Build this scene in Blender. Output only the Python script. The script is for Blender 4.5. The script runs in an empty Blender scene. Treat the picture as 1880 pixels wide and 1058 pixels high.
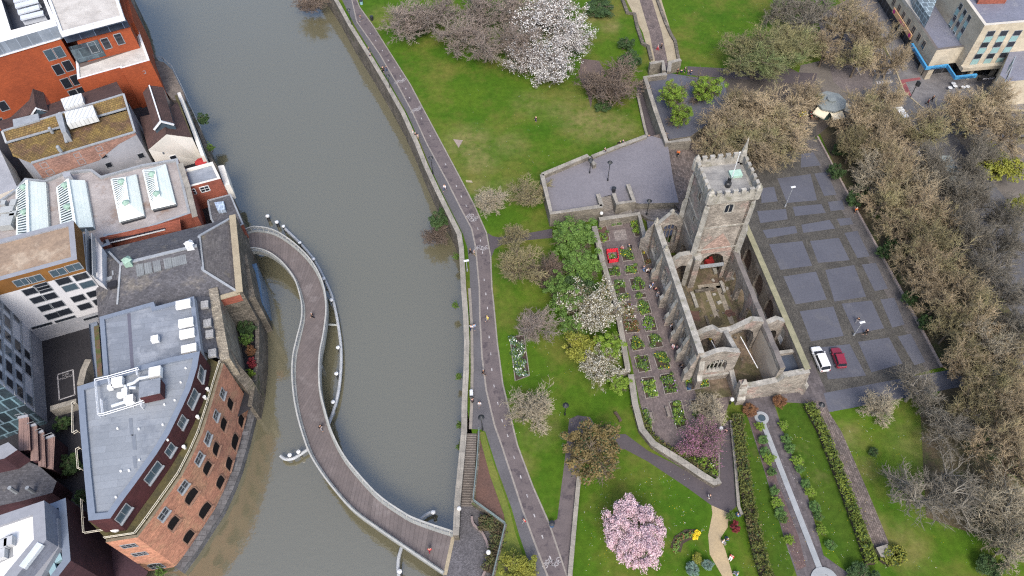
import bpy, bmesh, math, random
import numpy as np
from mathutils import Vector, Matrix
C = bpy.context.scene.collection
SC = bpy.context.scene
RAD = math.radians
# ------------------------------------------------------------------ camera geometry (1880 x 1058 frame)
F, H, CX, CY = 1365.0, 112.0, 940.0, 529.0
_n = np.array([25., 981., F]); _n /= np.linalg.norm(_n)
_y = np.array([0, 0, 1.]) - _n*_n[2]; _y /= np.linalg.norm(_y)
_x = np.cross(_n, _y)
if _x[0] < 0: _x = -_x
R = np.array([_x, _y, -_n])
cd = bpy.data.cameras.new("camera"); cam = bpy.data.objects.new("camera", cd); C.objects.link(cam); SC.camera = cam
cd.sensor_width = 36.0; cd.lens = 36.0*F/1880.0; cd.clip_end = 6000; cd.clip_start = 1
_m = np.eye(4); _m[:3, 0] = R[:, 0]; _m[:3, 1] = -R[:, 1]; _m[:3, 2] = -R[:, 2]; _m[2, 3] = H
cam.matrix_world = Matrix(_m.tolist())

def ray(px, py): return R @ np.array([px-CX, py-CY, F])
def at(px, py, z=0.0):
    d = ray(px, py); t = (z-H)/d[2]
    return Vector((d[0]*t, d[1]*t, z))
def xy(px, py, z=0.0):
    p = at(px, py, z); return (p.x, p.y)
def XY(pts, z=0.0): return [xy(a, b, z) for a, b in pts]
def mpp(px, py, z=0.0): return (at(px+1, py, z)-at(px, py, z)).length      # metres per pixel
def onwall(px, py, A, B):
    """where the sight line meets the vertical plane through plan points A, B"""
    d = ray(px, py); nx, ny = -(B[1]-A[1]), B[0]-A[0]
    t = (A[0]*nx+A[1]*ny)/(d[0]*nx+d[1]*ny)
    return Vector((d[0]*t, d[1]*t, H+d[2]*t))

# ------------------------------------------------------------------ materials
MATS = {}
def M(key, c1, c2=None, scale=0.5, rough=0.85, bump=0.0, bscale=None, stretch=None, brick=None, fine=0.25, spec=0.3,
      metal=0.0, detail=5.0, mort=None, bvar=None, rand=0.0, contrast=(0.35, 0.65), blobs=None, thr=0.0, fscale=None, c3=None, s3=None, t3=(0.55, 0.65)):
    if key in MATS: return MATS[key]
    m = bpy.data.materials.new(key); MATS[key] = m; m.use_nodes = True
    nt = m.node_tree; N = nt.nodes; L = nt.links
    for n in list(N): N.remove(n)
    out = N.new('ShaderNodeOutputMaterial'); b = N.new('ShaderNodeBsdfPrincipled'); L.new(b.outputs[0], out.inputs[0])
    b.inputs['Roughness'].default_value = rough; b.inputs['Metallic'].default_value = metal
    b.inputs['Specular IOR Level'].default_value = spec
    c2 = c2 or tuple(x*0.75 for x in c1)
    geo = N.new('ShaderNodeNewGeometry'); vec = geo.outputs['Position']
    if stretch:
        mp = N.new('ShaderNodeMapping'); mp.inputs['Scale'].default_value = stretch; L.new(vec, mp.inputs[0]); vec = mp.outputs[0]
    def noise(s, d=detail, ro=0.6):
        n = N.new('ShaderNodeTexNoise'); n.inputs['Scale'].default_value = s; n.inputs['Detail'].default_value = d; n.inputs['Roughness'].default_value = ro
        L.new(vec, n.inputs['Vector']); return n
    def ramp(src, a, e):
        r = N.new('ShaderNodeMapRange'); r.inputs[1].default_value = a; r.inputs[2].default_value = e; L.new(src, r.inputs[0]); return r.outputs[0]
    def mix(f, a, c, blend='MIX'):
        x = N.new('ShaderNodeMix'); x.data_type = 'RGBA'; x.blend_type = blend
        if hasattr(f, 'links') or not isinstance(f, (int, float)): L.new(f, x.inputs[0])
        else: x.inputs[0].default_value = f
        for i, v in ((6, a), (7, c)):
            if isinstance(v, tuple): x.inputs[i].default_value = (*v[:3], 1)
            else: L.new(v, x.inputs[i])
        return x.outputs[2]
    n1 = noise(scale)
    col = mix(ramp(n1.outputs[0], *contrast), c1, c2)
    if c3:
        n3 = noise(s3 or scale*0.4, 6, 0.65); col = mix(ramp(n3.outputs[0], *t3), col, c3)
    if blobs:
        acc = None
        for (bx, by, br, w) in blobs:
            s = N.new('ShaderNodeVectorMath'); s.operation = 'DISTANCE'; L.new(geo.outputs['Position'], s.inputs[0]); s.inputs[1].default_value = (bx, by, 0)
            r = N.new('ShaderNodeMapRange'); r.interpolation_type = 'SMOOTHSTEP'; r.inputs[1].default_value = br; r.inputs[2].default_value = br*0.15; r.inputs[3].default_value = 0; r.inputs[4].default_value = w
            L.new(s.outputs['Value'], r.inputs[0])
            if acc is None: acc = r.outputs[0]
            else:
                a = N.new('ShaderNodeMath'); a.operation = 'MAXIMUM'; L.new(acc, a.inputs[0]); L.new(r.outputs[0], a.inputs[1]); acc = a.outputs[0]
        nn = noise(0.35, 6, 0.7)
        a = N.new('ShaderNodeMath'); a.operation = 'MULTIPLY'; L.new(acc, a.inputs[0]); L.new(ramp(nn.outputs[0], 0.3, 0.6), a.inputs[1])
        col = mix(a.outputs[0], col, (0.155, 0.14, 0.052))
    if brick:
        uv = N.new('ShaderNodeUVMap'); uv.uv_map = 'UVMap'
        bt = N.new('ShaderNodeTexBrick'); bt.inputs['Scale'].default_value = 1.0
        bt.inputs['Brick Width'].default_value = brick[0]; bt.inputs['Row Height'].default_value = brick[1]
        bt.inputs['Mortar Size'].default_value = brick[2]; bt.inputs['Mortar Smooth'].default_value = 0.3
        L.new(uv.outputs[0], bt.inputs['Vector'])
        v = bvar if bvar is not None else 0.25
        bt.inputs['Color1'].default_value = (1+v, 1+v, 1+v, 1); bt.inputs['Color2'].default_value = (1-v, 1-v, 1-v, 1)
        mo = mort if mort is not None else 0.6
        bt.inputs['Mortar'].default_value = (mo, mo, mo, 1)
        col = mix(1.0, col, bt.outputs['Color'], 'MULTIPLY')
    if fine:
        n2 = noise(fscale or max(scale*9, 3.0), 4)
        f = N.new('ShaderNodeMapRange'); f.inputs[1].default_value = 0.25; f.inputs[2].default_value = 0.75; f.inputs[3].default_value = 1-fine; f.inputs[4].default_value = 1+fine
        L.new(n2.outputs[0], f.inputs[0])
        cmb = N.new('ShaderNodeCombineColor')
        for i in range(3): L.new(f.outputs[0], cmb.inputs[i])
        col = mix(1.0, col, cmb.outputs[0], 'MULTIPLY')
    if rand:
        oi = N.new('ShaderNodeObjectInfo'); hs = N.new('ShaderNodeHueSaturation')
        r = N.new('ShaderNodeMapRange'); r.inputs[3].default_value = 1-rand; r.inputs[4].default_value = 1+rand; L.new(oi.outputs['Random'], r.inputs[0]); L.new(r.outputs[0], hs.inputs['Value'])
        L.new(col, hs.inputs['Color']); col = hs.outputs[0]
    L.new(col, b.inputs['Base Color'])
    if bump:
        nb = noise(bscale or scale*6, 4); bp = N.new('ShaderNodeBump'); bp.inputs['Strength'].default_value = bump; bp.inputs['Distance'].default_value = 0.1
        L.new(nb.outputs[0], bp.inputs['Height']); L.new(bp.outputs[0], b.inputs['Normal'])
    return m
def P(key, c, rough=0.6, spec=0.3, metal=0.0, var=0.12):       # a painted / plain surface with faint wear
    return M(key, c, tuple(x*(1-var) for x in c), scale=1.2, rough=rough, spec=spec, metal=metal, fine=var*0.6)

# ------------------------------------------------------------------ objects
def tag(o, label=None, cat=None, group=None, kind=None):
    if label: o['label'] = label
    if cat: o['category'] = cat
    if group: o['group'] = group
    if kind: o['kind'] = kind
    return o
def thing(name, label, cat, loc=(0, 0, 0), rz=0.0, group=None):
    o = bpy.data.objects.new(name, None); C.objects.link(o); o.location = loc; o.rotation_euler = (0, 0, rz)
    o.empty_display_size = 0.3
    return tag(o, label, cat, group)
def copy_tree(o, parent=None):
    c = o.copy(); C.objects.link(c); c.parent = parent
    for ch in list(o.children): copy_tree(ch, c)
    return c
def link(me, name, parent=None, mats=None):
    o = bpy.data.objects.new(name, me); C.objects.link(o)
    if parent: o.parent = parent
    return o

class MB:
    """collects faces (world or local coordinates) and becomes one mesh"""
    def __init__(s): s.v = []; s.f = []; s.m = []; s.uv = {}
    def face(s, pts, mi=0, uv=None):
        i = len(s.v); s.v += [tuple(p) for p in pts]; s.f.append(list(range(i, i+len(pts)))); s.m.append(mi)
        if uv: s.uv[len(s.f)-1] = uv
    def flat(s, poly, z, mi=0):
        a = sum(poly[i][0]*poly[(i+1) % len(poly)][1]-poly[(i+1) % len(poly)][0]*poly[i][1] for i in range(len(poly)))
        p = poly if a > 0 else poly[::-1]
        s.face([(q[0], q[1], z) for q in p], mi)
    def sides(s, poly, z0, z1, mi=0, closed=True):
        n = len(poly)
        a = sum(poly[i][0]*poly[(i+1) % n][1]-poly[(i+1) % n][0]*poly[i][1] for i in range(n))
        p = poly if (a > 0 or not closed) else poly[::-1]
        for i in range(n if closed else n-1):
            q, r = p[i], p[(i+1) % n]
            s.face([(q[0], q[1], z0), (r[0], r[1], z0), (r[0], r[1], z1), (q[0], q[1], z1)], mi)
    def prism(s, poly, z0, z1, mi=0, top=None):
        s.sides(poly, z0, z1, mi); s.flat(poly, z1, mi if top is None else top)
        return s
    def box(s, c, d, rz=0.0, mi=0, bottom=True):
        co, si = math.cos(rz), math.sin(rz)
        def T(x, y, z): return (c[0]+x*co-y*si, c[1]+x*si+y*co, c[2]+z)
        x, y, z = d[0]/2, d[1]/2, d[2]/2
        V = [T(-x, -y, -z), T(x, -y, -z), T(x, y, -z), T(-x, y, -z), T(-x, -y, z), T(x, -y, z), T(x, y, z), T(-x, y, z)]
        for f in ((4, 5, 6, 7), (0, 1, 5, 4), (1, 2, 6, 5), (2, 3, 7, 6), (3, 0, 4, 7)) + (((3, 2, 1, 0),) if bottom else ()):
            s.face([V[k] for k in f], mi)
        return s
    def bar(s, a, b, w, h, mi=0):
        """a box beam from a to b, width w (sideways), height h"""
        a, b = Vector(a), Vector(b); d = (b-a).normalized()
        side = d.cross(Vector((0, 0, 1)))
        side = side.normalized() if side.length > 1e-4 else Vector((1, 0, 0))
        up = side.cross(d).normalized(); sw, uh = side*w/2, up*h/2
        V = [a-sw-uh, a+sw-uh, a+sw+uh, a-sw+uh, b-sw-uh, b+sw-uh, b+sw+uh, b-sw+uh]
        for f in ((0, 3, 2, 1), (4, 5, 6, 7), (0, 1, 5, 4), (1, 2, 6, 5), (2, 3, 7, 6), (3, 0, 4, 7)): s.face([V[k] for k in f], mi)
        return s
    def tube(s, pts, r, n=6, mi=0, r1=None, cap=True):
        pts = [Vector(p) for p in pts]; K = len(pts); rings = []
        for i, p in enumerate(pts):
            d = (pts[min(i+1, K-1)]-pts[max(i-1, 0)]).normalized()
            u = d.cross(Vector((0, 0, 1)));
            if u.length < 1e-3: u = Vector((1, 0, 0))
            u.normalize(); w = d.cross(u)
            rr = r if r1 is None else r+(r1-r)*i/(K-1)
            rings.append([p+(u*math.cos(2*math.pi*k/n)+w*math.sin(2*math.pi*k/n))*rr for k in range(n)])
        for i in range(K-1):
            for k in range(n): s.face([rings[i][k], rings[i][(k+1) % n], rings[i+1][(k+1) % n], rings[i+1][k]], mi)
        if cap: s.face(rings[0][::-1], mi); s.face(rings[-1], mi)
        return s
    def lathe(s, prof, c=(0, 0, 0), n=12, mi=0):
        for i in range(len(prof)-1):
            (r0, z0), (r1, z1) = prof[i], prof[i+1]
            for k in range(n):
                a, b = 2*math.pi*k/n, 2*math.pi*(k+1)/n
                q = [(c[0]+r*math.cos(t), c[1]+r*math.sin(t), c[2]+z) for r, t, z in ((r0, a, z0), (r0, b, z0), (r1, b, z1), (r1, a, z1))]
                if r1 < 1e-6: q = q[:3]
                elif r0 < 1e-6: q = [q[0], q[2], q[3]]
                s.face(q, mi)
        return s
    def build(s, name, mats, parent=None, smooth=False, rotuv=0.0):
        me = bpy.data.meshes.new(name); me.from_pydata(s.v, [], s.f)
        for m in (mats if isinstance(mats, (list, tuple)) else [mats]): me.materials.append(m)
        me.polygons.foreach_set('material_index', s.m)
        uvl = me.uv_layers.new(name='UVMap'); cr, sr = math.cos(rotuv), math.sin(rotuv)
        for p in me.polygons:
            n = p.normal
            if p.index in s.uv:
                for k, li in enumerate(p.loop_indices): uvl.data[li].uv = s.uv[p.index][k]
                continue
            if abs(n.z) > 0.995: t, b = Vector((cr, sr, 0)), Vector((-sr, cr, 0))
            else:
                t = Vector((0, 0, 1)).cross(n).normalized(); b = n.cross(t)
            for li in p.loop_indices:
                co = me.vertices[me.loops[li].vertex_index].co; uvl.data[li].uv = (co.dot(t), co.dot(b))
        if smooth: me.polygons.foreach_set('use_smooth', [True]*len(me.polygons))
        return link(me, name, parent)

def inset(poly, d):
    n = len(poly); a = sum(poly[i][0]*poly[(i+1) % n][1]-poly[(i+1) % n][0]*poly[i][1] for i in range(n)); sg = 1 if a > 0 else -1
    out = []
    for i in range(n):
        p0, p1, p2 = Vector(poly[i-1]), Vector(poly[i]), Vector(poly[(i+1) % n])
        e1, e2 = (p1-p0).normalized(), (p2-p1).normalized()
        n1, n2 = Vector((-e1.y, e1.x))*sg, Vector((-e2.y, e2.x))*sg
        k = 1+n1.dot(n2); o = (n1+n2)*(d/max(k, 0.3)); out.append((p1.x+o.x, p1.y+o.y))
    return out
def strip(line, w, side=0.0):
    """plan outline of a band of width w along a plan polyline (side -1..1 shifts it)"""
    L, Rr = [], []
    for i, p in enumerate(line):
        p = Vector(p[:2]); a = Vector(line[max(i-1, 0)][:2]); b = Vector(line[min(i+1, len(line)-1)][:2]); d = (b-a).normalized(); nn = Vector((-d.y, d.x))
        L.append(tuple(p+nn*(w/2)*(1+side))); Rr.append(tuple(p-nn*(w/2)*(1-side)))
    return L, Rr
def band(mb, line, w, z0, z1, mi=0, top=0, side=0.0):
    """solid wall / kerb along a plan polyline; z1 may be a list"""
    L, Rr = strip(line, w, side); n = len(line)
    zt = z1 if isinstance(z1, (list, tuple)) else [z1]*n
    zb = z0 if isinstance(z0, (list, tuple)) else [z0]*n
    for i in range(n-1):
        a, b, c, d = L[i], L[i+1], Rr[i+1], Rr[i]
        mb.face([(*d, zt[i]), (*c, zt[i+1]), (*b, zt[i+1]), (*a, zt[i])], top)
        mb.face([(*a, zt[i]), (*b, zt[i+1]), (*b, zb[i+1]), (*a, zb[i])], mi)
        mb.face([(*d, zb[i]), (*c, zb[i+1]), (*c, zt[i+1]), (*d, zt[i])], mi)
    for i, fl in ((0, 0), (n-1, 1)):
        q = [(*L[i], zb[i]), (*Rr[i], zb[i]), (*Rr[i], zt[i]), (*L[i], zt[i])]
        mb.face(q if not fl else q[::-1], mi)
def sheet(name, poly, z, mat, rot=0.0, kind='structure', label=None):
    mb = MB(); mb.flat(poly, z); o = mb.build(name, mat, None, rotuv=rot); o['kind'] = kind
    if label: o['label'] = label
    return o
def smoothline(pts, k=4):
    """Catmull-Rom through plan points"""
    out = []; n = len(pts)
    for i in range(n-1):
        p0, p1, p2, p3 = (np.array(pts[max(i-1, 0)]), np.array(pts[i]), np.array(pts[i+1]), np.array(pts[min(i+2, n-1)]))
        for j in range(k):
            t = j/k; out.append(tuple(0.5*((2*p1)+(-p0+p2)*t+(2*p0-5*p1+4*p2-p3)*t*t+(-p0+3*p1-3*p2+p3)*t**3)))
    out.append(tuple(pts[-1])); return out
def npmesh(name, V, Fq, mats, mi=None, parent=None):
    """quads from numpy arrays"""
    me = bpy.data.meshes.new(name); nv, nf = len(V), len(Fq)
    me.vertices.add(nv); me.vertices.foreach_set('co', np.asarray(V, dtype=np.float32).ravel())
    me.loops.add(nf*4); me.loops.foreach_set('vertex_index', np.asarray(Fq, dtype=np.int32).ravel())
    me.polygons.add(nf); me.polygons.foreach_set('loop_start', np.arange(0, nf*4, 4, dtype=np.int32))
    for m in (mats if isinstance(mats, (list, tuple)) else [mats]): me.materials.append(m)
    if mi is not None: me.polygons.foreach_set('material_index', np.asarray(mi, dtype=np.int32))
    me.update(calc_edges=True); me.validate()
    return me
# ------------------------------------------------------------------ world and light
w = bpy.data.worlds.new("World"); SC.world = w; w.use_nodes = True
wn = w.node_tree.nodes; bg = wn['Background']; sky = wn.new('ShaderNodeTexSky'); sky.sky_type = 'NISHITA'; sky.sun_disc = False
SUN_EL, SUN_AZ = RAD(50), RAD(176)
sky.sun_elevation = SUN_EL; sky.sun_rotation = SUN_AZ; sky.dust_density = 3.5; sky.air_density = 1.0; sky.ozone_density = 1.0; sky.altitude = 50
w.node_tree.links.new(sky.outputs[0], bg.inputs[0]); bg.inputs[1].default_value = 0.14
sl = bpy.data.lights.new("sun", 'SUN'); sl.energy = 1.4; sl.angle = RAD(20); sl.color = (1.0, 0.95, 0.88)
so = bpy.data.objects.new("sun", sl); C.objects.link(so)
_sd = Vector((math.sin(SUN_AZ)*math.cos(SUN_EL), math.cos(SUN_AZ)*math.cos(SUN_EL), math.sin(SUN_EL)))
so.rotation_euler = _sd.to_track_quat('Z', 'Y').to_euler()
SC.view_settings.view_transform = 'Standard'; SC.view_settings.look = 'None'; SC.view_settings.exposure = 1.08; SC.view_settings.gamma = 1.0
SC.cycles.use_denoising = False; SC.cycles.filter_width = 1.2

# ------------------------------------------------------------------ shared materials
asphalt = M('asphalt_grey', (0.082, 0.079, 0.084), (0.100, 0.097, 0.103), scale=0.2, fine=0.18, bump=0.15, bscale=8)
purple = M('tarmac_purple', (0.120, 0.100, 0.099), (0.094, 0.079, 0.080), scale=0.5, fine=0.18, c3=(0.066, 0.055, 0.060), s3=0.55, t3=(0.54, 0.62))
pathdark = M('tarmac_dark', (0.078, 0.066, 0.070), (0.060, 0.052, 0.057), scale=0.2, fine=0.15)
stone = M('stone_grey', (0.21, 0.19, 0.155), (0.13, 0.118, 0.10), scale=0.5, fine=0.3, bump=0.6, bscale=2.5, brick=(0.7, 0.3, 0.03), bvar=0.22, mort=0.7)
stonetop = M('stone_coping', (0.27, 0.25, 0.215), (0.19, 0.178, 0.155), scale=0.7, fine=0.22, bump=0.3, brick=(1.1, 3.0, 0.03), bvar=0.12, mort=0.6)
quaystone = M('stone_quay', (0.155, 0.135, 0.11), (0.085, 0.076, 0.062), scale=0.35, fine=0.35, bump=0.8, bscale=2.0, brick=(0.8, 0.4, 0.04), bvar=0.3, mort=0.5, c3=(0.075, 0.082, 0.04), s3=0.25, t3=(0.58, 0.68))
churchstone = M('stone_church', (0.30, 0.27, 0.232), (0.165, 0.146, 0.126), scale=0.45, fine=0.32, bump=0.9, bscale=2.2, brick=(0.55, 0.26, 0.03), bvar=0.25, mort=0.72, c3=(0.30, 0.215, 0.185), s3=0.3, t3=(0.54, 0.66))
churchpale = M('stone_dressed', (0.345, 0.33, 0.295), (0.205, 0.195, 0.172), scale=0.8, fine=0.25, bump=0.4, c3=(0.17, 0.165, 0.125), s3=0.9, t3=(0.55, 0.66))
setts = M('setts_brown', (0.085, 0.080, 0.070), (0.057, 0.054, 0.049), scale=0.35, fine=0.3, brick=(0.25, 0.14, 0.02), bvar=0.3, mort=0.55, bump=0.4, bscale=6)
cobble = M('cobbles', (0.155, 0.125, 0.11), (0.10, 0.085, 0.078), scale=0.4, fine=0.45, fscale=1.6, brick=(0.5, 0.3, 0.04), bvar=0.3, mort=0.5)
flag = M('flagstones', (0.105, 0.092, 0.093), (0.072, 0.064, 0.068), scale=0.35, fine=0.22, brick=(0.9, 0.6, 0.03), bvar=0.2, mort=0.75)
brickpave = M('brick_paving', (0.140, 0.112, 0.104), (0.098, 0.080, 0.078), scale=0.35, fine=0.22, brick=(0.45, 0.22, 0.02), bvar=0.2, mort=0.75)
bluesq = M('asphalt_blue', (0.090, 0.094, 0.114), (0.070, 0.073, 0.090), scale=0.09, fine=0.14, bump=0.1, bscale=9, rough=0.7, c3=(0.092, 0.094, 0.108), s3=0.3)
gravel = M('gravel_terrace', (0.165, 0.157, 0.172), (0.138, 0.132, 0.146), scale=0.1, fine=0.12, fscale=2.0)
sand = M('sand_path', (0.36, 0.28, 0.165), (0.29, 0.23, 0.145), scale=0.4, fine=0.15)
sandpale = M('sand_pale', (0.31, 0.265, 0.185), (0.25, 0.21, 0.145), scale=0.4, fine=0.2)
soil = M('soil_dark', (0.060, 0.042, 0.030), (0.040, 0.030, 0.024), scale=1.2, fine=0.4)
soilred = M('soil_red', (0.105, 0.060, 0.046), (0.085, 0.052, 0.043), scale=0.5, fine=0.3)
litter = M('leaf_litter', (0.085, 0.066, 0.040), (0.050, 0.044, 0.022), scale=0.25, fine=0.4, c3=(0.045, 0.062, 0.016), s3=0.12, t3=(0.5, 0.62))
edging = M('stone_edging', (0.25, 0.225, 0.20), (0.18, 0.165, 0.15), scale=1.5, fine=0.2)
markw = M('paint_white', (0.42, 0.41, 0.41), (0.20, 0.19, 0.195), scale=2.2, fine=0.35)
darkmetal = P('metal_black', (0.02, 0.022, 0.025), 0.45, 0.5)
whitemetal = P('metal_white', (0.62, 0.64, 0.66), 0.4, 0.5)
greymetal = P('metal_grey', (0.25, 0.27, 0.29), 0.45, 0.5)
glassdark = P('glass_dark', (0.018, 0.022, 0.03), 0.12, 0.8)
glassblue = P('glass_blue', (0.055, 0.085, 0.11), 0.12, 0.8)

# ------------------------------------------------------------------ grass, water, quays
WZ = -6.0
bl = []
for (a, b, rpx, s) in ((860, 262, 60, .9), (880, 300, 45, .9), (1085, 222, 70, 1.0), (1130, 235, 50, 1.0), (935, 265, 45, .55), (1100, 30, 40, 1.0), (1120, 48, 26, 1.0), (930, 350, 40, .6), (880, 345, 30, .8), (700, 30, 40, .5),
                       (975, 470, 35, .5), (995, 780, 40, .7), (955, 850, 30, .6), (985, 800, 40, .45), (1600, 985, 60, .8), (1660, 1000, 60, .6), (1560, 800, 40, .6), (1700, 820, 90, .5), (1720, 900, 90, .6), (1590, 860, 30, .7), (1040, 200, 60, .6), (980, 190, 50, .5)):
    q = at(a, b); bl.append((q.x, q.y, rpx*mpp(a, b)*1.15, s))
grass = M('grass', (0.036, 0.088, 0.006), (0.060, 0.108, 0.009), scale=0.10, fine=0.22, fscale=0.9, bump=0.5, bscale=3.0, rough=0.95, spec=0.1, detail=7, c3=(0.102, 0.110, 0.022), s3=0.085, t3=(0.47, 0.66), blobs=bl)
grassl = M('grass_lush', (0.034, 0.074, 0.007), (0.050, 0.084, 0.010), scale=0.16, fine=0.25, fscale=1.1, bump=0.5, bscale=3.0, rough=0.95, spec=0.1, c3=(0.085, 0.090, 0.028), s3=0.12, t3=(0.6, 0.75))

QW = [(560, -80), (590, -40), (620, 5), (643, 47), (683, 110), (710, 155), (740, 208), (765, 263), (781, 303), (803, 350), (823, 390), (843, 430), (847, 455), (849, 490), (851, 528), (855, 580), (857, 630), (856, 680), (853, 730), (852, 793), (846, 856), (840, 918), (837, 983)]
quay = XY(QW, 0.9)
LANDZ = -1.5
low = XY([(837, 983), (831, 1000), (815, 1056), (800, 1110)], LANDZ)
right_far = [(300, -60), (900, -200), (900, 700), (-60, 700)]
stair = XY([(863, 790), (881, 790), (878, 850), (868, 925), (843, 925), (851, 850)], -1)
# lawn sheet: everything on the right bank (leaves out the sunken landing)
land_edge = XY([(867, 796), (879, 796), (866, 925), (905, 945), (928, 964), (905, 1060), (895, 1110)], 0)
parkpoly = [p for p in quay[:19]] + [land_edge[0], land_edge[1], *land_edge[2:]] + [(land_edge[-1][0]-2, -60)] + right_far
g = sheet('park_lawn', parkpoly, 0.0, grass)
base = sheet('ground', [(-1500, -1500), (1500, -1500), (1500, 2500), (-1500, 2500)], -9.0, soil)

wm = bpy.data.materials.new('river_water'); wm.use_nodes = True; nt = wm.node_tree; N = nt.nodes; L = nt.links; b = N['Principled BSDF']
b.inputs['Roughness'].default_value = 0.08; b.inputs['IOR'].default_value = 1.85; b.inputs['Specular IOR Level'].default_value = 1.0
geo = N.new('ShaderNodeNewGeometry')
nz = N.new('ShaderNodeTexNoise'); nz.inputs['Scale'].default_value = 0.035; nz.inputs['Detail'].default_value = 4; L.new(geo.outputs['Position'], nz.inputs['Vector'])
mx = N.new('ShaderNodeMix'); mx.data_type = 'RGBA'; mx.inputs[6].default_value = (0.108, 0.100, 0.060, 1); mx.inputs[7].default_value = (0.116, 0.110, 0.073, 1); L.new(nz.outputs[0], mx.inputs[0]); L.new(mx.outputs[2], b.inputs['Base Color'])
mp = N.new('ShaderNodeMapping'); mp.inputs['Scale'].default_value = (1.0, 1.6, 1); mp.inputs['Rotation'].default_value = (0, 0, RAD(25)); L.new(geo.outputs['Position'], mp.inputs[0])
n1 = N.new('ShaderNodeTexNoise'); n1.inputs['Scale'].default_value = 0.75; n1.inputs['Detail'].default_value = 3; L.new(mp.outputs[0], n1.inputs['Vector'])
n2 = N.new('ShaderNodeTexNoise'); n2.inputs['Scale'].default_value = 0.12; n2.inputs['Detail'].default_value = 2; L.new(mp.outputs[0], n2.inputs['Vector'])
mm = N.new('ShaderNodeMath'); mm.operation = 'MULTIPLY'; L.new(n1.outputs[0], mm.inputs[0]); L.new(n2.outputs[0], mm.inputs[1])
bp = N.new('ShaderNodeBump'); bp.inputs['Strength'].default_value = 0.4; bp.inputs['Distance'].default_value = 0.14; L.new(mm.outputs[0], bp.inputs['Height']); L.new(bp.outputs[0], b.inputs['Normal'])
o = sheet('river_water', [(-320, -300), (140, -300), (140, 60), (60, 420), (-320, 700)], WZ, wm)

# right bank quay wall with coping
mb = MB(); band(mb, quay, 0.8, WZ-2, 0.85, 0, 0)
o = mb.build('quay_wall', quaystone); tag(o, 'long grey rubble stone quay wall holding the riverside path above the water', 'quay wall')
mb = MB(); band(mb, quay, 0.95, 0.85, 1.0, 0, 0); mb.build('coping', stonetop, o)

# left bank
LB = [(180, -120), (245, -5), (262, 60), (283, 108), (303, 122), (330, 160), (345, 190), (372, 245), (388, 290), (408, 320), (425, 355), (440, 392), (452, 425), (462, 470), (471, 520), (476, 570), (478, 620), (477, 660), (472, 705), (464, 747)]
LBE = [(447, 808), (435, 840), (425, 865), (410, 900), (391, 929), (376, 958), (349, 999), (319, 1044), (290, 1085), (250, 1140)]
lb1 = XY(LB, -1.0); lb2 = XY(LBE, -4.5)
leftpoly = lb1 + [(a-3.5, b) for a, b in lb2] + [(lb2[-1][0]-10, -80), (-400, -80), (-400, 700), (lb1[0][0]-30, 700)]
yard = M('yard_tarmac', (0.026, 0.025, 0.029), (0.018, 0.018, 0.022), scale=0.3, fine=0.3)
sheet('left_bank_ground', leftpoly, -1.0, yard)
mb = MB(); band(mb, lb1, 0.7, WZ-2, -0.4, 0, 0, side=-1)
o = mb.build('embankment_wall', quaystone); tag(o, 'low mossy stone embankment wall under the town side buildings', 'embankment wall')
ledgem = M('stone_ledge', (0.13, 0.13, 0.135), (0.085, 0.085, 0.09), scale=0.6, fine=0.3, brick=(1.4, 0.8, 0.05), bvar=0.2, mort=0.6); tag(o, 'narrow grey stone ledge between the brick warehouse and the river', 'ledge')

# riverside path
PA = [(612, -60), (628, 0), (650, 45), (690, 110), (717, 155), (747, 208), (772, 263), (788, 303), (810, 350), (830, 390), (850, 430), (858, 455), (862, 490), (863, 528), (866, 580), (868, 630), (867, 680), (866, 730), (864, 788), (884, 789), (891, 793), (911, 856), (939, 933), (954, 985), (974, 1043), (985, 1090)]
PD = [(640, -60), (646, 0), (655, 40), (696, 98), (731, 158), (758, 208), (783, 263), (821, 333), (846, 383), (866, 420), (873, 453), (880, 528), (881, 580), (885, 655), (893, 718), (908, 781), (921, 818), (939, 873), (960, 938), (985, 1006), (1005, 1057), (1018, 1095)]
PR = [(658, -60), (655, 0), (660, 13), (685, 48), (721, 105), (753, 155), (781, 208), (811, 264), (841, 320), (871, 378), (893, 428), (901, 473), (903, 528), (906, 555), (913, 630), (923, 705), (938, 768), (950, 818), (978, 893), (1008, 961), (1040, 1056), (1052, 1095)]
sheet('riverside_path', XY(PA)+XY(PD)[::-1], 0.02, asphalt)
sheet('cycle_path', XY(PD)+XY(PR)[::-1], 0.024, purple)
mb = MB(); band(mb, XY(PD), 0.28, 0.0, 0.04, 0, 0); band(mb, XY(PR), 0.25, 0.0, 0.07, 0, 0)
o = mb.build('path_kerb', edging); o['kind'] = 'structure'
mb = MB(); mid = [(a+(c-a)*0.5, bq+(d-bq)*0.5) for (a, bq), (c, d) in zip(XY(PD), [XY(PR)[min(int(i*len(PR)/len(PD)), len(PR)-1)] for i in range(len(PD))])]
cl = [(661, 40), (680, 62), (690, 75), (702, 93), (713, 111), (724, 124), (735, 140), (745, 163), (752, 180), (774, 218), (790, 250), (818, 302), (838, 342), (847, 361), (856, 378), (866, 400), (877, 420), (882, 442), (886, 464), (889, 514), (892, 540), (895, 566), (898, 619), (901, 650), (903, 679), (907, 709), (914, 741), (922, 773), (932, 800), (944, 840), (956, 876), (968, 911), (981, 947), (996, 986), (1010, 1024)]
for i, (a, bq) in enumerate(cl):
    q = at(a, bq); e = at(*cl[min(i+1, len(cl)-1)]); s = at(*cl[max(i-1, 0)]); ang = math.atan2(e.y-s.y, e.x-s.x)
    mb.box((q.x, q.y, 0.031), (0.55, 0.17, 0.006), ang)
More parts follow.
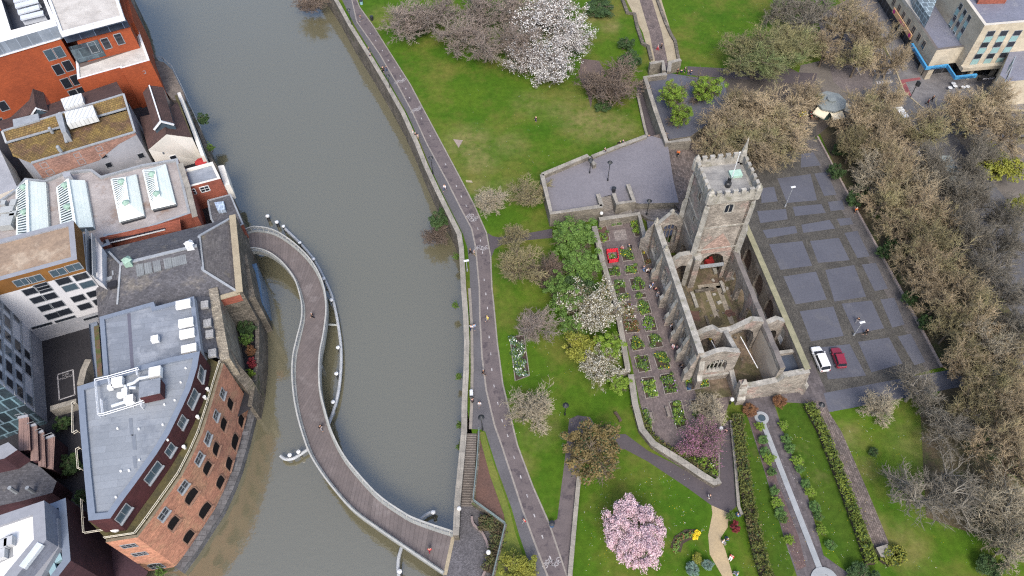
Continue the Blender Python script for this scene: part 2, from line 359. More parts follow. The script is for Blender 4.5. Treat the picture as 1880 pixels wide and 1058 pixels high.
def bike(mb, px, py, ang, s=1.0):
    q = at(px, py); ux, uy = math.cos(ang), math.sin(ang)
    def T(x, y): return (q.x+(x*ux-y*uy)*s, q.y+(x*uy+y*ux)*s, 0.031)
    for cx in (-0.55, 0.55):
        for k in range(10):
            a0, a1 = 2*math.pi*k/10, 2*math.pi*(k+1)/10
            mb.face([T(cx+.42*math.cos(a0), .42*math.sin(a0)), T(cx+.42*math.cos(a1), .42*math.sin(a1)), T(cx+.33*math.cos(a1), .33*math.sin(a1)), T(cx+.33*math.cos(a0), .33*math.sin(a0))])
    for (x0, y0, x1, y1) in ((-.55, 0, -.15, .6), (-.15, .6, .4, .55), (.4, .55, .0, 0), (.0, 0, -.55, 0), (.55, 0, .35, .75), (-.25, .65, 0, 0)):
        d = Vector((x1-x0, y1-y0)).normalized(); nx, ny = -d.y*.045, d.x*.045
        mb.face([T(x0-nx, y0-ny), T(x1-nx, y1-ny), T(x1+nx, y1+ny), T(x0+nx, y0+ny)])
for (a, bq, an) in ((731, 151, 2.2), (738, 148, -0.9), (761, 204, 2.2), (768, 199, -0.9), (862, 398, 2.1), (870, 402, -1.0), (879, 456, 1.75), (889, 455, -1.4), (1007, 1036, 1.95), (1020, 1031, -1.2)): bike(mb, a, bq, an-1.57, 1.0)
o = mb.build('path_markings', markw); o['kind'] = 'structure'

# other paths and paved areas
sheet('branch_path', XY([(895, 428), (905, 434), (916, 436), (960, 430), (1014, 420), (1014, 437), (960, 442), (922, 449), (908, 458), (902, 473)]), 0.016, pathdark)
sheet('meeting_path', XY([(1040, 818), (1034, 868), (1023, 953), (1008, 961), (1017, 990), (1040, 1056), (1052, 1095), (1050, 963), (1059, 876), (1072, 845), (1085, 800), (1092, 780), (1083, 766), (1060, 763), (1045, 770)]), 0.016, purple)
sheet('garden_path', XY([(1100, 800), (1148, 797), (1190, 828), (1240, 853), (1300, 889), (1322, 890), (1323, 785), (1340, 770), (1352, 930), (1338, 942), (1306, 928), (1265, 898), (1190, 848), (1147, 825), (1100, 830)]), 0.018, pathdark)
sheet('sand_path', XY([(1306, 928), (1338, 942), (1336, 968), (1323, 988), (1331, 1008), (1346, 1058), (1355, 1090), (1340, 1090), (1326, 1058), (1303, 1018), (1300, 983), (1308, 943)]), 0.024, sand)
sheet('garden_paving', XY([(1098, 402), (1174, 392), (1185, 440), (1262, 690), (1280, 712), (1352, 727), (1462, 715), (1490, 660), (1515, 715), (1522, 760), (1500, 742), (1420, 733), (1365, 737), (1340, 735), (1322, 790), (1322, 880), (1292, 868), (1192, 806), (1176, 745), (1158, 660), (1132, 560), (1102, 480)]), 0.012, brickpave, rot=RAD(97))
sheet('flag_paving', XY([(1340, 735), (1352, 727), (1462, 715), (1490, 660), (1515, 715), (1530, 757), (1500, 742), (1420, 738), (1440, 800), (1480, 900), (1512, 1020), (1575, 1065), (1590, 1095), (1455, 1095), (1463, 1058), (1440, 990), (1405, 870), (1366, 745)]), 0.020, flag, rot=RAD(97))
sheet('brown_paving', XY([(1363, 742), (1388, 745), (1395, 790), (1430, 890), (1466, 985), (1480, 1040), (1463, 1048), (1440, 985), (1412, 890), (1385, 800)]), 0.026, M('brown_setts', (0.11, 0.072, 0.066), (0.08, 0.06, 0.06), scale=0.4, fine=0.25, brick=(.4, .2, .02), bvar=.2, mort=.7), rot=RAD(97))
sheet('side_path', XY([(1478, 733), (1510, 738), (1545, 793), (1590, 895), (1632, 997), (1608, 1013), (1560, 895), (1518, 795)]), 0.024, cobble, rot=RAD(97))
sheet('lower_plaza', XY([(1512, 722), (1640, 698), (1762, 676), (1880, 650), (1900, 668), (1775, 708), (1640, 735), (1522, 757)]), 0.022, bluesq)
pz = [(1283, 250), (1500, 225), (1497, 255), (1727, 674), (1640, 700), (1512, 722), (1488, 700), (1440, 705), (1330, 470), (1262, 400), (1255, 300)]
sheet('plaza_paving', XY(pz), 0.010, setts, rot=RAD(97))
sheet('plaza_margin', XY([(1478, 258), (1503, 255), (1728, 675), (1700, 680)]), 0.014, M('setts_grey', (0.11, 0.10, 0.095), (0.085, 0.08, 0.078), scale=.3, fine=.25, brick=(.3, .2, .02), bvar=.2), rot=RAD(97))
SQ = [((1397, 346), (1421, 343), (1428, 370), (1398, 373)), ((1427, 328), (1488, 320), (1500, 368), (1445, 373)), ((1495, 319), (1518, 316), (1536, 358), (1513, 360)), ((1471, 283), (1493, 280), (1507, 304), (1470, 308)),
      ((1390, 388), (1443, 384), (1446, 403), (1396, 410)), ((1455, 380), (1508, 375), (1516, 391), (1460, 397)), ((1520, 371), (1546, 368), (1551, 385), (1525, 388)),
      ((1400, 423), (1460, 415), (1464, 428), (1408, 438)), ((1471, 413), (1523, 404), (1533, 420), (1475, 428)), ((1536, 402), (1561, 400), (1567, 412), (1543, 415)),
      ((1412, 449), (1473, 443), (1491, 488), (1433, 496)), ((1487, 443), (1540, 437), (1560, 478), (1502, 483)), ((1550, 428), (1574, 424), (1597, 471), (1574, 474)),
      ((1438, 508), (1498, 499), (1518, 550), (1461, 559)), ((1515, 496), (1568, 487), (1590, 545), (1532, 554)), ((1582, 486), (1608, 483), (1630, 530), (1606, 535)),
      ((1468, 572), (1530, 563), (1549, 617), (1489, 627)), ((1545, 558), (1600, 552), (1623, 603), (1570, 613)), ((1616, 550), (1642, 547), (1661, 596), (1638, 602)),
      ((1507, 638), (1560, 632), (1590, 690), (1520, 697)), ((1575, 628), (1632, 620), (1657, 668), (1600, 684)), ((1648, 618), (1672, 613), (1699, 665), (1679, 671))]
mb = MB()
for q in SQ: mb.flat(XY(q), 0.024)
o = mb.build('asphalt_panels', bluesq); o['kind'] = 'structure'
# pale kerb rail between the plaza and the trees
mb = MB(); band(mb, XY([(1500, 252), (1568, 380), (1650, 528), (1728, 675)]), 0.35, 0, 0.35, 0, 0)
o = mb.build('plaza_kerb', M('stone_pinkish', (0.33, 0.27, 0.24), (0.25, 0.21, 0.19), scale=.8, fine=.2)); tag(o, 'long pale pinkish kerb wall between the plaza and the street trees', 'kerb wall')
# ground under the street trees
sheet('tree_belt', XY([(1500, 235), (1600, 205), (1640, 250), (1760, 420), (1900, 640), (1960, 900), (1960, 1040), (1700, 950), (1690, 760), (1760, 680), (1728, 675), (1650, 528), (1568, 380)]), 0.006, litter)
sheet('street_ground', XY([(1470, 120), (1560, 100), (1700, 200), (1960, 240), (2000, 700), (1900, 640), (1760, 420), (1640, 250), (1600, 205), (1500, 240), (1440, 250)]), .004, M('street_dirt', (.135, .12, .105), (.10, .09, .08), scale=.2, fine=.25))
sheet('street_apron', XY([(1545, -80), (1627, -80), (1622, 30), (1614, 75), (1596, 60), (1555, 0)]), .019, M('pave_apron', (.14, .13, .125), (.11, .10, .10), scale=.3, fine=.2))
sheet('grove_ground', XY([(1290, 150), (1420, 110), (1500, 150), (1540, 215), (1500, 250), (1400, 300), (1290, 310), (1262, 268), (1270, 180)]), 0.007, M('grove_dirt', (0.085, 0.072, 0.062), (0.06, 0.052, 0.048), scale=.3, fine=.3))
# ------------------------------------------------------------------ vegetation
def prisms(seg, n=3):
    """tapered n-sided prisms from an array of (p0, p1, r0, r1)"""
    S = np.asarray(seg, dtype=np.float64); p0, p1, r0, r1 = S[:, 0:3], S[:, 3:6], S[:, 6:7], S[:, 7:8]
    d = p1-p0; d /= np.maximum(np.linalg.norm(d, axis=1, keepdims=True), 1e-6)
    a = np.where(np.abs(d[:, 2:3]) > 0.9, np.array([[1., 0, 0]]), np.array([[0, 0, 1.]]))
    u = np.cross(d, a); u /= np.linalg.norm(u, axis=1, keepdims=True); v = np.cross(d, u)
    V = []
    for p, r in ((p0, r0), (p1, r1)):
        for k in range(n): V.append(p+(u*math.cos(2*math.pi*k/n)+v*math.sin(2*math.pi*k/n))*r)
    V = np.stack(V, 1).reshape(-1, 3); base = np.arange(len(S))[:, None]*2*n
    Fq = np.concatenate([base+np.array([[k, (k+1) % n, n+(k+1) % n, n+k]]) for k in range(n)], 0)
    return V, Fq
def grow(seed, h=12., r=5., limbs=9, kids=3, up=0.45, fine=3, flat=1.0, trunk_h=0.33, tw=0.022, multi=False, reach=1.0):
    """trunk + limb segments, and twig segments, of a leafless tree filling an ellipsoid crown"""
    rg = random.Random(seed); big, small = [], []
    th = h*trunk_h; cz = h*(0.5+trunk_h*0.45); rz = (h-th*0.8)/2
    if not multi:
        big.append((0, 0, -0.3, rg.uniform(-.1, .1), rg.uniform(-.1, .1), th, h*0.026, h*0.019))
    def env(d):  # rough distance to crown surface from the fork along d
        return 1.0/max(math.sqrt((d.x/r)**2+(d.y/r)**2+(d.z/(rz*2*flat))**2), 1e-3)
    def branch(p, d, ln, rad, lev):
        K = 3; step = ln/K
        for i in range(K):
            jit = Vector((rg.gauss(0, 1), rg.gauss(0, 1), rg.gauss(0, 1)))*0.16
            d = (d+jit+Vector((0, 0, 0.07*up))).normalized(); q = p+d*step; r1 = rad*(1-(i+1)/K*0.55)
            (big if lev <= 1 else small).append((*p, *q, rad*(1-i/K*0.55), r1)); p = q
            if lev < fine:
                for k in range(kids if lev > 0 else kids+1):
                    ax = Vector((rg.gauss(0, 1), rg.gauss(0, 1), rg.gauss(0, 1))); ax = (ax-d*ax.dot(d)).normalized()
                    a = rg.uniform(0.45, 1.05); nd = (d*math.cos(a)+ax*math.sin(a)+Vector((0, 0, up*0.25))).normalized()
                    branch(p, nd, ln*rg.uniform(0.42, 0.62), max(rad*(0.5 if lev < 2 else 0.6), tw), lev+1)
    for i in range(limbs):
        a = 2*math.pi*(i+rg.uniform(-.3, .3))/limbs*2.4; el = rg.uniform(0.15, 1.35) if not multi else rg.uniform(0.5, 1.3)
        d = Vector((math.cos(a)*math.cos(el), math.sin(a)*math.cos(el), math.sin(el)))
        branch(Vector((0, 0, th*rg.uniform(0.75, 1.0) if not multi else 0)), d, env(d)*0.60*reach, h*0.013, 0)
    return big, small
def leaves(rg, cen, rad, n, size, flat=0.7, up=0.6):
    """n small leaf faces scattered round clump centres"""
    cen = np.asarray(cen); k = rg.integers(0, len(cen), n)
    dirv = rg.normal(size=(n, 3)); dirv /= np.linalg.norm(dirv, axis=1, keepdims=True)
    rr = (rg.random(n)**0.5)[:, None]*np.asarray(rad)[k][:, None]
    p = cen[k]+dirv*rr*np.array([1, 1, flat])
    nn = dirv*0.7+rg.normal(size=(n, 3))*0.6; nn[:, 2] += up; nn /= np.linalg.norm(nn, axis=1, keepdims=True)
    a = rg.normal(size=(n, 3)); u = np.cross(nn, a); u /= np.linalg.norm(u, axis=1, keepdims=True); v = np.cross(nn, u)
    s = size*(0.6+0.8*rg.random((n, 1))); u *= s; v *= s*0.62
    V = np.stack([p-u-v*.3, p-v, p+u+v*.2, p+v], 1).reshape(-1, 3)
    Fq = np.arange(n*4).reshape(n, 4); return V, Fq
def clumps(rg, r, h, z0, n, cr=0.3, shell=0.55, noise=0.15):
    out, rad = [], []
    for i in range(n):
        d = rg.normal(size=3); d /= np.linalg.norm(d)
        if d[2] < -0.45: d[2] *= -0.6
        s = shell+(1-shell)*rg.random(); s *= 1+noise*rg.normal()
        out.append((d[0]*r*s, d[1]*r*s, z0+(d[2]*0.5+0.5)*h*min(s, 1.1))); rad.append(r*cr*(0.6+0.8*rg.random()))
    return out, rad

bark = M('bark_brown', (0.15, 0.12, 0.088), (0.10, 0.08, 0.06), scale=2, fine=.3, rand=0.2)
barkgrey = M('bark_grey', (0.19, 0.175, 0.145), (0.13, 0.12, 0.10), scale=2, fine=.3, rand=0.2)
T_TAN = M('twigs_tan', (0.365, 0.290, 0.185), (0.250, 0.198, 0.125), scale=.25, fine=.2, rand=0.2, c3=(0.235, 0.220, 0.105), s3=0.12, t3=(0.5, 0.65))
T_OLIVE = M('twigs_olive', (0.227, 0.197, 0.105), (0.160, 0.141, 0.076), scale=.3, fine=.25, rand=0.15)
T_GREY = M('twigs_grey', (0.190, 0.172, 0.136), (0.135, 0.122, 0.098), scale=.3, fine=.25, rand=0.15)
T_MAUVE = M('twigs_mauve', (0.265, 0.220, 0.189), (0.189, 0.155, 0.134), scale=.3, fine=.25, rand=0.15)
T_DARK = M('twigs_dark', (0.155, 0.119, 0.091), (0.109, 0.084, 0.067), scale=.3, fine=.25, rand=0.1)
T_YEL = M('twigs_budding', (0.235, 0.212, 0.100), (0.165, 0.165, 0.080), scale=.15, fine=.25, rand=0.12, c3=(0.15, 0.195, 0.075), s3=0.1)
T_PALE = M('twigs_pale', (0.378, 0.332, 0.239), (0.277, 0.239, 0.172), scale=.3, fine=.25, rand=0.1)
L_GREEN = M('leaf_green', (0.095, 0.165, 0.030), (0.062, 0.118, 0.022), scale=.6, fine=.35, rand=.1, rough=.7)
L_FRESH = M('leaf_fresh', (0.150, 0.225, 0.022), (0.105, 0.175, 0.02), scale=.6, fine=.3, rand=.1, rough=.7)
L_YELLOW = M('leaf_yellowgreen', (0.190, 0.190, 0.025), (0.13, 0.15, 0.022), scale=.6, fine=.3, rand=.1, rough=.7)
L_DARK = M('leaf_dark', (0.042, 0.078, 0.022), (0.026, 0.052, 0.016), scale=.8, fine=.4, rand=.1, rough=.7)
L_BED = M('leaf_bed', (0.075, 0.145, 0.032), (0.046, 0.095, 0.026), scale=1.2, fine=.4, rand=.2, rough=.7, c3=(0.10, 0.15, 0.03), s3=0.8)
L_COPPER = M('leaf_copper', (0.155, 0.115, 0.04), (0.10, 0.077, 0.032), scale=.6, fine=.35, rough=.7)
L_RED = M('leaf_red', (0.19, 0.022, 0.028), (0.13, 0.016, 0.022), scale=.8, fine=.3, rough=.7)
L_RUST = M('leaf_rust', (0.17, 0.085, 0.035), (0.12, 0.055, 0.028), scale=.8, fine=.3, rough=.7)
L_BLUE = M('leaf_blue', (0.13, 0.20, 0.165), (0.10, 0.16, 0.13), scale=.8, fine=.25, rough=.7)
B_WHITE = M('blossom_white', (0.64, 0.63, 0.61), (0.48, 0.47, 0.45), scale=.6, fine=.15)
B_CREAM = M('blossom_cream', (0.54, 0.52, 0.45), (0.40, 0.385, 0.32), scale=.6, fine=.2)
B_PINK = M('blossom_pink', (0.60, 0.46, 0.48), (0.46, 0.33, 0.365), scale=.7, fine=.2)
B_MAG = M('blossom_magenta', (0.30, 0.13, 0.21), (0.21, 0.10, 0.15), scale=.6, fine=.25)
FL_YEL = P('flower_yellow', (0.75, 0.55, 0.03), 0.7, .1); FL_WHITE = P('flower_white', (0.7, 0.7, 0.66), 0.7, .1); FL_PUR = P('flower_purple', (0.25, 0.14, 0.32), .7, .1)

PROTO = {}
def proto(key):
    """(trunk mesh, crown mesh, base radius, base height, name)"""
    if key in PROTO: return PROTO[key]
    kind, v = key.rsplit('_', 1); v = int(v); sd = 100+v*17+len(kind)*7; rg = np.random.default_rng(sd); r, h = 5., 12.
    TW = {'tan': T_TAN, 'olive': T_OLIVE, 'grey': T_GREY, 'mauve': T_MAUVE, 'dark': T_DARK, 'budding': T_YEL, 'pale': T_PALE}
    trunk_m = barkgrey if kind in ('grey', 'pale', 'mauve') else bark
    extra = None
    if kind in TW:
        kw = dict(tan=dict(limbs=13, kids=2, tw=.03), olive=dict(limbs=10, kids=2, tw=.042), grey=dict(limbs=12, kids=2, tw=.027), mauve=dict(limbs=12, kids=2, tw=.036), dark=dict(limbs=16, kids=2, tw=.05, trunk_h=.2), budding=dict(limbs=11, kids=3, tw=.024, up=.8), pale=dict(limbs=13, kids=2, tw=.04, trunk_h=.15))[kind]
        big, small = grow(sd, h, r, **kw); V, Fq = prisms(small); m = [TW[kind]]
        if kind in ('tan', 'budding', 'dark', 'olive'):        # buds and catkins at the twig ends
            S = np.asarray(small); k = rg.integers(0, len(S), 500 if kind != 'budding' else 2200); c = S[k, 3:6]
            LV, LF = leaves(rg, c, np.full(len(c), .35), len(c), .085)
            V, Fq = np.concatenate([V, LV]), np.concatenate([Fq, LF+len(V)])
    elif kind in ('white', 'cream', 'pinkish', 'magenta'):
        big, small = grow(sd, h, r, limbs=11, tw=.03, trunk_h=.22, kids=2)
        V, Fq = prisms(small); S = np.asarray(small); nb = {'white': 8000, 'cream': 5200, 'pinkish': 3000, 'magenta': 5200}[kind]
        k = rg.integers(0, len(S), nb); c = S[k, 3:6]; LV, LF = leaves(rg, c, np.full(len(c), .45), len(c), .115 if kind != 'magenta' else .11)
        mi = np.concatenate([np.zeros(len(Fq), int), np.ones(len(LF), int)])
        m = [{'white': T_MAUVE, 'cream': T_OLIVE, 'pinkish': T_MAUVE, 'magenta': T_DARK}[kind], {'white': B_WHITE, 'cream': B_CREAM, 'pinkish': B_WHITE, 'magenta': B_MAG}[kind]]
        V, Fq = np.concatenate([V, LV]), np.concatenate([Fq, LF+len(V)]); extra = mi
    elif kind == 'cherry':
        big, small = grow(sd, h, r*.9, limbs=8, fine=2, trunk_h=.2)
        cen, rad = clumps(rg, r*0.86, h*.66, h*.24, 240, cr=.14, shell=.62, noise=.03)
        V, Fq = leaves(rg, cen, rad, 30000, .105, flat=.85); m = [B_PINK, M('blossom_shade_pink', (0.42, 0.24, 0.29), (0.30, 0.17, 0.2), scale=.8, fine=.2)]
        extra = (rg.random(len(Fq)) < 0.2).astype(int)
    else:   # leafy kinds
        lm = {'green': L_GREEN, 'fresh': L_FRESH, 'yellow': L_YELLOW, 'evergreen': L_DARK, 'copper': L_COPPER, 'redleaf': L_RED, 'bluebush': L_BLUE, 'rust': L_RUST, 'lime': L_FRESH, 'bedgreen': L_BED}[kind]
        big, small = grow(sd, h, r*.85, limbs=7, fine=2, trunk_h=.22)
        if kind in ('lime',):       # light young trees one can see through
            cen, rad = clumps(rg, r*.85, h*.72, h*.24, 90, cr=.2, shell=.35, noise=.12); V, Fq = leaves(rg, cen, rad, 12000, .155); big += small
        elif kind in ('redleaf', 'bluebush', 'rust', 'evergreen', 'bedgreen', 'yellow'):
            cen, rad = clumps(rg, r*.85, h*.8, h*.08, 60, cr=.26, shell=.55, noise=.12); V, Fq = leaves(rg, cen, rad, 6500, .26)
        else:
            cen, rad = clumps(rg, r*.88, h*.74, h*.2, 75, cr=.22, shell=.5, noise=.14); V, Fq = leaves(rg, cen, rad, 8500, .22 if kind != 'copper' else .2); big += small
        m = [lm, {'copper': L_DARK}.get(kind, lm)]; extra = (rg.random(len(Fq)) < .12).astype(int)
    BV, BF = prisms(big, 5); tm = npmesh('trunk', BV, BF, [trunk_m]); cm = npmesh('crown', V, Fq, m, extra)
    PROTO[key] = (tm, cm, r, h); return PROTO[key]
NAMES = {'white': 'blossom_tree', 'cream': 'blossom_tree', 'cherry': 'cherry_tree', 'magenta': 'redbud_tree', 'pinkish': 'blossom_tree', 'redleaf': 'shrub', 'bluebush': 'shrub', 'rust': 'shrub', 'evergreen': 'evergreen_shrub', 'bedgreen': 'shrub', 'yellow': 'shrub'}
_tc = [0]
def tree(kind, px, py, rpx, h, label, group=None, z0=0.0, cat=None, squash=1.0, name=None):
    """crown centre and radius in the photo, height in metres"""
    _tc[0] += 1; rg = random.Random(_tc[0]*31)
    nv = {'tan': 6, 'mauve': 3, 'grey': 3, 'budding': 2, 'dark': 2, 'white': 2}.get(kind, 1)
    tm, cm, r0, h0 = proto('%s_%d' % (kind, _tc[0] % nv))
    c = at(px, py, z0+h*.58); r = rpx*mpp(px, py, z0+h*.58)
    nm = name or NAMES.get(kind, 'bare_tree' if kind in ('tan', 'olive', 'grey', 'mauve', 'dark', 'budding', 'pale') else 'leafy_tree')
    cat = cat or ('shrub' if 'shrub' in nm or 'bush' in nm else 'tree')
    t = thing(nm, label, cat, (c.x, c.y, z0), rg.uniform(0, 6.28), group); t.scale = (r/r0, r/r0*squash, h/h0)
    link(tm, 'trunk', t); link(cm, 'crown', t); return t
G1 = 'bare trees in the grove north of the river lawn'
for (a, b, r, h) in ((742, 38, 48, 9), (792, 22, 52, 10), (838, 62, 48, 10), (880, 20, 55, 11), (890, 75, 46, 10)):
    tree('mauve', a, b, r, h, 'mauve grey leafless tree in the thicket at the top of the river lawn', G1)
tree('mauve', 952, 72, 46, 10, 'half flowering grey tree on the left flank of the white blossom', None)
tree('mauve', 940, 18, 46, 10, 'grey leafless tree touching the top edge beside the white blossom', None)
tree('evergreen', 765, 48, 26, 4, 'low green shrub glimpsed under the mauve leafless thicket', None)
tree('white', 1012, 22, 66, 11, 'large white blossom tree at the top edge of the river lawn', None)
tree('white', 1045, 62, 42, 9, 'white blossom tree between the large blossom and the sandy path', None)
tree('white', 1012, 108, 52, 9, 'drooping white blossom tree nearest the river lawn', None)
tree('pinkish', 962, 98, 44, 9, 'grey tree thinly dotted with white blossom at the lawn edge', None)
tree('dark', 1126, 146, 60, 8, 'dark brown tangled bare tree beside the sloping tarmac path', None)
tree('evergreen', 1158, 108, 24, 3.5, 'dark evergreen shrub behind the tangled brown tree', None)
tree('evergreen', 1150, 78, 16, 3, 'small dark green shrub on the bank beside the sandy path', None)
tree('evergreen', 1108, 192, 17, 2.5, 'small dark shrub at the foot of the tangled brown tree', None)
tree('evergreen', 1100, 12, 30, 3, 'dark ivy covered bank shrub beside the sandy path', None)
tree('lime', 1236, 170, 32, 9, 'pale green young tree on the walled upper terrace', None, 1.5)
tree('lime', 1250, 207, 27, 9, 'bright green young tree nearest the terrace end wall', None, 1.5)
tree('lime', 1296, 160, 36, 9, 'broad fresh green tree right of the upper terrace', None, 1.0)
tree('budding', 1392, 100, 74, 11, 'wide yellow green budding tree above the dark path', None)
tree('budding', 1452, 88, 58, 11, 'yellow green budding tree leaning on the street trees', None)
for (a, b, r, h) in ((1492, 22, 62, 12), (1560, 30, 55, 13), (1605, 62, 50, 12), (1520, 80, 40, 11), (1580, 100, 38, 11), (1440, 12, 40, 10), (1640, 105, 30, 10)):
    tree('grey' if a < 1500 else 'tan', a, b, r, h, 'bare street tree beside the crossing in front of the stone office', 'bare trees by the street crossing')
for (a, b, r, h) in ((1338, 232, 62, 10), (1398, 196, 58, 10), (1448, 212, 52, 10), (1396, 265, 62, 10), (1446, 262, 48, 9), (1330, 285, 40, 9), (1480, 178, 40, 9), (1372, 238, 50, 10), (1310, 250, 40, 9), (1358, 190, 44, 9)):
    tree('tan', a, b, r, h, 'tan bare tree in the grove behind the church tower', 'tan trees behind the church tower')
for (a, b, r, h) in ((1600, 200, 58, 11), (1655, 235, 56, 11), (1708, 232, 48, 11), (1800, 205, 62, 12), (1855, 235, 56, 12), (1575, 222, 46, 10), (1630, 175, 40, 10), (1765, 195, 34, 10), (1835, 175, 36, 10)):
    tree('tan', a, b, r, h, 'tan bare street tree beside the road junction', 'tan trees by the road junction')
GW = 'bare trees in the dense belt along the plaza kerb'; lw = 'brown bare tree in the dense belt between the plaza kerb and the road'
for (a, b, r, h) in ((1550, 262, 44, 10), (1578, 312, 46, 10), (1606, 362, 46, 10), (1632, 412, 48, 10), (1655, 460, 46, 10), (1680, 506, 46, 10), (1706, 552, 48, 10), (1732, 598, 48, 10), (1758, 640, 48, 10),
                     (1618, 268, 50, 12), (1650, 322, 50, 12), (1678, 378, 52, 12), (1706, 430, 52, 12), (1734, 482, 52, 12), (1760, 534, 52, 12), (1790, 586, 52, 12), (1815, 634, 54, 12), (1640, 292, 40, 11), (1720, 400, 40, 11), (1690, 340, 38, 11)):
    _k = 'tan tan olive tan tan pale tan'.split()[int(a*7+b*3) % 7]; tree(_k, a+(20 if h == 10 else 8), b, r*(.88 if h == 10 else .97), h, {'tan': lw, 'olive': 'olive tinged bare tree in the dense belt along the plaza kerb', 'pale': 'pale bare tree in the dense belt along the plaza kerb', 'grey': 'greyish bare tree in the dense belt along the plaza kerb'}[_k], GW)
for (a, b, r, h) in ((1700, 300, 38, 11), (1790, 430, 50, 12), (1822, 482, 52, 12), (1850, 540, 54, 12), (1872, 600, 52, 12), (1770, 395, 42, 12), (1850, 440, 42, 12)):
    tree('grey', a, b, r, h, 'grey bare tree on the far side of the belt beside the road', 'grey trees along the road')
for (a, b, r, h) in ((1862, 668, 58, 12), (1835, 725, 52, 11), (1872, 775, 56, 12), (1800, 690, 44, 10), (1868, 850, 60, 12), (1850, 925, 58, 12), (1876, 990, 52, 12), (1828, 800, 46, 11), (1770, 660, 40, 10)):
    tree('tan' if b < 900 else 'pale', a, b, r, h, 'brown bare tree at the right edge beyond the park lawn', 'bare trees at the right edge of the lawn')
tree('grey', 1684, 712, 56, 8, 'thin grey tree standing on the lower plaza edge')
tree('pale', 1618, 742, 34, 7, 'whitish grey bare tree left of the thin grey plaza tree')
tree('grey', 1742, 785, 50, 8, 'grey bare tree on the lawn below the plaza corner')
tree('olive', 1790, 745, 50, 9, 'olive green bare tree between the lawn and the belt')
tree('grey', 1716, 905, 86, 10, 'largest grey spreading bare tree alone on the right lawn')
tree('yellow', 1838, 296, 44, 7, 'yellow green ivy clad tree beside the road')
tree('yellow', 1872, 374, 22, 5, 'small bright yellow green bush at the right edge')
for (a, b, r) in ((1536, 312, 16), (1542, 270, 14), (1572, 362, 18), (1640, 445, 16), (1718, 470, 20), (1735, 500, 18), (1672, 545, 14), (1788, 628, 18), (1602, 300, 14), (1625, 460, 14), (1668, 378, 16), (1590, 340, 15), (1700, 590, 14), (1795, 500, 16), (1760, 575, 15)):
    tree('evergreen', a, b, r, 4, 'dark green undergrowth shrub beneath the bare belt trees', 'undergrowth shrubs in the tree belt')
for (a, b, r, h) in ((1736, 330, 40, 12), (1716, 296, 36, 12), (1762, 352, 40, 12), (1800, 345, 40, 12), (1782, 300, 36, 11), (1852, 395, 44, 12), (1812, 268, 36, 11)):
    tree('grey', a, b, r, h, 'thin grey bare tree standing over the road beyond the belt', 'thin grey trees over the road')
# lawn between the river path and the church
tree('pale', 900, 362, 34, 4, 'pale straggly bare shrub beside the bend of the river path', name='bare_shrub')
tree('olive', 972, 352, 42, 5, 'olive bare shrub below the terrace wall', name='bare_shrub')
tree('olive', 955, 484, 50, 8, 'olive bare tree right of the branch path')
tree('dark', 1004, 492, 34, 6, 'brown bare tree between the olive tree and the green trees')
tree('olive', 944, 432, 30, 4, 'small olive shrub where the branch path starts', name='bare_shrub')
tree('green', 1052, 428, 46, 8, 'leafy green tree against the corner of the terrace wall')
tree('green', 1066, 482, 42, 7, 'leafy green tree beside the herb garden wall')
tree('green', 1040, 548, 36, 7, 'leafy green tree left of the cream blossom')
tree('green', 1022, 522, 26, 6, 'small leafy green tree behind the brown bare tree and green trees')
tree('green', 1052, 598, 26, 5, 'small leafy green tree under the lower edge of the cream blossom')
tree('evergreen', 1066, 520, 30, 6, 'dark green tree in the middle of the garden wall trees', cat='tree', name='leafy_tree')
tree('cream', 1086, 562, 60, 8, 'large cream blossom tree over the herb garden wall')
tree('mauve', 984, 594, 44, 6, 'round mauve brown tree alone on the middle lawn')
tree('yellow', 1064, 634, 36, 6, 'yellow green tree left of the small white blossom', cat='tree', name='leafy_tree')
tree('fresh', 1118, 632, 32, 6, 'bright lime green tree leaning on the garden wall')
tree('cream', 1100, 664, 42, 6, 'small white grey blossom tree below the lime green tree')
tree('fresh', 1136, 704, 22, 3, 'small green bush against the garden wall', name='shrub')
tree('pale', 974, 748, 46, 7, 'pale tan bare tree beside the river path')
tree('copper', 1092, 826, 60, 8, 'copper brown leafy tree over the meeting of the paths')
t = tree('cherry', 1165, 976, 62, 9, 'big round pink cherry in full blossom on the bottom lawn', squash=1.25); t.rotation_euler[2] = 0.25
tree('pale', 1306, 746, 36, 4, 'pale olive dome shaped bush beside the ruin wall', name='bare_shrub')
tree('magenta', 1290, 806, 48, 5, 'magenta flowering redbud at the tip of the herb garden')
tree('yellow', 950, 1046, 38, 4, 'yellow green bush at the bottom beside the river path')
tree('bluebush', 1272, 1044, 15, 2, 'blue green round bush left of the pair by the sandy path', 'blue green bushes by the sandy path'); tree('bluebush', 1300, 1036, 12, 2, 'smaller blue green round bush touching the sandy path')
tree('yellow', 1280, 1026, 12, 1.2, 'low yellow green plant behind the blue green bushes')
tree('redleaf', 1351, 967, 11, 2.2, 'deep red shrub beside the sandy path')
tree('green', 1342, 948, 10, 1.8, 'small green bush above the deep red shrub', name='shrub')
tree('evergreen', 1822, 1040, 26, 3, 'dark green bush with white flowers at the bottom right')
tree('evergreen', 1604, 829, 10, 1.5, 'small dark green shrub on the right lawn')
tree('evergreen', 1585, 1058, 28, 2.5, 'dark green shrub at the bottom beside the side path')
tree('rust', 1378, 752, 16, 2, 'rusty red bare shrub left of the ruin doorway', name='shrub'); tree('rust', 1432, 735, 15, 2, 'rusty red bare shrub under the ruin end wall', name='shrub')
tree('evergreen', 806, 400, 20, 5, 'dark green ivy bush hanging on the quay wall', None, -3.5); tree('dark', 800, 428, 26, 4, 'tangled brown bush hanging over the water from the quay wall', None, -5.0, name='bare_shrub')
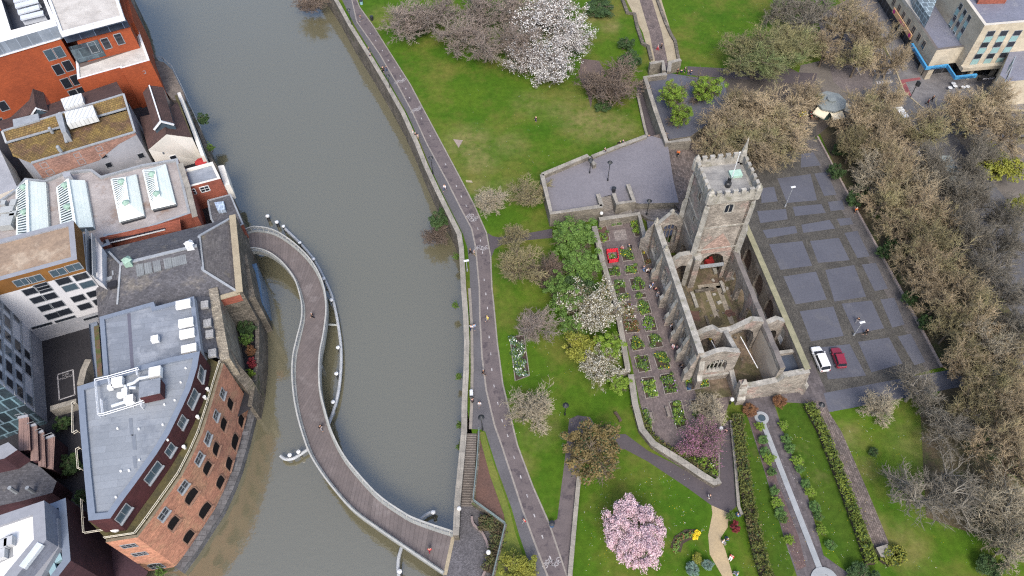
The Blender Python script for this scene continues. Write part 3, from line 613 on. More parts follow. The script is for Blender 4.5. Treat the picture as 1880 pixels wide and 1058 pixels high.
tree('dark', 572, 2, 32, 4, 'brown bare bush growing from the quay at the top', None, -4, name='bare_shrub')
for (a, b) in ((838, 470), (836, 560), (842, 690), (843, 780), (843, 820)): tree('green', a, b, 7, 2.5, 'green ivy tuft on the face of the quay wall', 'ivy tufts on the quay wall', -4, name='ivy_clump', cat='ivy')
# left bank plants
for (k, a, b, r, lb) in (('evergreen', 449, 600, 18, 'dark green shrub in the walled strip beside the slate warehouse'), ('green', 452, 622, 14, 'leafy green shrub in the middle of the walled riverside strip'), ('rust', 458, 642, 11, 'rusty orange shrub in the walled riverside strip'), ('redleaf', 461, 664, 10, 'red leaved shrub in the walled riverside strip'), ('fresh', 459, 685, 8, 'bright green small shrub at the narrow end of the walled strip'),
                         ('evergreen', 372, 216, 13, 'dark shrub hanging over the embankment below the white gable'), ('green', 386, 270, 8, 'small green tuft on the embankment wall'), ('green', 271, 254, 8, 'green bush wedged between the ochre roof and the white gable'), ('evergreen', 112, 775, 16, 'dark green shrub behind the courtyard wall'), ('evergreen', 125, 850, 24, 'dark green overgrowth in the lane beside the curved grey roof'), ('evergreen', 145, 912, 14, 'dark shrub at the corner of the purple brick block'), ('green', 294, 1050, 10, 'green bush at the foot of the brick warehouse corner')):
    tree(k, a, b, r, 3, lb, None, -1.0 if b < 1040 else -3.5, name='shrub', cat='shrub')

# hedges: boxes of leaves
def hedge(line, w, h, n, mat, label, z0=0.0, cat='hedge', name='hedge', group=None, lump=0.25):
    rg = np.random.default_rng(len(label)+n); pts = [np.array(p) for p in line]; sl = [np.linalg.norm(pts[i+1]-pts[i]) for i in range(len(pts)-1)]
    k = rg.choice(len(sl), n, p=np.array(sl)/sum(sl)); tt = rg.random(n)
    P0 = np.array(pts)[k]; P1 = np.array(pts)[k+1]; d = (P1-P0)/np.linalg.norm(P1-P0, axis=1, keepdims=True); nn = np.stack([-d[:, 1], d[:, 0]], 1)
    o = rg.uniform(-.5, .5, (n, 1))*w*(1+lump*rg.normal(size=(n, 1))*.5)
    zz = h*(1-0.5*rg.random(n)**2)*(1+lump*.6*np.sin(tt*23+k*3)); c = np.concatenate([P0+(P1-P0)*tt[:, None]+nn*o, (z0+zz)[:, None]], 1)
    V, Fq = leaves(rg, c, np.full(n, .15), n, .16); me = npmesh('foliage', V, Fq, [mat, L_DARK], (rg.random(n) < .15).astype(int))
    root = thing(name, label, cat, (0, 0, 0), 0, group); link(me, 'foliage', root)
    mb = MB(); band(mb, line, w*.8, z0, z0+h*.62, 0, 0); mb.build('stems', soil, root); return root
L_HEDGE = M('leaf_hedge', (0.105, 0.115, 0.026), (0.066, 0.078, 0.02), scale=.5, fine=.3, c3=(0.115, 0.085, 0.04), s3=.5)
hedge(XY([(1353, 762), (1362, 850), (1378, 945), (1392, 1010), (1412, 1075)], .8), 1.9, 1.5, 5200, L_HEDGE, 'long clipped hedge along the dark garden path')
hedge(XY([(1484, 742), (1510, 790), (1545, 880), (1580, 975), (1600, 1035)], .8), 1.6, 1.3, 5200, M('leaf_hedge_lime', (0.125, 0.16, 0.022), (0.075, 0.105, 0.02), scale=.5, fine=.3), 'long lime green hedge beside the cobbled side path')
hedge(XY([(1620, 1032), (1634, 1008), (1655, 1012), (1652, 1030), (1628, 1034)], .4), 1.1, 1.0, 1300, L_YELLOW, 'short yellow green hedge wrapped round the stone plinth')
hedge(XY([(879, 960), (905, 962), (918, 975), (912, 1010), (898, 1050)], -.5), 2.4, 1.2, 2200, M('leaf_bank', (0.09, 0.10, 0.035), (0.075, 0.055, 0.035), scale=.6, fine=.35), 'planted bank of mixed shrubs around the bridge landing', -1.2, 'shrubs', 'shrub_bank')
hedge(XY([(1166, 742), (1178, 775), (1200, 806), (1250, 838), (1290, 866), (1306, 872)], .8), 1.4, .9, 2200, L_HEDGE, 'low shaggy hedge inside the curved garden wall')
for side, pts in (('left', [(1396, 782), (1401, 806), (1406, 830), (1412, 842), (1418, 866), (1421, 900), (1426, 922), (1432, 940), (1438, 952), (1449, 990)]), ('right', [(1438, 780), (1444, 806), (1451, 822), (1464, 846), (1469, 860), (1480, 888), (1488, 902), (1497, 930), (1504, 948), (1508, 972), (1526, 1000)])):
    for i, (a, b) in enumerate(pts):
        tree('fresh' if i % 3 == 0 else 'bedgreen', a, b, 10+(i % 4), 1.5, 'small round rose bush in the row on the %s side of the water rill' % ('church garden' if side == 'left' else 'plaza'), 'round bushes on the %s side of the rill' % ('garden' if side == 'left' else 'plaza'), name='rose_bush', cat='bush')
sheet('rill_lawn', XY([(1344, 757), (1378, 757), (1398, 800), (1440, 930), (1455, 1000), (1462, 1040), (1440, 1090), (1410, 1090), (1392, 1010), (1372, 930), (1358, 850)]), 0.013, grassl)
sheet('side_lawn', XY([(1425, 745), (1475, 738), (1510, 795), (1560, 900), (1605, 1020), (1612, 1090), (1580, 1090), (1530, 1010), (1480, 890), (1440, 795)]), 0.013, grassl)
# ------------------------------------------------------------------ town side buildings
redbrick = M('brick_orange', (0.29, 0.066, 0.024), (0.225, 0.051, 0.02), scale=.25, fine=.14, brick=(.5, .16, .02), bvar=.12, mort=.85)
redbrick2 = M('brick_red', (0.27, 0.085, 0.055), (0.19, 0.062, 0.043), scale=.5, fine=.25, brick=(.5, .16, .02), bvar=.2, mort=.8)
oldbrick = M('brick_old', (0.45, 0.215, 0.138), (0.33, 0.158, 0.106), scale=.35, fine=.28, brick=(.5, .18, .02), bvar=.25, mort=.85, c3=(0.38, 0.21, 0.13), s3=.3, t3=(.5, .62))
mixbrick = M('brick_pinkish', (0.33, 0.19, 0.145), (0.22, 0.13, 0.105), scale=.4, fine=.3, brick=(.5, .18, .02), bvar=.25, mort=.8)
purplebrick = M('brick_purple', (0.060, 0.027, 0.033), (0.042, 0.020, 0.026), scale=.3, fine=.2, brick=(.6, .2, .02), bvar=.15, mort=.8)
maroon = M('cladding_maroon', (0.065, 0.020, 0.022), (0.045, 0.015, 0.018), scale=.3, fine=.2, brick=(1.4, .4, .02), bvar=.12, mort=.7)
render_w = M('render_white', (0.62, 0.60, 0.55), (0.54, 0.53, 0.49), scale=.3, fine=.06, c3=(0.42, 0.42, 0.40), s3=.5, t3=(.62, .75))
panel_w = M('panel_white', (0.54, 0.545, 0.56), (0.48, 0.485, 0.51), scale=.2, fine=.05)
render_g = M('render_grey', (0.30, 0.31, 0.34), (0.235, 0.245, 0.27), scale=.2, fine=.12, c3=(.36, .36, .38), s3=.3)
concretew = M('roof_concrete_white', (0.46, 0.44, 0.41), (0.36, 0.34, 0.315), scale=.35, fine=.12, c3=(0.30, 0.28, 0.25), s3=.5, t3=(.58, .72), brick=(2.4, 1.2, .03), bvar=.04, mort=.85)
whiteroof = M('roof_white', (0.70, 0.69, 0.67), (0.60, 0.60, 0.59), scale=.2, fine=.06, c3=(.5, .49, .46), s3=.4, t3=(.6, .75))
greyroof = M('roof_grey', (0.195, 0.215, 0.245), (0.155, 0.172, 0.20), scale=.12, fine=.08, c3=(0.235, 0.255, 0.285), s3=.3, t3=(.5, .62), brick=(6, 1.1, .03), bvar=.07, mort=.75, rough=.6)
greyroof2 = M('roof_grey_pale', (0.24, 0.26, 0.285), (0.19, 0.21, 0.235), scale=.1, fine=.08, c3=(0.15, 0.168, 0.195), s3=.22, t3=(.56, .7), brick=(5, 1.1, .03), bvar=.07, mort=.78, rough=.6)
parapet_b = P('parapet_blue_grey', (0.165, 0.195, 0.245), .5, .3)
parapet_g = P('parapet_grey', (0.24, 0.25, 0.275), .5, .3)
tanroof = M('roof_gravel_tan', (0.28, 0.205, 0.145), (0.215, 0.16, 0.118), scale=.3, fine=.22, fscale=2.2, c3=(.33, .265, .20), s3=.2)
brownclad = M('cladding_brown', (0.19, 0.088, 0.022), (0.15, 0.07, 0.02), scale=.3, fine=.08, brick=(1.2, 3.0, .02), bvar=.06, mort=.7)
slate = M('roof_slate', (0.094, 0.093, 0.101), (0.064, 0.064, 0.072), scale=.3, fine=.25, brick=(.45, .3, .02), bvar=.22, mort=.7, c3=(0.15, 0.138, 0.122), s3=.22, t3=(.55, .68))
lichen = M('roof_slate_lichen', (0.112, 0.104, 0.100), (0.075, 0.070, 0.072), scale=.3, fine=.25, brick=(.45, .3, .02), bvar=.2, mort=.7, c3=(0.20, 0.165, 0.075), s3=.2, t3=(.56, .7))
ochre = M('roof_tiles_ochre', (0.185, 0.128, 0.040), (0.12, 0.078, 0.036), scale=.35, fine=.3, brick=(.5, .42, .06), bvar=.25, mort=.5, c3=(0.115, 0.065, 0.045), s3=.16, t3=(.5, .62))
purpletile = M('roof_tiles_maroon', (0.090, 0.052, 0.045), (0.062, 0.038, 0.035), scale=.4, fine=.2, brick=(.5, .4, .05), bvar=.15, mort=.65)
lead = P('lead_grey', (0.27, 0.29, 0.31), .5, .4, 0, .2)
mint = M('glazing_mint', (0.72, 0.77, 0.72), (0.64, 0.71, 0.655), scale=.25, fine=.05, brick=(60, .62, .05), bvar=.02, mort=.88, rough=.3)
moss = M('moss_roof', (0.085, 0.072, 0.028), (0.055, 0.05, 0.026), scale=.5, fine=.35)
timber = M('timber_pink', (0.27, 0.175, 0.15), (0.19, 0.13, 0.115), scale=.6, fine=.2, stretch=(1, 1, .1))
skylight = P('skylight_white', (0.74, 0.74, 0.72), .25, .5, 0, .05)
copper = P('copper_green', (0.27, 0.40, 0.33), .6, .3, 0, .2)

def flat_roof(root, poly, zt, zb, wall, roof, par=None, pw=.5, ph=.5, rot=0.0, name='wall'):
    m = MB(); m.sides(poly, zb, zt); m.build(name, wall, root)
    ins = inset(poly, pw); m = MB(); n = len(poly)
    for i in range(n):
        j = (i+1) % n
        m.face([(*poly[i], zt), (*poly[j], zt), (*ins[j], zt), (*ins[i], zt)])
        m.face([(*ins[i], zt), (*ins[j], zt), (*ins[j], zt-ph), (*ins[i], zt-ph)])
    m.build('parapet', par or parapet_g, root)
    m = MB(); m.flat(ins, zt-ph); return m.build('roof', roof, root, rotuv=rot)
WMESH = {}
def window(root, p, A, B, w, h, frame=None, pane=None, fw=.12, bars=(1, 1), sill=None, name='window', arch=False):
    """window at world point p on the plan line A-B: frame with a pane child"""
    frame = frame or whitemetal; pane = pane or glassdark
    key = (round(w, 2), round(h, 2), frame.name, pane.name, fw, bars, sill, arch)
    if key not in WMESH:
        m = MB()
        if fw:
            m.box((-w/2, 0, 0), (fw, .16, h), 0); m.box((w/2, 0, 0), (fw, .16, h), 0); m.box((0, 0, -h/2), (w, .16, fw), 0)
            if not arch: m.box((0, 0, h/2), (w, .16, fw), 0)
            else:
                for k in range(8):
                    a0, a1 = math.pi*k/8, math.pi*(k+1)/8
                    m.bar((w/2*math.cos(a0), 0, h/2+w*.32*math.sin(a0)), (w/2*math.cos(a1), 0, h/2+w*.32*math.sin(a1)), .16, fw)
            for k in range(1, bars[0]): m.box((-w/2+w*k/bars[0], .0, 0), (fw*.6, .13, h), 0)
            for k in range(1, bars[1]): m.box((0, .0, -h/2+h*k/bars[1]), (w, .13, fw*.6), 0)
        if sill: m.box((0, -.12, -h/2-.1), (w+.3, .4, .16), 0)
        if not m.f: m.box((0, 0, -h/2-.05), (w, .14, .1), 0)
        q = MB()
        if arch:
            pts = [(-w/2, -.03, -h/2), (w/2, -.03, -h/2)]+[(w/2*math.cos(math.pi*k/8), -.03, h/2+w*.32*math.sin(math.pi*k/8)) for k in range(9)]
            q.face(pts)
        else: q.box((0, 0, 0), (w, .08, h), 0)
        f = m.build('window', frame); pn = q.build('pane', pane); WMESH[key] = (f.data, pn.data)
        bpy.data.objects.remove(f); bpy.data.objects.remove(pn)
    fm, pm = WMESH[key]; d = Vector((B[0]-A[0], B[1]-A[1])); ang = math.atan2(d.y, d.x)
    nn = Vector((d.y, -d.x, 0)).normalized()
    if (Vector((0, 0, H))-p).dot(nn) < 0: ang += math.pi
    f = link(fm, name, root); f.location = p; f.rotation_euler = (0, 0, ang); link(pm, 'pane', f); return f
def wins(root, pts, A, B, w, h, **k):
    for (a, b) in pts: window(root, onwall(a, b, A, B), A, B, w, h, **k)
def railing(name, root, line, z, h=1.1, mat=None, step=1.6, label=None, cat=None):
    m = MB(); mat = mat or whitemetal
    for i in range(len(line)-1):
        a, b = Vector((*line[i], z)), Vector((*line[i+1], z)); n = max(1, int((b-a).length/step))
        for k in (1.0, .55): m.bar(a+Vector((0, 0, h*k)), b+Vector((0, 0, h*k)), .07, .07)
        for k in range(n+1): q = a+(b-a)*k/n; m.bar(q, q+Vector((0, 0, h)), .06, .06)
    o = m.build(name, mat, root)
    if label: tag(o, label, cat)
    return o

# --- orange brick block at the top left
b1 = thing('brick_apartment_block', 'orange red brick apartment block with white flat roofs at the top left', 'apartment block', at(60, 120, -1))
b1.location = (0, 0, 0)
zU, zF, zL = 18.5, 15.5, 10.0
p = XY([(0, 104), (111, 71), (104, 50), (85, -40), (-90, -40), (-90, 131)], zF)
F1A, F1B = xy(0, 104, zF), xy(111, 71, zF)
m = MB(); m.sides(p, -1, zF); m.flat(p, zF-.05); m.build('wall', redbrick, b1)
m = MB(); band(m, XY([(-90, 131), (0, 104), (111, 71), (106, 58)], zF), .5, zF, zF+.35, 0, 0); m.build('parapet', whitemetal, b1)
# upper white storey with a stepped courtyard cut into it
outer = XY([(-90, 106), (0, 78), (106, 47), (80, -12), (60, -50), (-90, -30)], zU)
m = MB(); m.sides(outer, zF, zU); m.build('glazed_storey', M('glazing_storey', (0.20, 0.235, 0.28), (.15, .18, .22), scale=.3, fine=.1, brick=(2.2, 4, .06), bvar=.2, mort=1.5, rough=.25), b1)
ring = XY([(4, 5), (20, 56), (93, 36), (78, -4), (72, -20), (0, -8)], zU)
m = MB()
for i, j in (((-90, 106), None),): pass
o6 = XY([(-90, -30), (-90, 106), (106, 47), (80, -12), (60, -50)], zU)
for quad in ([(-90, 106), (0, 78), (20, 56), (4, 5), (-3, -12), (-90, 10)], [(0, 78), (106, 47), (93, 36), (20, 56)], [(106, 47), (80, -12), (72, -24), (78, -4), (93, 36)]): m.flat(XY(quad, zU), zU)
m.build('roof', whiteroof, b1)
m = MB(); m.flat(ring, zF+.1); m.sides(ring, zF+.1, zU); m.build('courtyard', P('courtyard_slate', (0.07, 0.075, 0.09), .5), b1)
for k, (a0, c0) in enumerate((((38, 34), (80, 24)), ((33, 24), (72, 13)), ((28, 12), (70, 1)), ((25, 2), (60, -6)))):
    m = MB(); A_, B_ = at(*a0, zF+2.2), at(*c0, zF+2.2); m.bar(A_, B_, 1.5, .35); m.bar(A_+Vector((0, 0, -.9)), B_+Vector((0, 0, -.9)), .2, 1.6); m.build('balcony', P('balcony_white', (.52, .56, .62), .5), b1)
m = MB()
for (a, bq) in ((31, 82), (39, 79), (48, 77), (69, 74)):
    q = at(a, bq, zF); m.box((q.x, q.y, zF+.4), (.8, .8, .8), .3)
m.build('terrace_chairs', whitemetal, b1)
railing('terrace_railing', b1, XY([(0, 100), (107, 69)], zF+.3), zF+.3, .9, greymetal)
wins(b1, [(92, 101), (109, 96)], F1A, F1B, 1.7, 2.6, frame=greymetal, pane=glassblue); wins(b1, [(107, 128), (125, 121)], F1A, F1B, 1.7, 2.6, frame=greymetal, pane=glassdark)
wins(b1, [(122, 153), (139, 147)], F1A, F1B, 1.7, 2.6, frame=greymetal, pane=glassdark); wins(b1, [(136, 174), (151, 169)], F1A, F1B, 1.7, 2.6, frame=greymetal, pane=glassdark)
# projecting left wing
wp = XY([(-60, 128), (-2, 150), (2, 152), (-20, 190), (-90, 200)], zF-2)
wA, wB = xy(-60, 170, 9), xy(20, 178, 9)
wins(b1, [(6, 195), (1, 226)], xy(0, 104, zF), xy(111, 71, zF), 1.7, 2.4, frame=greymetal, pane=glassdark)
# second block
p2 = XY([(84, -10), (110, 61), (227, 30), (216, -4), (214, -60), (60, -60)], zU)
flat_roof(b1, p2, zU, zU-1.0, whitemetal, concretew, whitemetal, .6, .35, rot=RAD(7), name='fascia')
A2, B2 = xy(111, 62, zU-1), xy(229, 32, zU-1)
d2 = (Vector(B2)-Vector(A2)).normalized(); n2 = Vector((-d2.y, d2.x))
A2i, B2i = Vector(A2)+n2*1.0, Vector(B2)+n2*1.0
m = MB(); m.face([(*A2i, zU-4), (*B2i, zU-4), (*B2i, zU-1), (*A2i, zU-1)]); m.build('glazed_strip', M('glazing_strip', (0.045, 0.065, 0.095), (.03, .04, .06), scale=.3, brick=(3.0, 3.2, .07), bvar=.3, mort=4.0, rough=.15, fine=.1), b1)
p2b = [tuple(Vector(A2)+d2*2), tuple(B2), tuple(Vector(B2)+n2*30), tuple(Vector(A2)+n2*30)]
m = MB(); m.sides(p2b, zL-2, zU-4.2); m.flat(p2b, zU-4.2); m.build('wall', redbrick, b1)
m = MB(); q0, q1 = Vector(A2), Vector(A2)+d2*6; m.face([(*(q0-n2*.05), zL), (*(q1-n2*.05), zL), (*(q1-n2*.05), zU-4.3), (*(q0-n2*.05), zU-4.3)]); m.build('glazed_stair', M('glazing_stair', (0.06, 0.085, 0.10), (.025, .03, .04), scale=.5, brick=(2.0, 2.2, .08), bvar=.5, mort=2.0, rough=.15), b1)
wins(b1, [(171, 87), (195, 80), (219, 72)], A2, B2, 1.5, 2.6, frame=greymetal, pane=glassdark)
# lower terrace block
p3 = XY([(139, 112), (247, 78), (236, 46), (250, 43), (275, 111), (222, 126), (220, 124), (142, 146)], zL)
flat_roof(b1, p3, zL, -1, redbrick, concretew, whitemetal, .5, .35, rot=RAD(7))
railing('terrace_railing', b1, XY([(140, 111), (247, 79)], zL), zL, 1.6, greymetal, 1.2)
m = MB(); m.flat(XY([(143, 113), (246, 81), (248, 88), (146, 122)], zL), zL-.33); m.build('shadow_strip', M('deck_brown', (.12, .095, .085), (.09, .07, .065), scale=.8, fine=.3), b1)  # slatted shadow along the railing, painted as a dark brown sheet
mm_ = MB(); A3, B3 = xy(142, 146, zL), xy(275, 111, zL); window(b1, onwall(263, 133, A3, B3), A3, B3, .9, .7, frame=greymetal)
# river side wing
p4_ = XY([(216, -10), (232, 44), (246, 42), (238, 10), (230, -20)], zL+3); m = MB(); m.sides(p4_, -1, zL+3); m.flat(p4_, zL+3); m.build('wall', redbrick, b1)
mq = XY([(285, 112), (300, 114), (316, 128), (337, 170), (342, 186), (318, 184), (300, 165), (283, 128)], 0)
m = MB(); m.prism(mq, -1, 0); o = m.build('quay_terrace', M('paving_tan', (.17, .145, .125), (.12, .105, .095), scale=.4, fine=.25, brick=(.6, .4, .02), bvar=.2, mort=.7)); tag(o, 'small rounded tan paved terrace beside the orange brick block', 'terrace')
railing('quay_railing', None, XY([(284, 108), (301, 112), (318, 127), (339, 170), (352, 200), (370, 238)], 0), 0, 1.1, greymetal, 1.6, 'thin grey railing round the rounded quay terrace', 'railing')

# --- ochre tiled warehouse
b2 = thing('tiled_warehouse', 'old warehouse with two ochre mossy tiled roofs and glass rooflights', 'warehouse')
zE, zR, zV = 9.0, 11.2, 9.6
R1a, R1b = at(4, 241, zR), at(227, 173, zR); V1a, V1b = at(12, 263, zV), at(232, 200, zV)
E0a, E0b = at(-6, 224, zE), at(214, 150, zE); R2a, R2b = at(14, 265, zV+.1), at(234, 203, zV+.1); E2a, E2b = at(58, 300, zE), at(248, 243, zE)
def slope(name, a, b, c, d, mat, root, t=.15):
    m = MB(); m.face([a, b, c, d]); dn = Vector((0, 0, -t)); m.face([a, a+dn, b+dn, b]); m.face([b, b+dn, c+dn, c]); m.face([c, c+dn, d+dn, d]); m.face([d, d+dn, a+dn, a]); return m.build(name, mat, root)
slope('roof_slope', E0a, E0b, R1b, R1a, purpletile, b2); slope('roof_slope', R1a, R1b, V1b, V1a, ochre, b2)
E2c = at(24, 284, zE); E2d = at(55, 276, zE)
slope('roof_slope', R2a, R2b, E2b, E2a, ochre, b2)
slope('roof_slope', R2a, E2a, at(56, 279, zE+.1), at(24, 287, zE+.1), ochre, b2)
m = MB(); m.bar(R1a, R1b, .35, .25); m.bar(V1a+Vector((0, 0, .12)), V1b+Vector((0, 0, .12)), .5, .2); m.bar(at(109, 207, zR+.1), at(122, 262, zE+.6), .5, .25); m.bar(E2a+Vector((0, 0, .1)), E2b+Vector((0, 0, .1)), .4, .25); m.bar(R1b, E2b, .4, .3); m.bar(R1a, V1a, .4, .3); m.build('ridge_flashing', lead, b2)
wallp = [(E2a.x, E2a.y), (E2b.x, E2b.y), (R1b.x, R1b.y), (E0b.x, E0b.y), (E0a.x, E0a.y), (R1a.x, R1a.y), (R2a.x, R2a.y)]
m = MB(); m.sides(wallp, -1, zE-.05); m.build('wall', render_g, b2)
dw = (Vector(wallp[1])-Vector(wallp[0])).normalized(); nw = Vector((dw.y, -dw.x))*.06
a_, b_ = Vector(wallp[0])+nw, Vector(wallp[1])+nw; ln_ = (b_-a_).length
m = MB(); m.face([(*a_, zE-4.2), (*(a_+dw*ln_*.55), zE-4.0), (*(a_+dw*ln_*.8), zE-1.6), (*b_, zE-.6), (*b_, zE-.1), (*a_, zE-.1)]); m.build('brick_facing', mixbrick, b2)
wA, wB = wallp[0], wallp[1]
wins(b2, [(142, 285), (182, 273)], wA, wB, 1.1, 1.1, frame=lead); wins(b2, [(81, 303), (150, 297), (190, 286), (92, 316), (200, 303), (259, 286)], wA, wB, 1.2, 1.3, frame=lead)
for (q, nm) in (([(111, 182), (149, 171), (153, 187), (118, 200)], 'rooflight'), ([(118, 206), (170, 193), (177, 213), (123, 228)], 'rooflight')):
    c = [at(*k, zR+.5) for k in q]; m = MB(); m.face(c[::-1])
    for i in range(4):
        m.face([c[i], c[(i+1) % 4], c[(i+1) % 4]-Vector((0, 0, 1.4)), c[i]-Vector((0, 0, 1.4))])
    o = m.build(nm, M('rooflight_glass', (.58, .60, .60), (.5, .52, .52), scale=.4, fine=.06, brick=(.8, 9, .09), bvar=.05, mort=.65, rough=.3), b2)
m = MB(); pv = XY([(100, 210), (112, 206), (120, 240), (112, 242)], zR+.9); m.prism(pv, zE, zR+.7); m.build('vent_box', lead, b2)
m = MB(); pv = XY([(22, 218), (69, 207), (71, 219), (24, 233)], zR+.4); m.prism(pv, zE, zR+.2); m.build('flat_dormer', lead, b2)
for (e, rr) in (((91, 236), .32), ((106, 270), .35)):
    q = at(*e, zR); m = MB(); m.lathe([(rr, -1.2), (rr, .1), (rr*.7, .25), (0, .3)], q, 10); m.build('roof_vent', lead, b2)
def gable(root, ra, rb, ea, eb, ec, ed, mat, wallm, zb, name='roof'):
    """ridge ra-rb, eaves ea-eb on one side, ec-ed on the other; gable ends at a/c and b/d"""
    slope('roof_slope', ra, rb, eb, ea, mat, root); slope('roof_slope', rb, ra, ec, ed, mat, root)
    m = MB(); 
    for (r_, e1, e2) in ((ra, ea, ec), (rb, eb, ed)):
        m.face([(e1.x, e1.y, zb), (e2.x, e2.y, zb), e2-Vector((0, 0, .1)), r_-Vector((0, 0, .1)), e1-Vector((0, 0, .1))])
    for (e1, e2) in ((ea, eb), (ec, ed)): m.face([(e1.x, e1.y, zb), (e2.x, e2.y, zb), e2-Vector((0, 0, .1)), e1-Vector((0, 0, .1))])
    return m.build('wall', wallm, root)
# little gabled dormer hall behind it
b2b = thing('gabled_dormer_house', 'small maroon tiled gable roof wedged between the orange block and ochre roof', 'house')
gable(b2b, at(60, 163, 12), at(66, 199, 12), at(52, 190, 10), at(59, 211, 10), at(80, 170, 10), at(90, 208, 10), purpletile, glassblue, 3)
m = MB(); m.bar(at(66, 199, 12.1), at(58, 211, 10.1), .3, .3); m.bar(at(66, 199, 12.1), at(86, 205, 10.1), .3, .3); m.build('bargeboard', whitemetal, b2b)
slope('roof_slope', at(20, 215, 9), at(60, 178, 10.5), at(58, 208, 10), at(30, 222, 9.2), purpletile, b2b)

# --- white gabled house by the river
b3 = thing('white_gabled_house', 'white rendered gabled house with maroon tiled roof at the river edge', 'house')
ap = at(305, 246, 9.2)
gable(b3, at(300, 205, 9.2), ap, at(256, 215, 5.8), at(272, 274, 5.8), at(326, 188, 5.8), at(352, 252, 5.8), purpletile, render_w, -1.2)
gA, gB = xy(272, 274, 5.8), xy(352, 252, 5.8)
wins(b3, [(310, 275), (318, 289)], gA, gB, 1.3, 1.0, frame=whitemetal); window(b3, onwall(300, 281, gA, gB), gA, gB, .25, .5, frame=lead)
gable(b3, at(274, 157, 11), at(295, 223, 11), at(262, 170, 9), at(283, 236, 9), at(299, 160, 9), at(319, 228, 9), purpletile, glassblue, 5)
m = MB(); m.bar(at(295, 223, 11.1), at(283, 238, 9.1), .35, .35); m.bar(at(295, 223, 11.1), at(319, 229, 9.1), .35, .35); m.bar(at(274, 157, 11.1), at(295, 223, 11.1), .25, .2); m.build('bargeboard', whitemetal, b3)
m = MB(); band(m, XY([(328, 170), (352, 232), (372, 286)], 4.0), .7, -1.2, 4.0, 0, 0); m.build('river_wall', render_w, b3)
m = MB(); band(m, XY([(323, 176), (350, 250)], 5.6), .5, 5.2, 5.75, 0, 0); m.build('gutter', moss, b3)

# --- small flat roofed brick house
b4 = thing('flat_brick_house', 'small red brick flat roofed house beside the white gable', 'house')
pb = XY([(336, 313), (391, 299), (404, 325), (343, 342)], 5.6); pb = XY([(335, 312), (390, 297), (405, 328), (342, 345)], 5.6)
flat_roof(b4, pb, 5.6, -1, redbrick2, greyroof, render_w, .5, .5, rot=RAD(7))
A4, B4 = pb[3], pb[2]
wins(b4, [(376, 347)], A4, B4, 1.7, 1.4, bars=(2, 2), fw=.16); window(b4, onwall(355, 352, A4, B4), A4, B4, .9, 1.4, bars=(1, 2), fw=.16)
m = MB(); pe = XY([(400, 305), (411, 303), (422, 338), (412, 342)], 3.2); m.prism(pe, -1, 3.2, 0); m.build('side_wing', render_w, b4)
o = MB(); 
for k in range(8):
    a0, a1 = k*math.pi/4, (k+1)*math.pi/4; q = at(368, 296, 2.4); o.face([(q.x, q.y, 2.7), (q.x+1.3*math.cos(a0), q.y+1.3*math.sin(a0), 2.2), (q.x+1.3*math.cos(a1), q.y+1.3*math.sin(a1), 2.2)])
par = thing('parasol', 'small red parasol between the white gable and flat brick house', 'parasol'); o.build('canopy', P('fabric_red', (.35, .03, .03), .8), par); m = MB(); q = at(368, 296, 2.4); m.tube([(q.x, q.y, -1), (q.x, q.y, 2.6)], .05); m.build('pole', greymetal, par)
# courtyard annex with glass lantern
b5 = thing('slate_annex', 'low slate roofed annex with small glass lantern by the river', 'annex')
an = XY([(382, 369), (423, 358), (446, 412), (405, 432), (388, 402)], 2.6); m = MB(); m.prism(an, -1.5, 2.6, 0, 1); m.build('roof', [redbrick2, slate], b5)
m = MB(); band(m, an+[an[0]], .35, 2.6, 2.75, 0, 0); m.build('flashing', lead, b5)
c = [at(*k, 3.6) for k in ((393, 371), (410, 369), (413, 384), (399, 386))]; m = MB(); m.prism([(k.x, k.y) for k in c], 2.6, 3.5); m.build('lantern', M('lantern_glass', (.35, .42, .50), (.25, .31, .4), scale=.4, brick=(.9, 4, .08), bvar=.1, mort=1.6, rough=.2), b5)

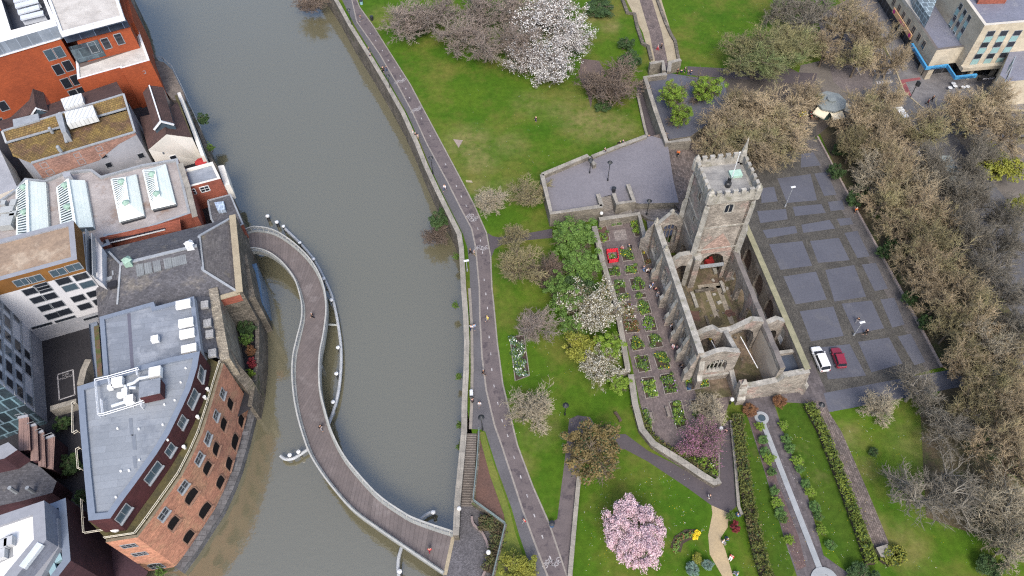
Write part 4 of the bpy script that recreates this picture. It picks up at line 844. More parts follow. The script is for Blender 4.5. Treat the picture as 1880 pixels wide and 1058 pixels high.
# --- lantern roofed brewery shed
b6 = thing('lantern_shed', 'pale roofed brewery shed with four mint green glazed lantern roofs', 'warehouse')
zD = 5.5
sh = XY([(-30, 392), (28, 352), (48, 330), (84, 334), (120, 318), (170, 313), (188, 326), (262, 305), (328, 294), (352, 395), (262, 425), (198, 436), (205, 452), (150, 470), (-30, 500)], zD)
flat_roof(b6, sh, zD+.5, -1, redbrick2, M('roof_deck_pale', (.33, .305, .295), (.235, .21, .20), scale=.3, fine=.18, c3=(.21, .155, .125), s3=.22, t3=(.55, .68)), lead, .5, .5)
def lantern(rid0, rid1, le0, le1, re0, re1, zr, ze, hip=None, n=12):
    r0, r1, l0, l1, q0, q1 = at(*rid0, zr), at(*rid1, zr), at(*le0, ze), at(*le1, ze), at(*re0, ze), at(*re1, ze)
    L_ = thing  # parts of the shed
    m = MB(); m.face([r0, r1, q1, q0]); m.face([q0, q1, q1-Vector((0, 0, ze-zD)), q0-Vector((0, 0, ze-zD))])
    mh = []
    if hip: mh = [r1, l1, q1]
    else: m.face([r1, l1, q1])
    m.face([r0, q0, l0]); lan = m.build('lantern', mint, b6)
    m = MB(); m.face([l0, l1, r1, r0]); m.face([l0, l0-Vector((0, 0, ze-zD)), l1-Vector((0, 0, ze-zD)), l1]); m.face([l1, l1-Vector((0, 0, ze-zD)), q1-Vector((0, 0, ze-zD)), q1]); m.face([q0, q0-Vector((0, 0, ze-zD)), l0-Vector((0, 0, ze-zD)), l0]); m.build('louvre_glass', glassblue, lan)
    m = MB()
    nb_ = max(6, int((l1-l0).length/.62))
    for k in range(nb_+1):
        t = k/nb_; a = l0+(l1-l0)*t; b = r0+(r1-r0)*t; up = Vector((0, 0, .12)); m.bar(a+up, b+up, .28, .08)
    m.bar(r0+Vector((0, 0, .1)), r1+Vector((0, 0, .1)), .5, .25); m.bar(l0, l1, .3, .3); m.build('glazing_bars', M('bars_white', (.66, .71, .70), (.58, .64, .63), scale=.5, fine=.05), lan)
    if mh:
        m = MB(); m.face([k+Vector((0, 0, .05)) for k in mh]); m.build('hip_end', P('roof_white_hip', (.74, .74, .72), .5, .3, 0, .04), lan)
        for k in range(3 if n < 11 else 4):
            t = (k+.6)/(3.2 if n < 11 else 4.2); qq = l1+(q1-l1)*t-Vector((0, 0, .55)); m = MB(); ang = math.atan2(q1.y-l1.y, q1.x-l1.x); m.box((qq.x, qq.y, qq.z), (1.1, .3, .65), ang); m.build('end_window', glassdark, lan)
    for t in (.12, .62):
        a = l0+(r0-l0)*.75+(l1-l0)*t; m = MB(); m.lathe([(.55, -.2), (.55, .6), (.75, .65), (0, 1.1)], a, 6); m.build('vent_cowl', copper, lan)
lantern((50, 332), (53, 440), (31, 348), (32, 440), (84, 335), (90, 430), 8.4, 6.4)
lantern((125, 330), (139, 418), (105, 345), (114, 425), (156, 331), (171, 417), 8.4, 6.4)
lantern((229, 327), (236, 374), (205, 330), (221, 408), (250, 320), (265, 396), 7.8, 6.2, True)
lantern((284, 315), (292, 361), (263, 313), (280, 385), (304, 301), (323, 375), 7.8, 6.2, True)
m = MB()
for (a, bq, w_, d_) in ((12, 385, 3.5, 1.6), (11, 404, 3.5, 3.0), (24, 372, 1.6, 1.6), (24, 392, 1.8, 1.2), (6, 372, 1.2, 1.2)):
    q = at(a, bq, 7); m.box((q.x, q.y, 6.4), (w_*.7, d_, 1.4), .12)
m.build('air_conditioner', P('ac_grey', (.36, .38, .38), .5), b6)
m = MB(); q = XY([(114, 318), (128, 315), (130, 322), (117, 326)], 8); m.prism(q, 5, 8); m.build('chimney', render_g, b6)
# low brick lean-to with a strip of rooflights
b6b = thing('brick_lean_to', 'long red tiled lean to with a white row of small rooflights', 'outbuilding')
slope('roof', at(182, 437, 6.8), at(330, 403, 6.8), at(333, 424, 4.5), at(190, 450, 4.5), redbrick2, b6b)
m = MB(); a, bq = at(191, 446, 5.7), at(303, 419, 5.7); m.bar(a, bq, .9, .25); m.build('rooflight_frame', whitemetal, b6b)
for k in range(12):
    q = a+(bq-a)*((k+.5)/12)+Vector((0, 0, .14)); m = MB(); m.box(q, (1.0, .75, .1), math.atan2(bq.y-a.y, bq.x-a.x)); m.build('rooflight', glassdark, b6b)
m = MB(); m.sides(XY([(182, 437), (330, 403), (333, 424), (190, 450)], 4.5), -1, 4.4); m.build('wall', redbrick2, b6b)
yardw = thing('brick_yard_wall', 'dark red brick wall with stone coping beside the sunken yard', 'wall'); m = MB(); band(m, XY([(331, 300), (345, 345), (358, 398)], 6.5), .8, -1, 6.5, 0, 0); m.build('wall', redbrick2, yardw); m = MB(); band(m, XY([(331, 300), (345, 345), (358, 398)], 6.6), 1.0, 6.5, 6.65, 0, 0); m.build('coping', stonetop, yardw)

# --- tan roofed white apartment block
b7 = thing('white_apartment_block', 'white apartment block with brown top storey and tan gravel roof', 'apartment block')
zt = 16.5
pt = XY([(-120, 470), (135, 405), (141.5, 476.5), (-120, 548)], zt)
flat_roof(b7, pt, zt, zt-3.2, brownclad, tanroof, parapet_g, .9, .3, rot=RAD(7), name='brown_storey')
m = MB(); m.sides(pt, 2.6, zt-3.2); m.build('white_storeys', panel_w, b7)
m = MB(); m.sides(inset(pt, .12), -1, 2.6); m.build('plinth', render_g, b7)
A7, B7 = pt[3], pt[2]
wins(b7, [(136, 491), (107, 500), (65, 512), (41, 518)], A7, B7, 2.3, 1.6, frame=greymetal, pane=glassblue, bars=(2, 1))
bl1 = dict(frame=greymetal, bars=(1, 1), fw=.1)
wins(b7, [(149, 508), (117, 516), (77, 526)], A7, B7, 2.2, 1.6, pane=glassdark, **bl1); wins(b7, [(161, 522), (129, 528)], A7, B7, 2.2, 1.6, pane=glassblue, **bl1)
wins(b7, [(56, 535), (82, 531)], A7, B7, 2.1, 1.6, pane=glassdark, **bl1); wins(b7, [(70, 550), (92, 544), (144, 547.5)], A7, B7, 2.1, 1.6, pane=glassdark, **bl1)
wins(b7, [(84, 565), (105.5, 559), (156, 562.5), (173, 539)], A7, B7, 2.1, 1.6, pane=glassdark, **bl1); wins(b7, [(96, 580), (119, 573), (184, 553)], A7, B7, 2.1, 1.6, pane=glassdark, **bl1)
wins(b7, [(120, 586), (172, 582), (77, 598)], A7, B7, 3.4, .7, pane=glassdark, frame=greymetal, fw=.08)
m = MB(); q = XY([(141, 425), (174, 436), (187, 455), (188, 520), (160, 500), (150, 470)], 12.0); m.sides(q, -1, 12); m.flat(q, 11.4); m.build('side_wing', panel_w, b7)
m = MB(); q = XY([(147, 432), (171, 440), (176, 500), (165, 505), (152, 470)], 12.1); m.flat(q, 12.1); m.build('light_well', glassdark, b7)
m = MB(); band(m, XY([(157, 420), (159, 498)], 13.2), .15, 12, 13.2, 0, 0); band(m, XY([(168, 428), (170, 505)], 13.2), .15, 12, 13.2, 0, 0); m.build('balustrade', greymetal, b7)

# --- far left white block with a window grid
b8 = thing('grid_window_block', 'tall white block with a grid of dark windows facing the loading yard', 'apartment block')
A8, B8 = xy(70, 612, 0), xy(81, 772, 0)
d8 = (Vector(B8)-Vector(A8)).normalized(); n8 = Vector((d8.y, -d8.x)); 
if n8.x > 0: n8 = -n8
p8 = [tuple(A8), tuple(B8), tuple(Vector(B8)+n8*20), tuple(Vector(A8)+n8*20)]
flat_roof(b8, p8, 18, -1, panel_w, greyroof, parapet_g, .5, .4)
L8 = (Vector(B8)-Vector(A8)).length
m = MB(); e = n8*-.06; m.face([(*(Vector(A8)+e), -1), (*(Vector(B8)+e), -1), (*(Vector(B8)+e), 2.9), (*(Vector(A8)+e), 2.9)]); m.build('plinth', render_g, b8)
m = MB(); e0, e1 = Vector(B8)+d8*.06, Vector(B8)+n8*20+d8*.06; m.face([(*e0, -1), (*e1, -1), (*e1, 17.4), (*e0, 17.4)]); m.build('glazed_end', M('glazing_end', (.05, .085, .10), (.03, .04, .05), scale=.4, brick=(1.6, 2.9, .16), bvar=.5, mort=3.5, rough=.2), b8)
nb = int(L8/3.1)
for k in range(5):
    for j in range(nb):
        if (k, j) in ((0, 0), (0, 1), (1, 1), (0, 4)): continue
        q = Vector(A8)+d8*(1.6+3.1*j)-n8*.05; window(b8, Vector((q.x, q.y, 4.4+2.9*k)), A8, B8, 1.7 if (j+k) % 3 else 2.2, 1.9, frame=greymetal, pane=glassblue if (j*k+j) % 4 == 1 else glassdark, fw=.1)
for k in range(5):
    m = MB(); a = Vector(A8)-n8*.12; bq = Vector(B8)-n8*.12; m.bar((*a, 3.1+2.9*k), (*bq, 3.1+2.9*k), .14, .3); m.build('string_course', greymetal, b8)
# loading yard marking
def pos(px, py, z): return at(px, py, z)
lm = MB(); q = [(105.5, 688), (134, 679), (137.5, 725), (109, 734.5)]
for i in range(4):
    a, c = at(*q[i], -.97), at(*q[(i+1) % 4], -.97); lm.bar(a, c, .22, .01)
o = lm.build('yard_markings', markw); o['kind'] = 'structure'
def text(name, body, loc, size, rot, mat, parent=None, ext=.0, align='CENTER'):
    cu = bpy.data.curves.new(name, 'FONT'); cu.body = body; cu.size = size; cu.align_x = align; cu.align_y = 'CENTER'; cu.extrude = ext
    t = bpy.data.objects.new(name, cu); C.objects.link(t); dg = bpy.context.evaluated_depsgraph_get(); me = bpy.data.meshes.new_from_object(t.evaluated_get(dg)); me.materials.clear(); me.materials.append(mat)
    bpy.data.objects.remove(t); o = link(me, name, parent); o.location = loc; o.rotation_euler = rot; return o
a, c = at(*q[0], -.96), at(*q[1], -.96); rot = math.atan2(a.y-c.y, a.x-c.x)
for s, (px, py) in (('LOADING', (120.5, 693)), ('BAY', (120, 687.5))):
    o = text('yard_lettering', s, at(px, py, -.955), .62, (0, 0, rot), markw); o['kind'] = 'structure'
yw = thing('yard_wall', 'thick pale stone wall closing the bottom of the loading yard', 'wall'); m = MB(); band(m, XY([(92, 750), (140, 736)], 1.2), .9, -1, 1.2, 0, 0); m.build('wall', stonetop, yw)
yw = thing('yard_wall', 'mossy stone wall between the loading yard and flat grey roof', 'wall'); m = MB(); band(m, XY([(147, 706), (153, 680), (162, 660)], 1.6), 1.1, -1, 1.6, 0, 0); m.build('wall', stonetop, yw)

# --- slate hipped warehouse
b9 = thing('slate_warehouse', 'big dark slate hipped roof warehouse with a row of rooflights', 'warehouse')
zw, zr = 8.5, 12.0
ra, rb = at(222, 486, zr), at(362, 452, zr); h0, h1 = at(366, 434, 10.8), at(373, 497, 10.8)
bk0, bk1 = at(178, 462, zw), at(426, 400, zw); fr1 = at(437, 537, zw); fr0 = at(182, 600, zw); lf = at(178, 470, zw); mid_b = at(387, 546, zw)
m = MB(); m.face([bk0, ra, rb, h0, bk1]); m.face([ra, fr0, mid_b, h1, rb]); m.face([h1, mid_b, fr1]); m.face([rb, h1, h0]); m.build('roof', slate, b9)
m = MB(); m.face([h0, h1, fr1, bk1]); m.build('river_hip', lichen, b9)
m = MB(); m.face([ra, bk0, at(176, 530, zw), fr0]); m.build('end_slope', slate, b9)
m = MB(); u = Vector((0, 0, .1))
for s_, e_, w_ in ((ra, rb, .6), (h0, bk1, .4), (h1, fr1, .4), (h0, h1, .5), (ra, at(200, 463, 9.8), .35), (ra, at(216, 560, 9.6), .3)): m.bar(s_+u, e_+u, w_, .2)
m.build('ridge_flashing', lead, b9)
for (a, bq) in ((256, 491), (271, 487), (287, 483), (307, 478), (321, 474), (334, 471)):
    d_ = (rb-ra).normalized(); dn = Vector((d_.y, -d_.x, 0)); c0 = at(a, bq, zr-.4); m = MB(); sl_ = (zr-zw)/((fr0-ra).length*.7)
    o0 = c0-d_*.62; o1 = c0+d_*.62; dv = dn*1.5+Vector((0, 0, -.38))
    m.face([o0-dv, o0+dv, o1+dv, o1-dv]); 
    for s_, e_ in ((o0+dv, o1+dv), (o0-dv, o0+dv), (o1+dv, o1-dv)): m.face([s_, e_, e_-Vector((0, 0, .7)), s_-Vector((0, 0, .7))])
    m.build('rooflight', M('rooflight_grey', (.17, .185, .19), (.14, .15, .16), scale=.5, brick=(.35, 9, .05), bvar=.08, mort=.75, rough=.35), b9)
for (a, bq) in ((234, 480), (348, 450)):
    q = at(a, bq, zr+.6); m = MB(); m.box(q-Vector((0, 0, .3)), (1.2, 1.2, 1.4), .25); m.lathe([(.95, .4), (0, 1.1)], q, 4); m.build('roof_cowl', copper if a < 300 else whitemetal, b9)
m = MB(); q = at(212, 528, zw+1.6); m.box(q, (1.3, 1.3, 2.2), .25); m.build('chimney', P('chimney_black', (.02, .02, .025), .7), b9)
m = MB(); q = at(207, 512, zw+1.8); m.box(q, (2.4, .7, .8), .35); q = at(214, 504, zw+1.8); m.box(q, (1., 1., 1.3), .3); m.build('roof_plant', lead, b9)
wl = XY([(427, 396), (434, 470), (440, 537)], 9.0); m = MB(); band(m, wl, 1.0, -6.5, 9.0, 0, 0); m.build('river_gable_wall', quaystone, b9)
m = MB(); band(m, wl, 1.15, 9.0, 9.2, 0, 0); m.build('coping', sandpale, b9)
m = MB(); band(m, XY([(440, 457), (446, 500), (449, 524)], 6.5), .6, -6, 6.5, 0, 0); m.build('river_gable_wall', quaystone, b9)
m = MB(); band(m, XY([(437, 470), (452, 548)], 5.5), 3.0, -6.5, 5.4, 0, 0); m.build('river_gable_wall', quaystone, b9)
m = MB(); band(m, XY([(440, 537), (404, 547)], 8.6), .7, 6.6, 8.6, 0, 0); m.build('brick_band', redbrick2, b9)
m = MB(); band(m, XY([(440, 537.5), (404, 547.5)], 8.6), .6, -1, 6.6, 0, 0); m.build('end_wall', quaystone, b9)
m = MB(); band(m, XY([(440, 536.5), (404, 546.5)], 8.75), .9, 8.6, 8.8, 0, 0); m.build('coping', sandpale, b9)
m = MB(); band(m, XY([(458, 487), (465, 520), (470, 560)], -.2), 2.6, -6.2, -.2, 0, 0); m.build('glass_canopy', P('canopy_blue', (.10, .17, .27), .25, .6), b9)
# --- flat grey roof block
b10 = thing('flat_grey_block', 'flat blue grey roofed block with five white square skylights', 'office block')
zg = 12.0
pg = XY([(182.5, 582), (282, 554), (285, 563), (356, 544), (369, 643), (355, 652), (192, 712)], zg)
flat_roof(b10, pg, zg, -1, render_g, greyroof, parapet_b, .7, .35, rot=RAD(7))
for (a, bq) in ((337, 559), (342, 593), (344, 613), (347.5, 641)):
    c = at(a, bq, zg+.5); m = MB(); m.box(c, (2.3, 1.45, .6), RAD(13)); m.build('skylight', skylight, b10)
c = at(285, 623, zg+.6); m = MB(); m.box(c, (1.1, 1.0, .8), RAD(13)); m.build('skylight', skylight, b10)
m = MB(); q = XY([(233, 573), (239, 572), (246, 678), (240, 680)], zg-.3); m.flat(q, zg-.33); m.build('roof_gutter', P('gutter_dark', (.11, .11, .14), .5), b10)
m = MB(); pe = [at(358, 545, 10.8), at(388, 545, 9.2), at(404, 660, 9.2), at(372, 645, 10.8)]; m.face(pe); m.build('side_slope', slate, b10)
for (a, bq) in ((376, 560), (381, 594), (385, 614), (390, 649)):
    c = at(a, bq, 10.4); m = MB(); m.box(c, (1.2, 1.45, .45), RAD(13)); m.build('side_rooflight', M('rooflight_dim', (.30, .30, .30), (.25, .25, .25), scale=.5, brick=(.5, .5, .05), bvar=.1, mort=.7), b10)
m = MB(); q = XY([(163, 595), (178, 590), (186, 640), (192, 700), (175, 704), (168, 650)], 6); m.sides(q, -1, 6); m.flat(q, 5.6); m.build('terrace', parapet_b, b10)
m = MB(); q = XY([(172, 600), (181, 597), (188, 690), (179, 693)], 6.05); m.flat(q, 6.05); m.build('terrace_planting', M('planter', (.12, .07, .05), (.05, .08, .02), scale=.8, fine=.3), b10)
# ruined stone wall beside the river strip
sw = thing('ruined_stone_wall', 'tall ruined pale stone wall standing over the planted river strip', 'wall')
zz = 9.4; l0 = XY([(391, 529), (399, 580), (406, 622), (413, 660)], zz); m = MB(); band(m, l0, 1.5, -1, zz, 0, 0); m.build('wall', M('stone_ruin', (.30, .265, .205), (.19, .165, .13), scale=.5, fine=.35, bump=.8, brick=(.6, .3, .04), bvar=.3, mort=.6), sw)
l1 = [xy(414, 645, 8.0), xy(430, 675, 5.5), xy(455, 703, 2.0)]; m = MB(); band(m, l1, 1.7, -4, [8.0, 5.4, 1.8], 0, 0); m.build('raking_buttress', quaystone, sw)

# --- curved grey roof and brick warehouse
b11 = thing('curved_roof_block', 'curved pale grey roof over dark maroon walls above the brick warehouse', 'office block')
zc = 14.0
pc = XY([(141.5, 710), (196, 693), (252, 673), (310, 657), (367, 645), (362, 675), (350, 714), (335, 747), (311, 796), (288, 833), (250, 886), (222.5, 923), (202.5, 952), (162.5, 956), (155, 880), (147.5, 793)], zc)
flat_roof(b11, pc, zc, 6, maroon, greyroof2, parapet_b, .9, .4, rot=RAD(7))
zp = 14.2
m = MB(); q = at(280, 718, zc+1.0); m.box(q, (2.9, 2.5, 1.9), RAD(13)); m.build('plant_room', [maroon], b11)
m = MB(); m.box(q+Vector((0, 0, 1.0)), (3.0, 2.6, .14), RAD(13)); m.build('plant_room_roof', greyroof, b11)
for (a, bq, w_, d_, h_) in ((286, 685, 1.7, 1.7, 1.0), (216, 702, 1.6, 1.4, .8), (238, 734, 1.3, 1.1, 1.0), (231, 722, .8, 1.2, 1.1), (203, 712, .7, .6, .8), (222, 726, .9, .7, .7)):
    q = at(a, bq, zc+.6); m = MB(); m.box(q, (w_, d_, h_), RAD(13)); m.build('air_handler', skylight, b11)
m = MB()
for pts in ([(274, 692), (256, 695), (246, 703), (234, 707)], [(205, 746), (230, 738)], [(230, 708), (232, 735)], [(238, 712), (250, 712)]): m.tube([at(a, bq, zc+.9) for a, bq in pts], .25, 8)
m.build('air_duct', P('duct_silver', (.55, .58, .6), .35, .5), b11)
m = MB()
for pts in ([(179, 702), (185, 766), (193, 765), (246, 749), (268, 741)], [(179, 702), (205, 696), (258, 681)], [(190, 738), (193, 765)], [(261, 733), (264, 752)], [(203, 698), (206, 713)], [(254, 681), (256, 694)]):
    for k in (1.0, .5): m.tube([at(a, bq, zc)+Vector((0, 0, k)) for a, bq in pts], .07, 4)
    for a, bq in pts: m.tube([at(a, bq, zc-.4), at(a, bq, zc)+Vector((0, 0, 1))], .06, 4)
m.build('guard_rail', whitemetal, b11)
m = MB()
for (a, bq) in ((341, 676), (332, 702), (302, 743), (321, 735), (299, 780), (255, 788), (216, 787), (237, 864), (308, 808), (222, 865), (256, 845), (213, 913)):
    q = at(a, bq, zc-.3); m.box(q, (.24, .24, .3), .3)
m.build('roof_vents', skylight, b11)
for (a0, a1, y0, y1) in ((236, 243, 768, 800), (241, 249, 798, 826), (243, 250, 838, 860)):
    m = MB(); m.flat(XY([(a0, y0), (a1, y0), (a1+2, y1), (a0+3, y1)], zc-.37), zc-.37); m.build('roof_patch', P('patch_dark', (.16, .18, .21), .6), b11)
# windows in the maroon wall
def wall_seg(i): return pc[i], pc[i+1]
for (a, bq, i, w_) in ((366, 683, 4, 2.2), (353, 731, 6, 2.6), (334, 775, 7, 1.6), (312, 826, 8, 1.6), (281, 868, 9, 3.0), (226, 943, 11, 2.4)):
    S_ = wall_seg(i); q = onwall(a, bq, *S_); q.z = min(max(q.z, 10.6), 12.3); window(b11, q, *S_, w_, 1.8, frame=greymetal, pane=glassblue, bars=(2, 1), sill=True)
# terrace and brick facade below
tz = 9.0
b12 = thing('brick_warehouse', 'orange brick curved warehouse front with arched openings on the river', 'warehouse')
topl = [(413, 660), (402, 690), (390, 722), (372, 795), (357, 830), (335, 873), (300, 923), (275, 958), (252, 987), (194, 996)]
topl = [(411, 667), (399, 706), (388, 745), (372, 795), (357, 830), (335, 873), (300, 923), (275, 958), (252, 987)]
TP = 9.4; tw = XY(topl, TP); ea = xy(194, 996, TP)
basel = XY(LBE[:1]+LBE[1:8], -4.5)
mw = MB(); fl = tw+[ea]
# vertical facade on the parapet line
for i in range(len(fl)-1): mw.face([(*fl[i], -5), (*fl[i], TP), (*fl[i+1], TP), (*fl[i+1], -5)])
wall12 = mw.build('wall', oldbrick, b12)
inn = strip(fl, .9)[1]; 
if (Vector(inn[4])-Vector(at(222, 870, TP)[:2])).length > (Vector(fl[4])-Vector(at(222, 870, TP)[:2])).length: inn = strip(fl, .9)[0]
m = MB()
for i in range(len(fl)-1): m.face([(*fl[i], TP), (*inn[i], TP), (*inn[i+1], TP), (*fl[i+1], TP)]); m.face([(*inn[i], TP), (*inn[i], tz), (*inn[i+1], tz), (*inn[i+1], TP)])
m.build('parapet', M('parapet_mossy', (.20, .165, .115), (.12, .10, .07), scale=.6, fine=.3), b12)
m = MB(); m.flat([inn[i] for i in range(len(inn))]+XY([(162, 956), (202, 950), (222, 922), (288, 832), (335, 746), (368, 650)], tz), tz); m.build('terrace_deck', moss, b12)
m = MB(); lo_ = [tuple(Vector(k)*1.9-Vector(l)*.9) for k, l in zip(fl, inn)]; band(m, lo_[:-1], 1.9, -8, -4.6, 0, 0)
o = m.build('stone_ledge', ledgem); tag(o, 'narrow grey stone ledge between the brick warehouse and the river', 'ledge')
railing('roof_railing', b12, inn, TP, .9, P('rail_cream', (.6, .56, .46), .5), 2.4)
rows = [([(408, 723), (396, 763)], 1.2, 1.6, False), ([(381, 805), (365, 842), (336, 894), (300, 944)], 1.5, 1.6, False), ([(423, 743)], 1.5, 2.0, True), ([(411, 780), (397, 825), (381, 860), (352, 912), (319, 961)], 1.7, 1.7, True), ([(443, 773), (432, 812), (421, 852), (405, 886), (377, 938), (347, 986)], 1.7, 1.9, True)]
def nearest_seg(a, bq):
    best = None
    for i in range(len(fl)-2):
        A_, B_ = Vector(fl[i]), Vector(fl[i+1]); q = onwall(a, bq, A_, B_); t = (Vector((q.x, q.y))-A_).dot(B_-A_)/(B_-A_).length_squared
        e = abs(t-.5)
        if best is None or e < best[0]: best = (e, A_, B_, q)
    return best[1:]
for pts, w_, h_, ar in rows:
    for j, (a, bq) in enumerate(pts):
        A_, B_, q = nearest_seg(a, bq)
        if q.z < -3.8: q.z = -3.2
        big = 1.45 if ar and (a, bq) in ((352, 912), (377, 938), (432, 812)) else 1.15
        window(b12, q, A_, B_, w_*big, h_, frame=M('trim_brick', (.25, .15, .105), (.19, .115, .085), scale=.8, fine=.2) if ar else greymetal, pane=P('opening_dark', (.013, .012, .013), .9, .05) if ar else glassdark, bars=(1, 1) if ar else (2, 2), fw=.16, arch=ar, sill=True, name='arched_window' if ar else 'window')
A_, B_ = Vector(fl[-2]), Vector(fl[-1])
for (a, bq, ar) in ((237, 1002, False), (257, 1017, False), (288, 1040, True)): window(b12, onwall(a, bq, A_, B_), A_, B_, 2.0, 1.3 if not ar else 1.8, frame=greymetal, pane=glassdark, bars=(3, 2), fw=.12, arch=ar)
for (a, bq, k) in ((381, 715, 0), (376, 730, 0), (363, 766, 0), (338, 821, 0), (212, 968, 1)):
    q = at(a, bq, tz+.4); m = MB()
    if k: m.lathe([(.7, -.3), (.75, .2), (0, .45)], q, 12); o = m.build('dome_rooflight', skylight, b12)
    else: m.lathe([(.22, -.4), (.28, .3), (.2, .35), (0, .3)], q, 10); o = m.build('terrace_planter', skylight, b12)
railing('terrace_railing', b12, XY([(154, 920), (158, 982), (195, 976), (212, 955)], tz), tz, 1.0, P('rail_cream', (.6, .56, .46), .5), 2)
railing('roof_ladder_rail', b11, XY([(147, 795), (138, 800), (137, 745), (142, 742)], 11.0), 11.0, 1.0, P('rail_cream', (.6, .56, .46), .5), 3)
railing('roof_ladder_rail', b11, XY([(151, 826), (145, 829), (148, 865), (153, 864)], 11.0), 11.0, 1.0, P('rail_cream', (.6, .56, .46), .5), 3)

# --- bottom left modern block
b13 = thing('terraced_white_block', 'modern block with white roof, grey parapets and purple brick flank', 'office block')
zt = 16.0
po = XY([(-60, 966), (81, 919), (85, 991), (27, 1062), (-10, 1110), (-60, 1110)], zt)
flat_roof(b13, po, zt, 11, M('cladding_blue_grey', (.20, .215, .26), (.17, .18, .22), scale=.3, fine=.1, brick=(1.6, 1.0, .02), bvar=.08, mort=.8), whiteroof, parapet_g, 1.5, .5)
po2 = XY([(-30, 960), (97, 925), (122, 915), (131, 1030), (100, 1070), (70, 1120), (-30, 1120)], 12)
flat_roof(b13, po2, 12.2, -1, purplebrick, P('terrace_dark', (.10, .12, .14), .4), parapet_b, 1.0, 1.0)
m = MB(); band(m, XY([(95, 955), (97, 1005), (62, 1062)], 13), 1.6, 11.3, 13, 0, 0); m.build('balustrade', parapet_g, b13)
m = MB(); band(m, XY([(74, 998), (40, 1042)], 16.1), .9, 15.6, 16.15, 0, 0); m.build('parapet_strip', P('strip_pale', (.5, .54, .58), .4), b13)
m = MB(); m.flat(XY([(0, 990), (22, 980), (24, 1022), (0, 1034)], zt-.45), zt-.46); m.build('roof_patch', P('patch_grey', (.27, .28, .29), .6), b13)
for (a, bq) in ((8, 1000), (4, 1018), (18, 995)): q = at(a, bq, zt+.1); m = MB(); m.box(q, (1.0, 1.2, .9), .3); m.build('roof_plant', P('plant_grey', (.42, .43, .44), .5), b13)
for (a, bq) in ((104, 985), (106, 1003), (107, 1022), (98, 1045)): q = at(a, bq, 11.8); m = MB(); m.box(q, (.9, 1.6, .7), .6); m.build('terrace_table', P('table_teal', (.25, .38, .42), .4), b13)
sheet('alley_paving', XY([(126, 930), (200, 990), (272, 1050), (240, 1110), (100, 1130)], -.99), -.985, M('paving_purple', (.055, .028, .036), (.04, .022, .03), scale=.3, fine=.25))
# --- timber clad stepped sheds and the slate roof below them
b14 = thing('timber_clad_sheds', 'stepped row of pinkish vertical timber screens under the window grid block', 'timber screens')
for q, z in (([(34, 768), (53, 764), (56, 826), (34, 828)], 5.5), ([(57, 783), (68, 780), (71, 845), (56, 846)], 4.8), ([(71, 796), (81, 792), (84, 858), (70, 856)], 4.1), ([(85, 806), (101, 800), (98, 862), (84, 860)], 3.4)):
    P_ = XY(q, z); A_, B_, C_, D_ = [Vector(k) for k in P_]; m = MB(); nb_ = 7
    for k in range(nb_):
        t0, t1 = (k+.06)/nb_, (k+.94)/nb_; a0, a1, d0, d1 = A_+(B_-A_)*t0, A_+(B_-A_)*t1, D_+(C_-D_)*t0, D_+(C_-D_)*t1; m.prism([tuple(a0), tuple(a1), tuple(d1), tuple(d0)], z-.12, z+.02*(k % 3))
    m.build('timber_roof', timber, b14); m = MB(); m.prism(inset(P_, .1), -1, z-.13); m.build('shed_wall', purplebrick, b14); m = MB(); m.bar((*A_, z+.15), (*B_, z+.15), .4, .3); m.build('coping', render_g, b14)
    m = MB(); [m.bar((*(k_), z), (*(k_), z+1.1), .06, .06) for k_ in (A_, B_)]; m.bar((*A_, z+1.1), (*B_, z+1.1), .06, .06); m.build('rail', greymetal, b14)
b15 = thing('curved_slate_shed', 'dark curved slate roof in the shadowy lane at the left edge', 'shed')
m = MB(); q = XY([(-30, 850), (38, 842), (72, 856), (104, 884), (96, 905), (40, 920), (-30, 935)], 4); m.prism(q, -1, 4, 0, 1); m.build('roof', [purplebrick, slate], b15)
m = MB(); q = XY([(-30, 832), (15, 812), (32, 826), (8, 842), (-30, 850)], 8); m.prism(q, 4, 8, 0, 1); m.build('canopy', [purplebrick, parapet_g], b15)
b16 = thing('dark_brick_wing', 'dark purple brick wing with grey columns at the left edge', 'office block')
q = XY([(-40, 890), (62, 868), (66, 905), (-40, 940)], 3); m = MB(); m.prism(q, -1, 3); m.build('wall', purplebrick, b16)
for a in (24, 56): q = at(a, 900, 5); m = MB(); m.tube([(q.x, q.y, -1), (q.x, q.y, 6)], .3, 8); m.build('column', greymetal, b16)
b17 = thing('cream_corner_house', 'pale cream wall of a house at the left edge beside the lantern shed', 'house')
q = XY([(-40, 262), (0, 275), (32, 345), (-40, 372)], 5.0); m = MB(); m.prism(q, -1, 5, 0, 1); m.build('wall', [render_w, render_g], b17)
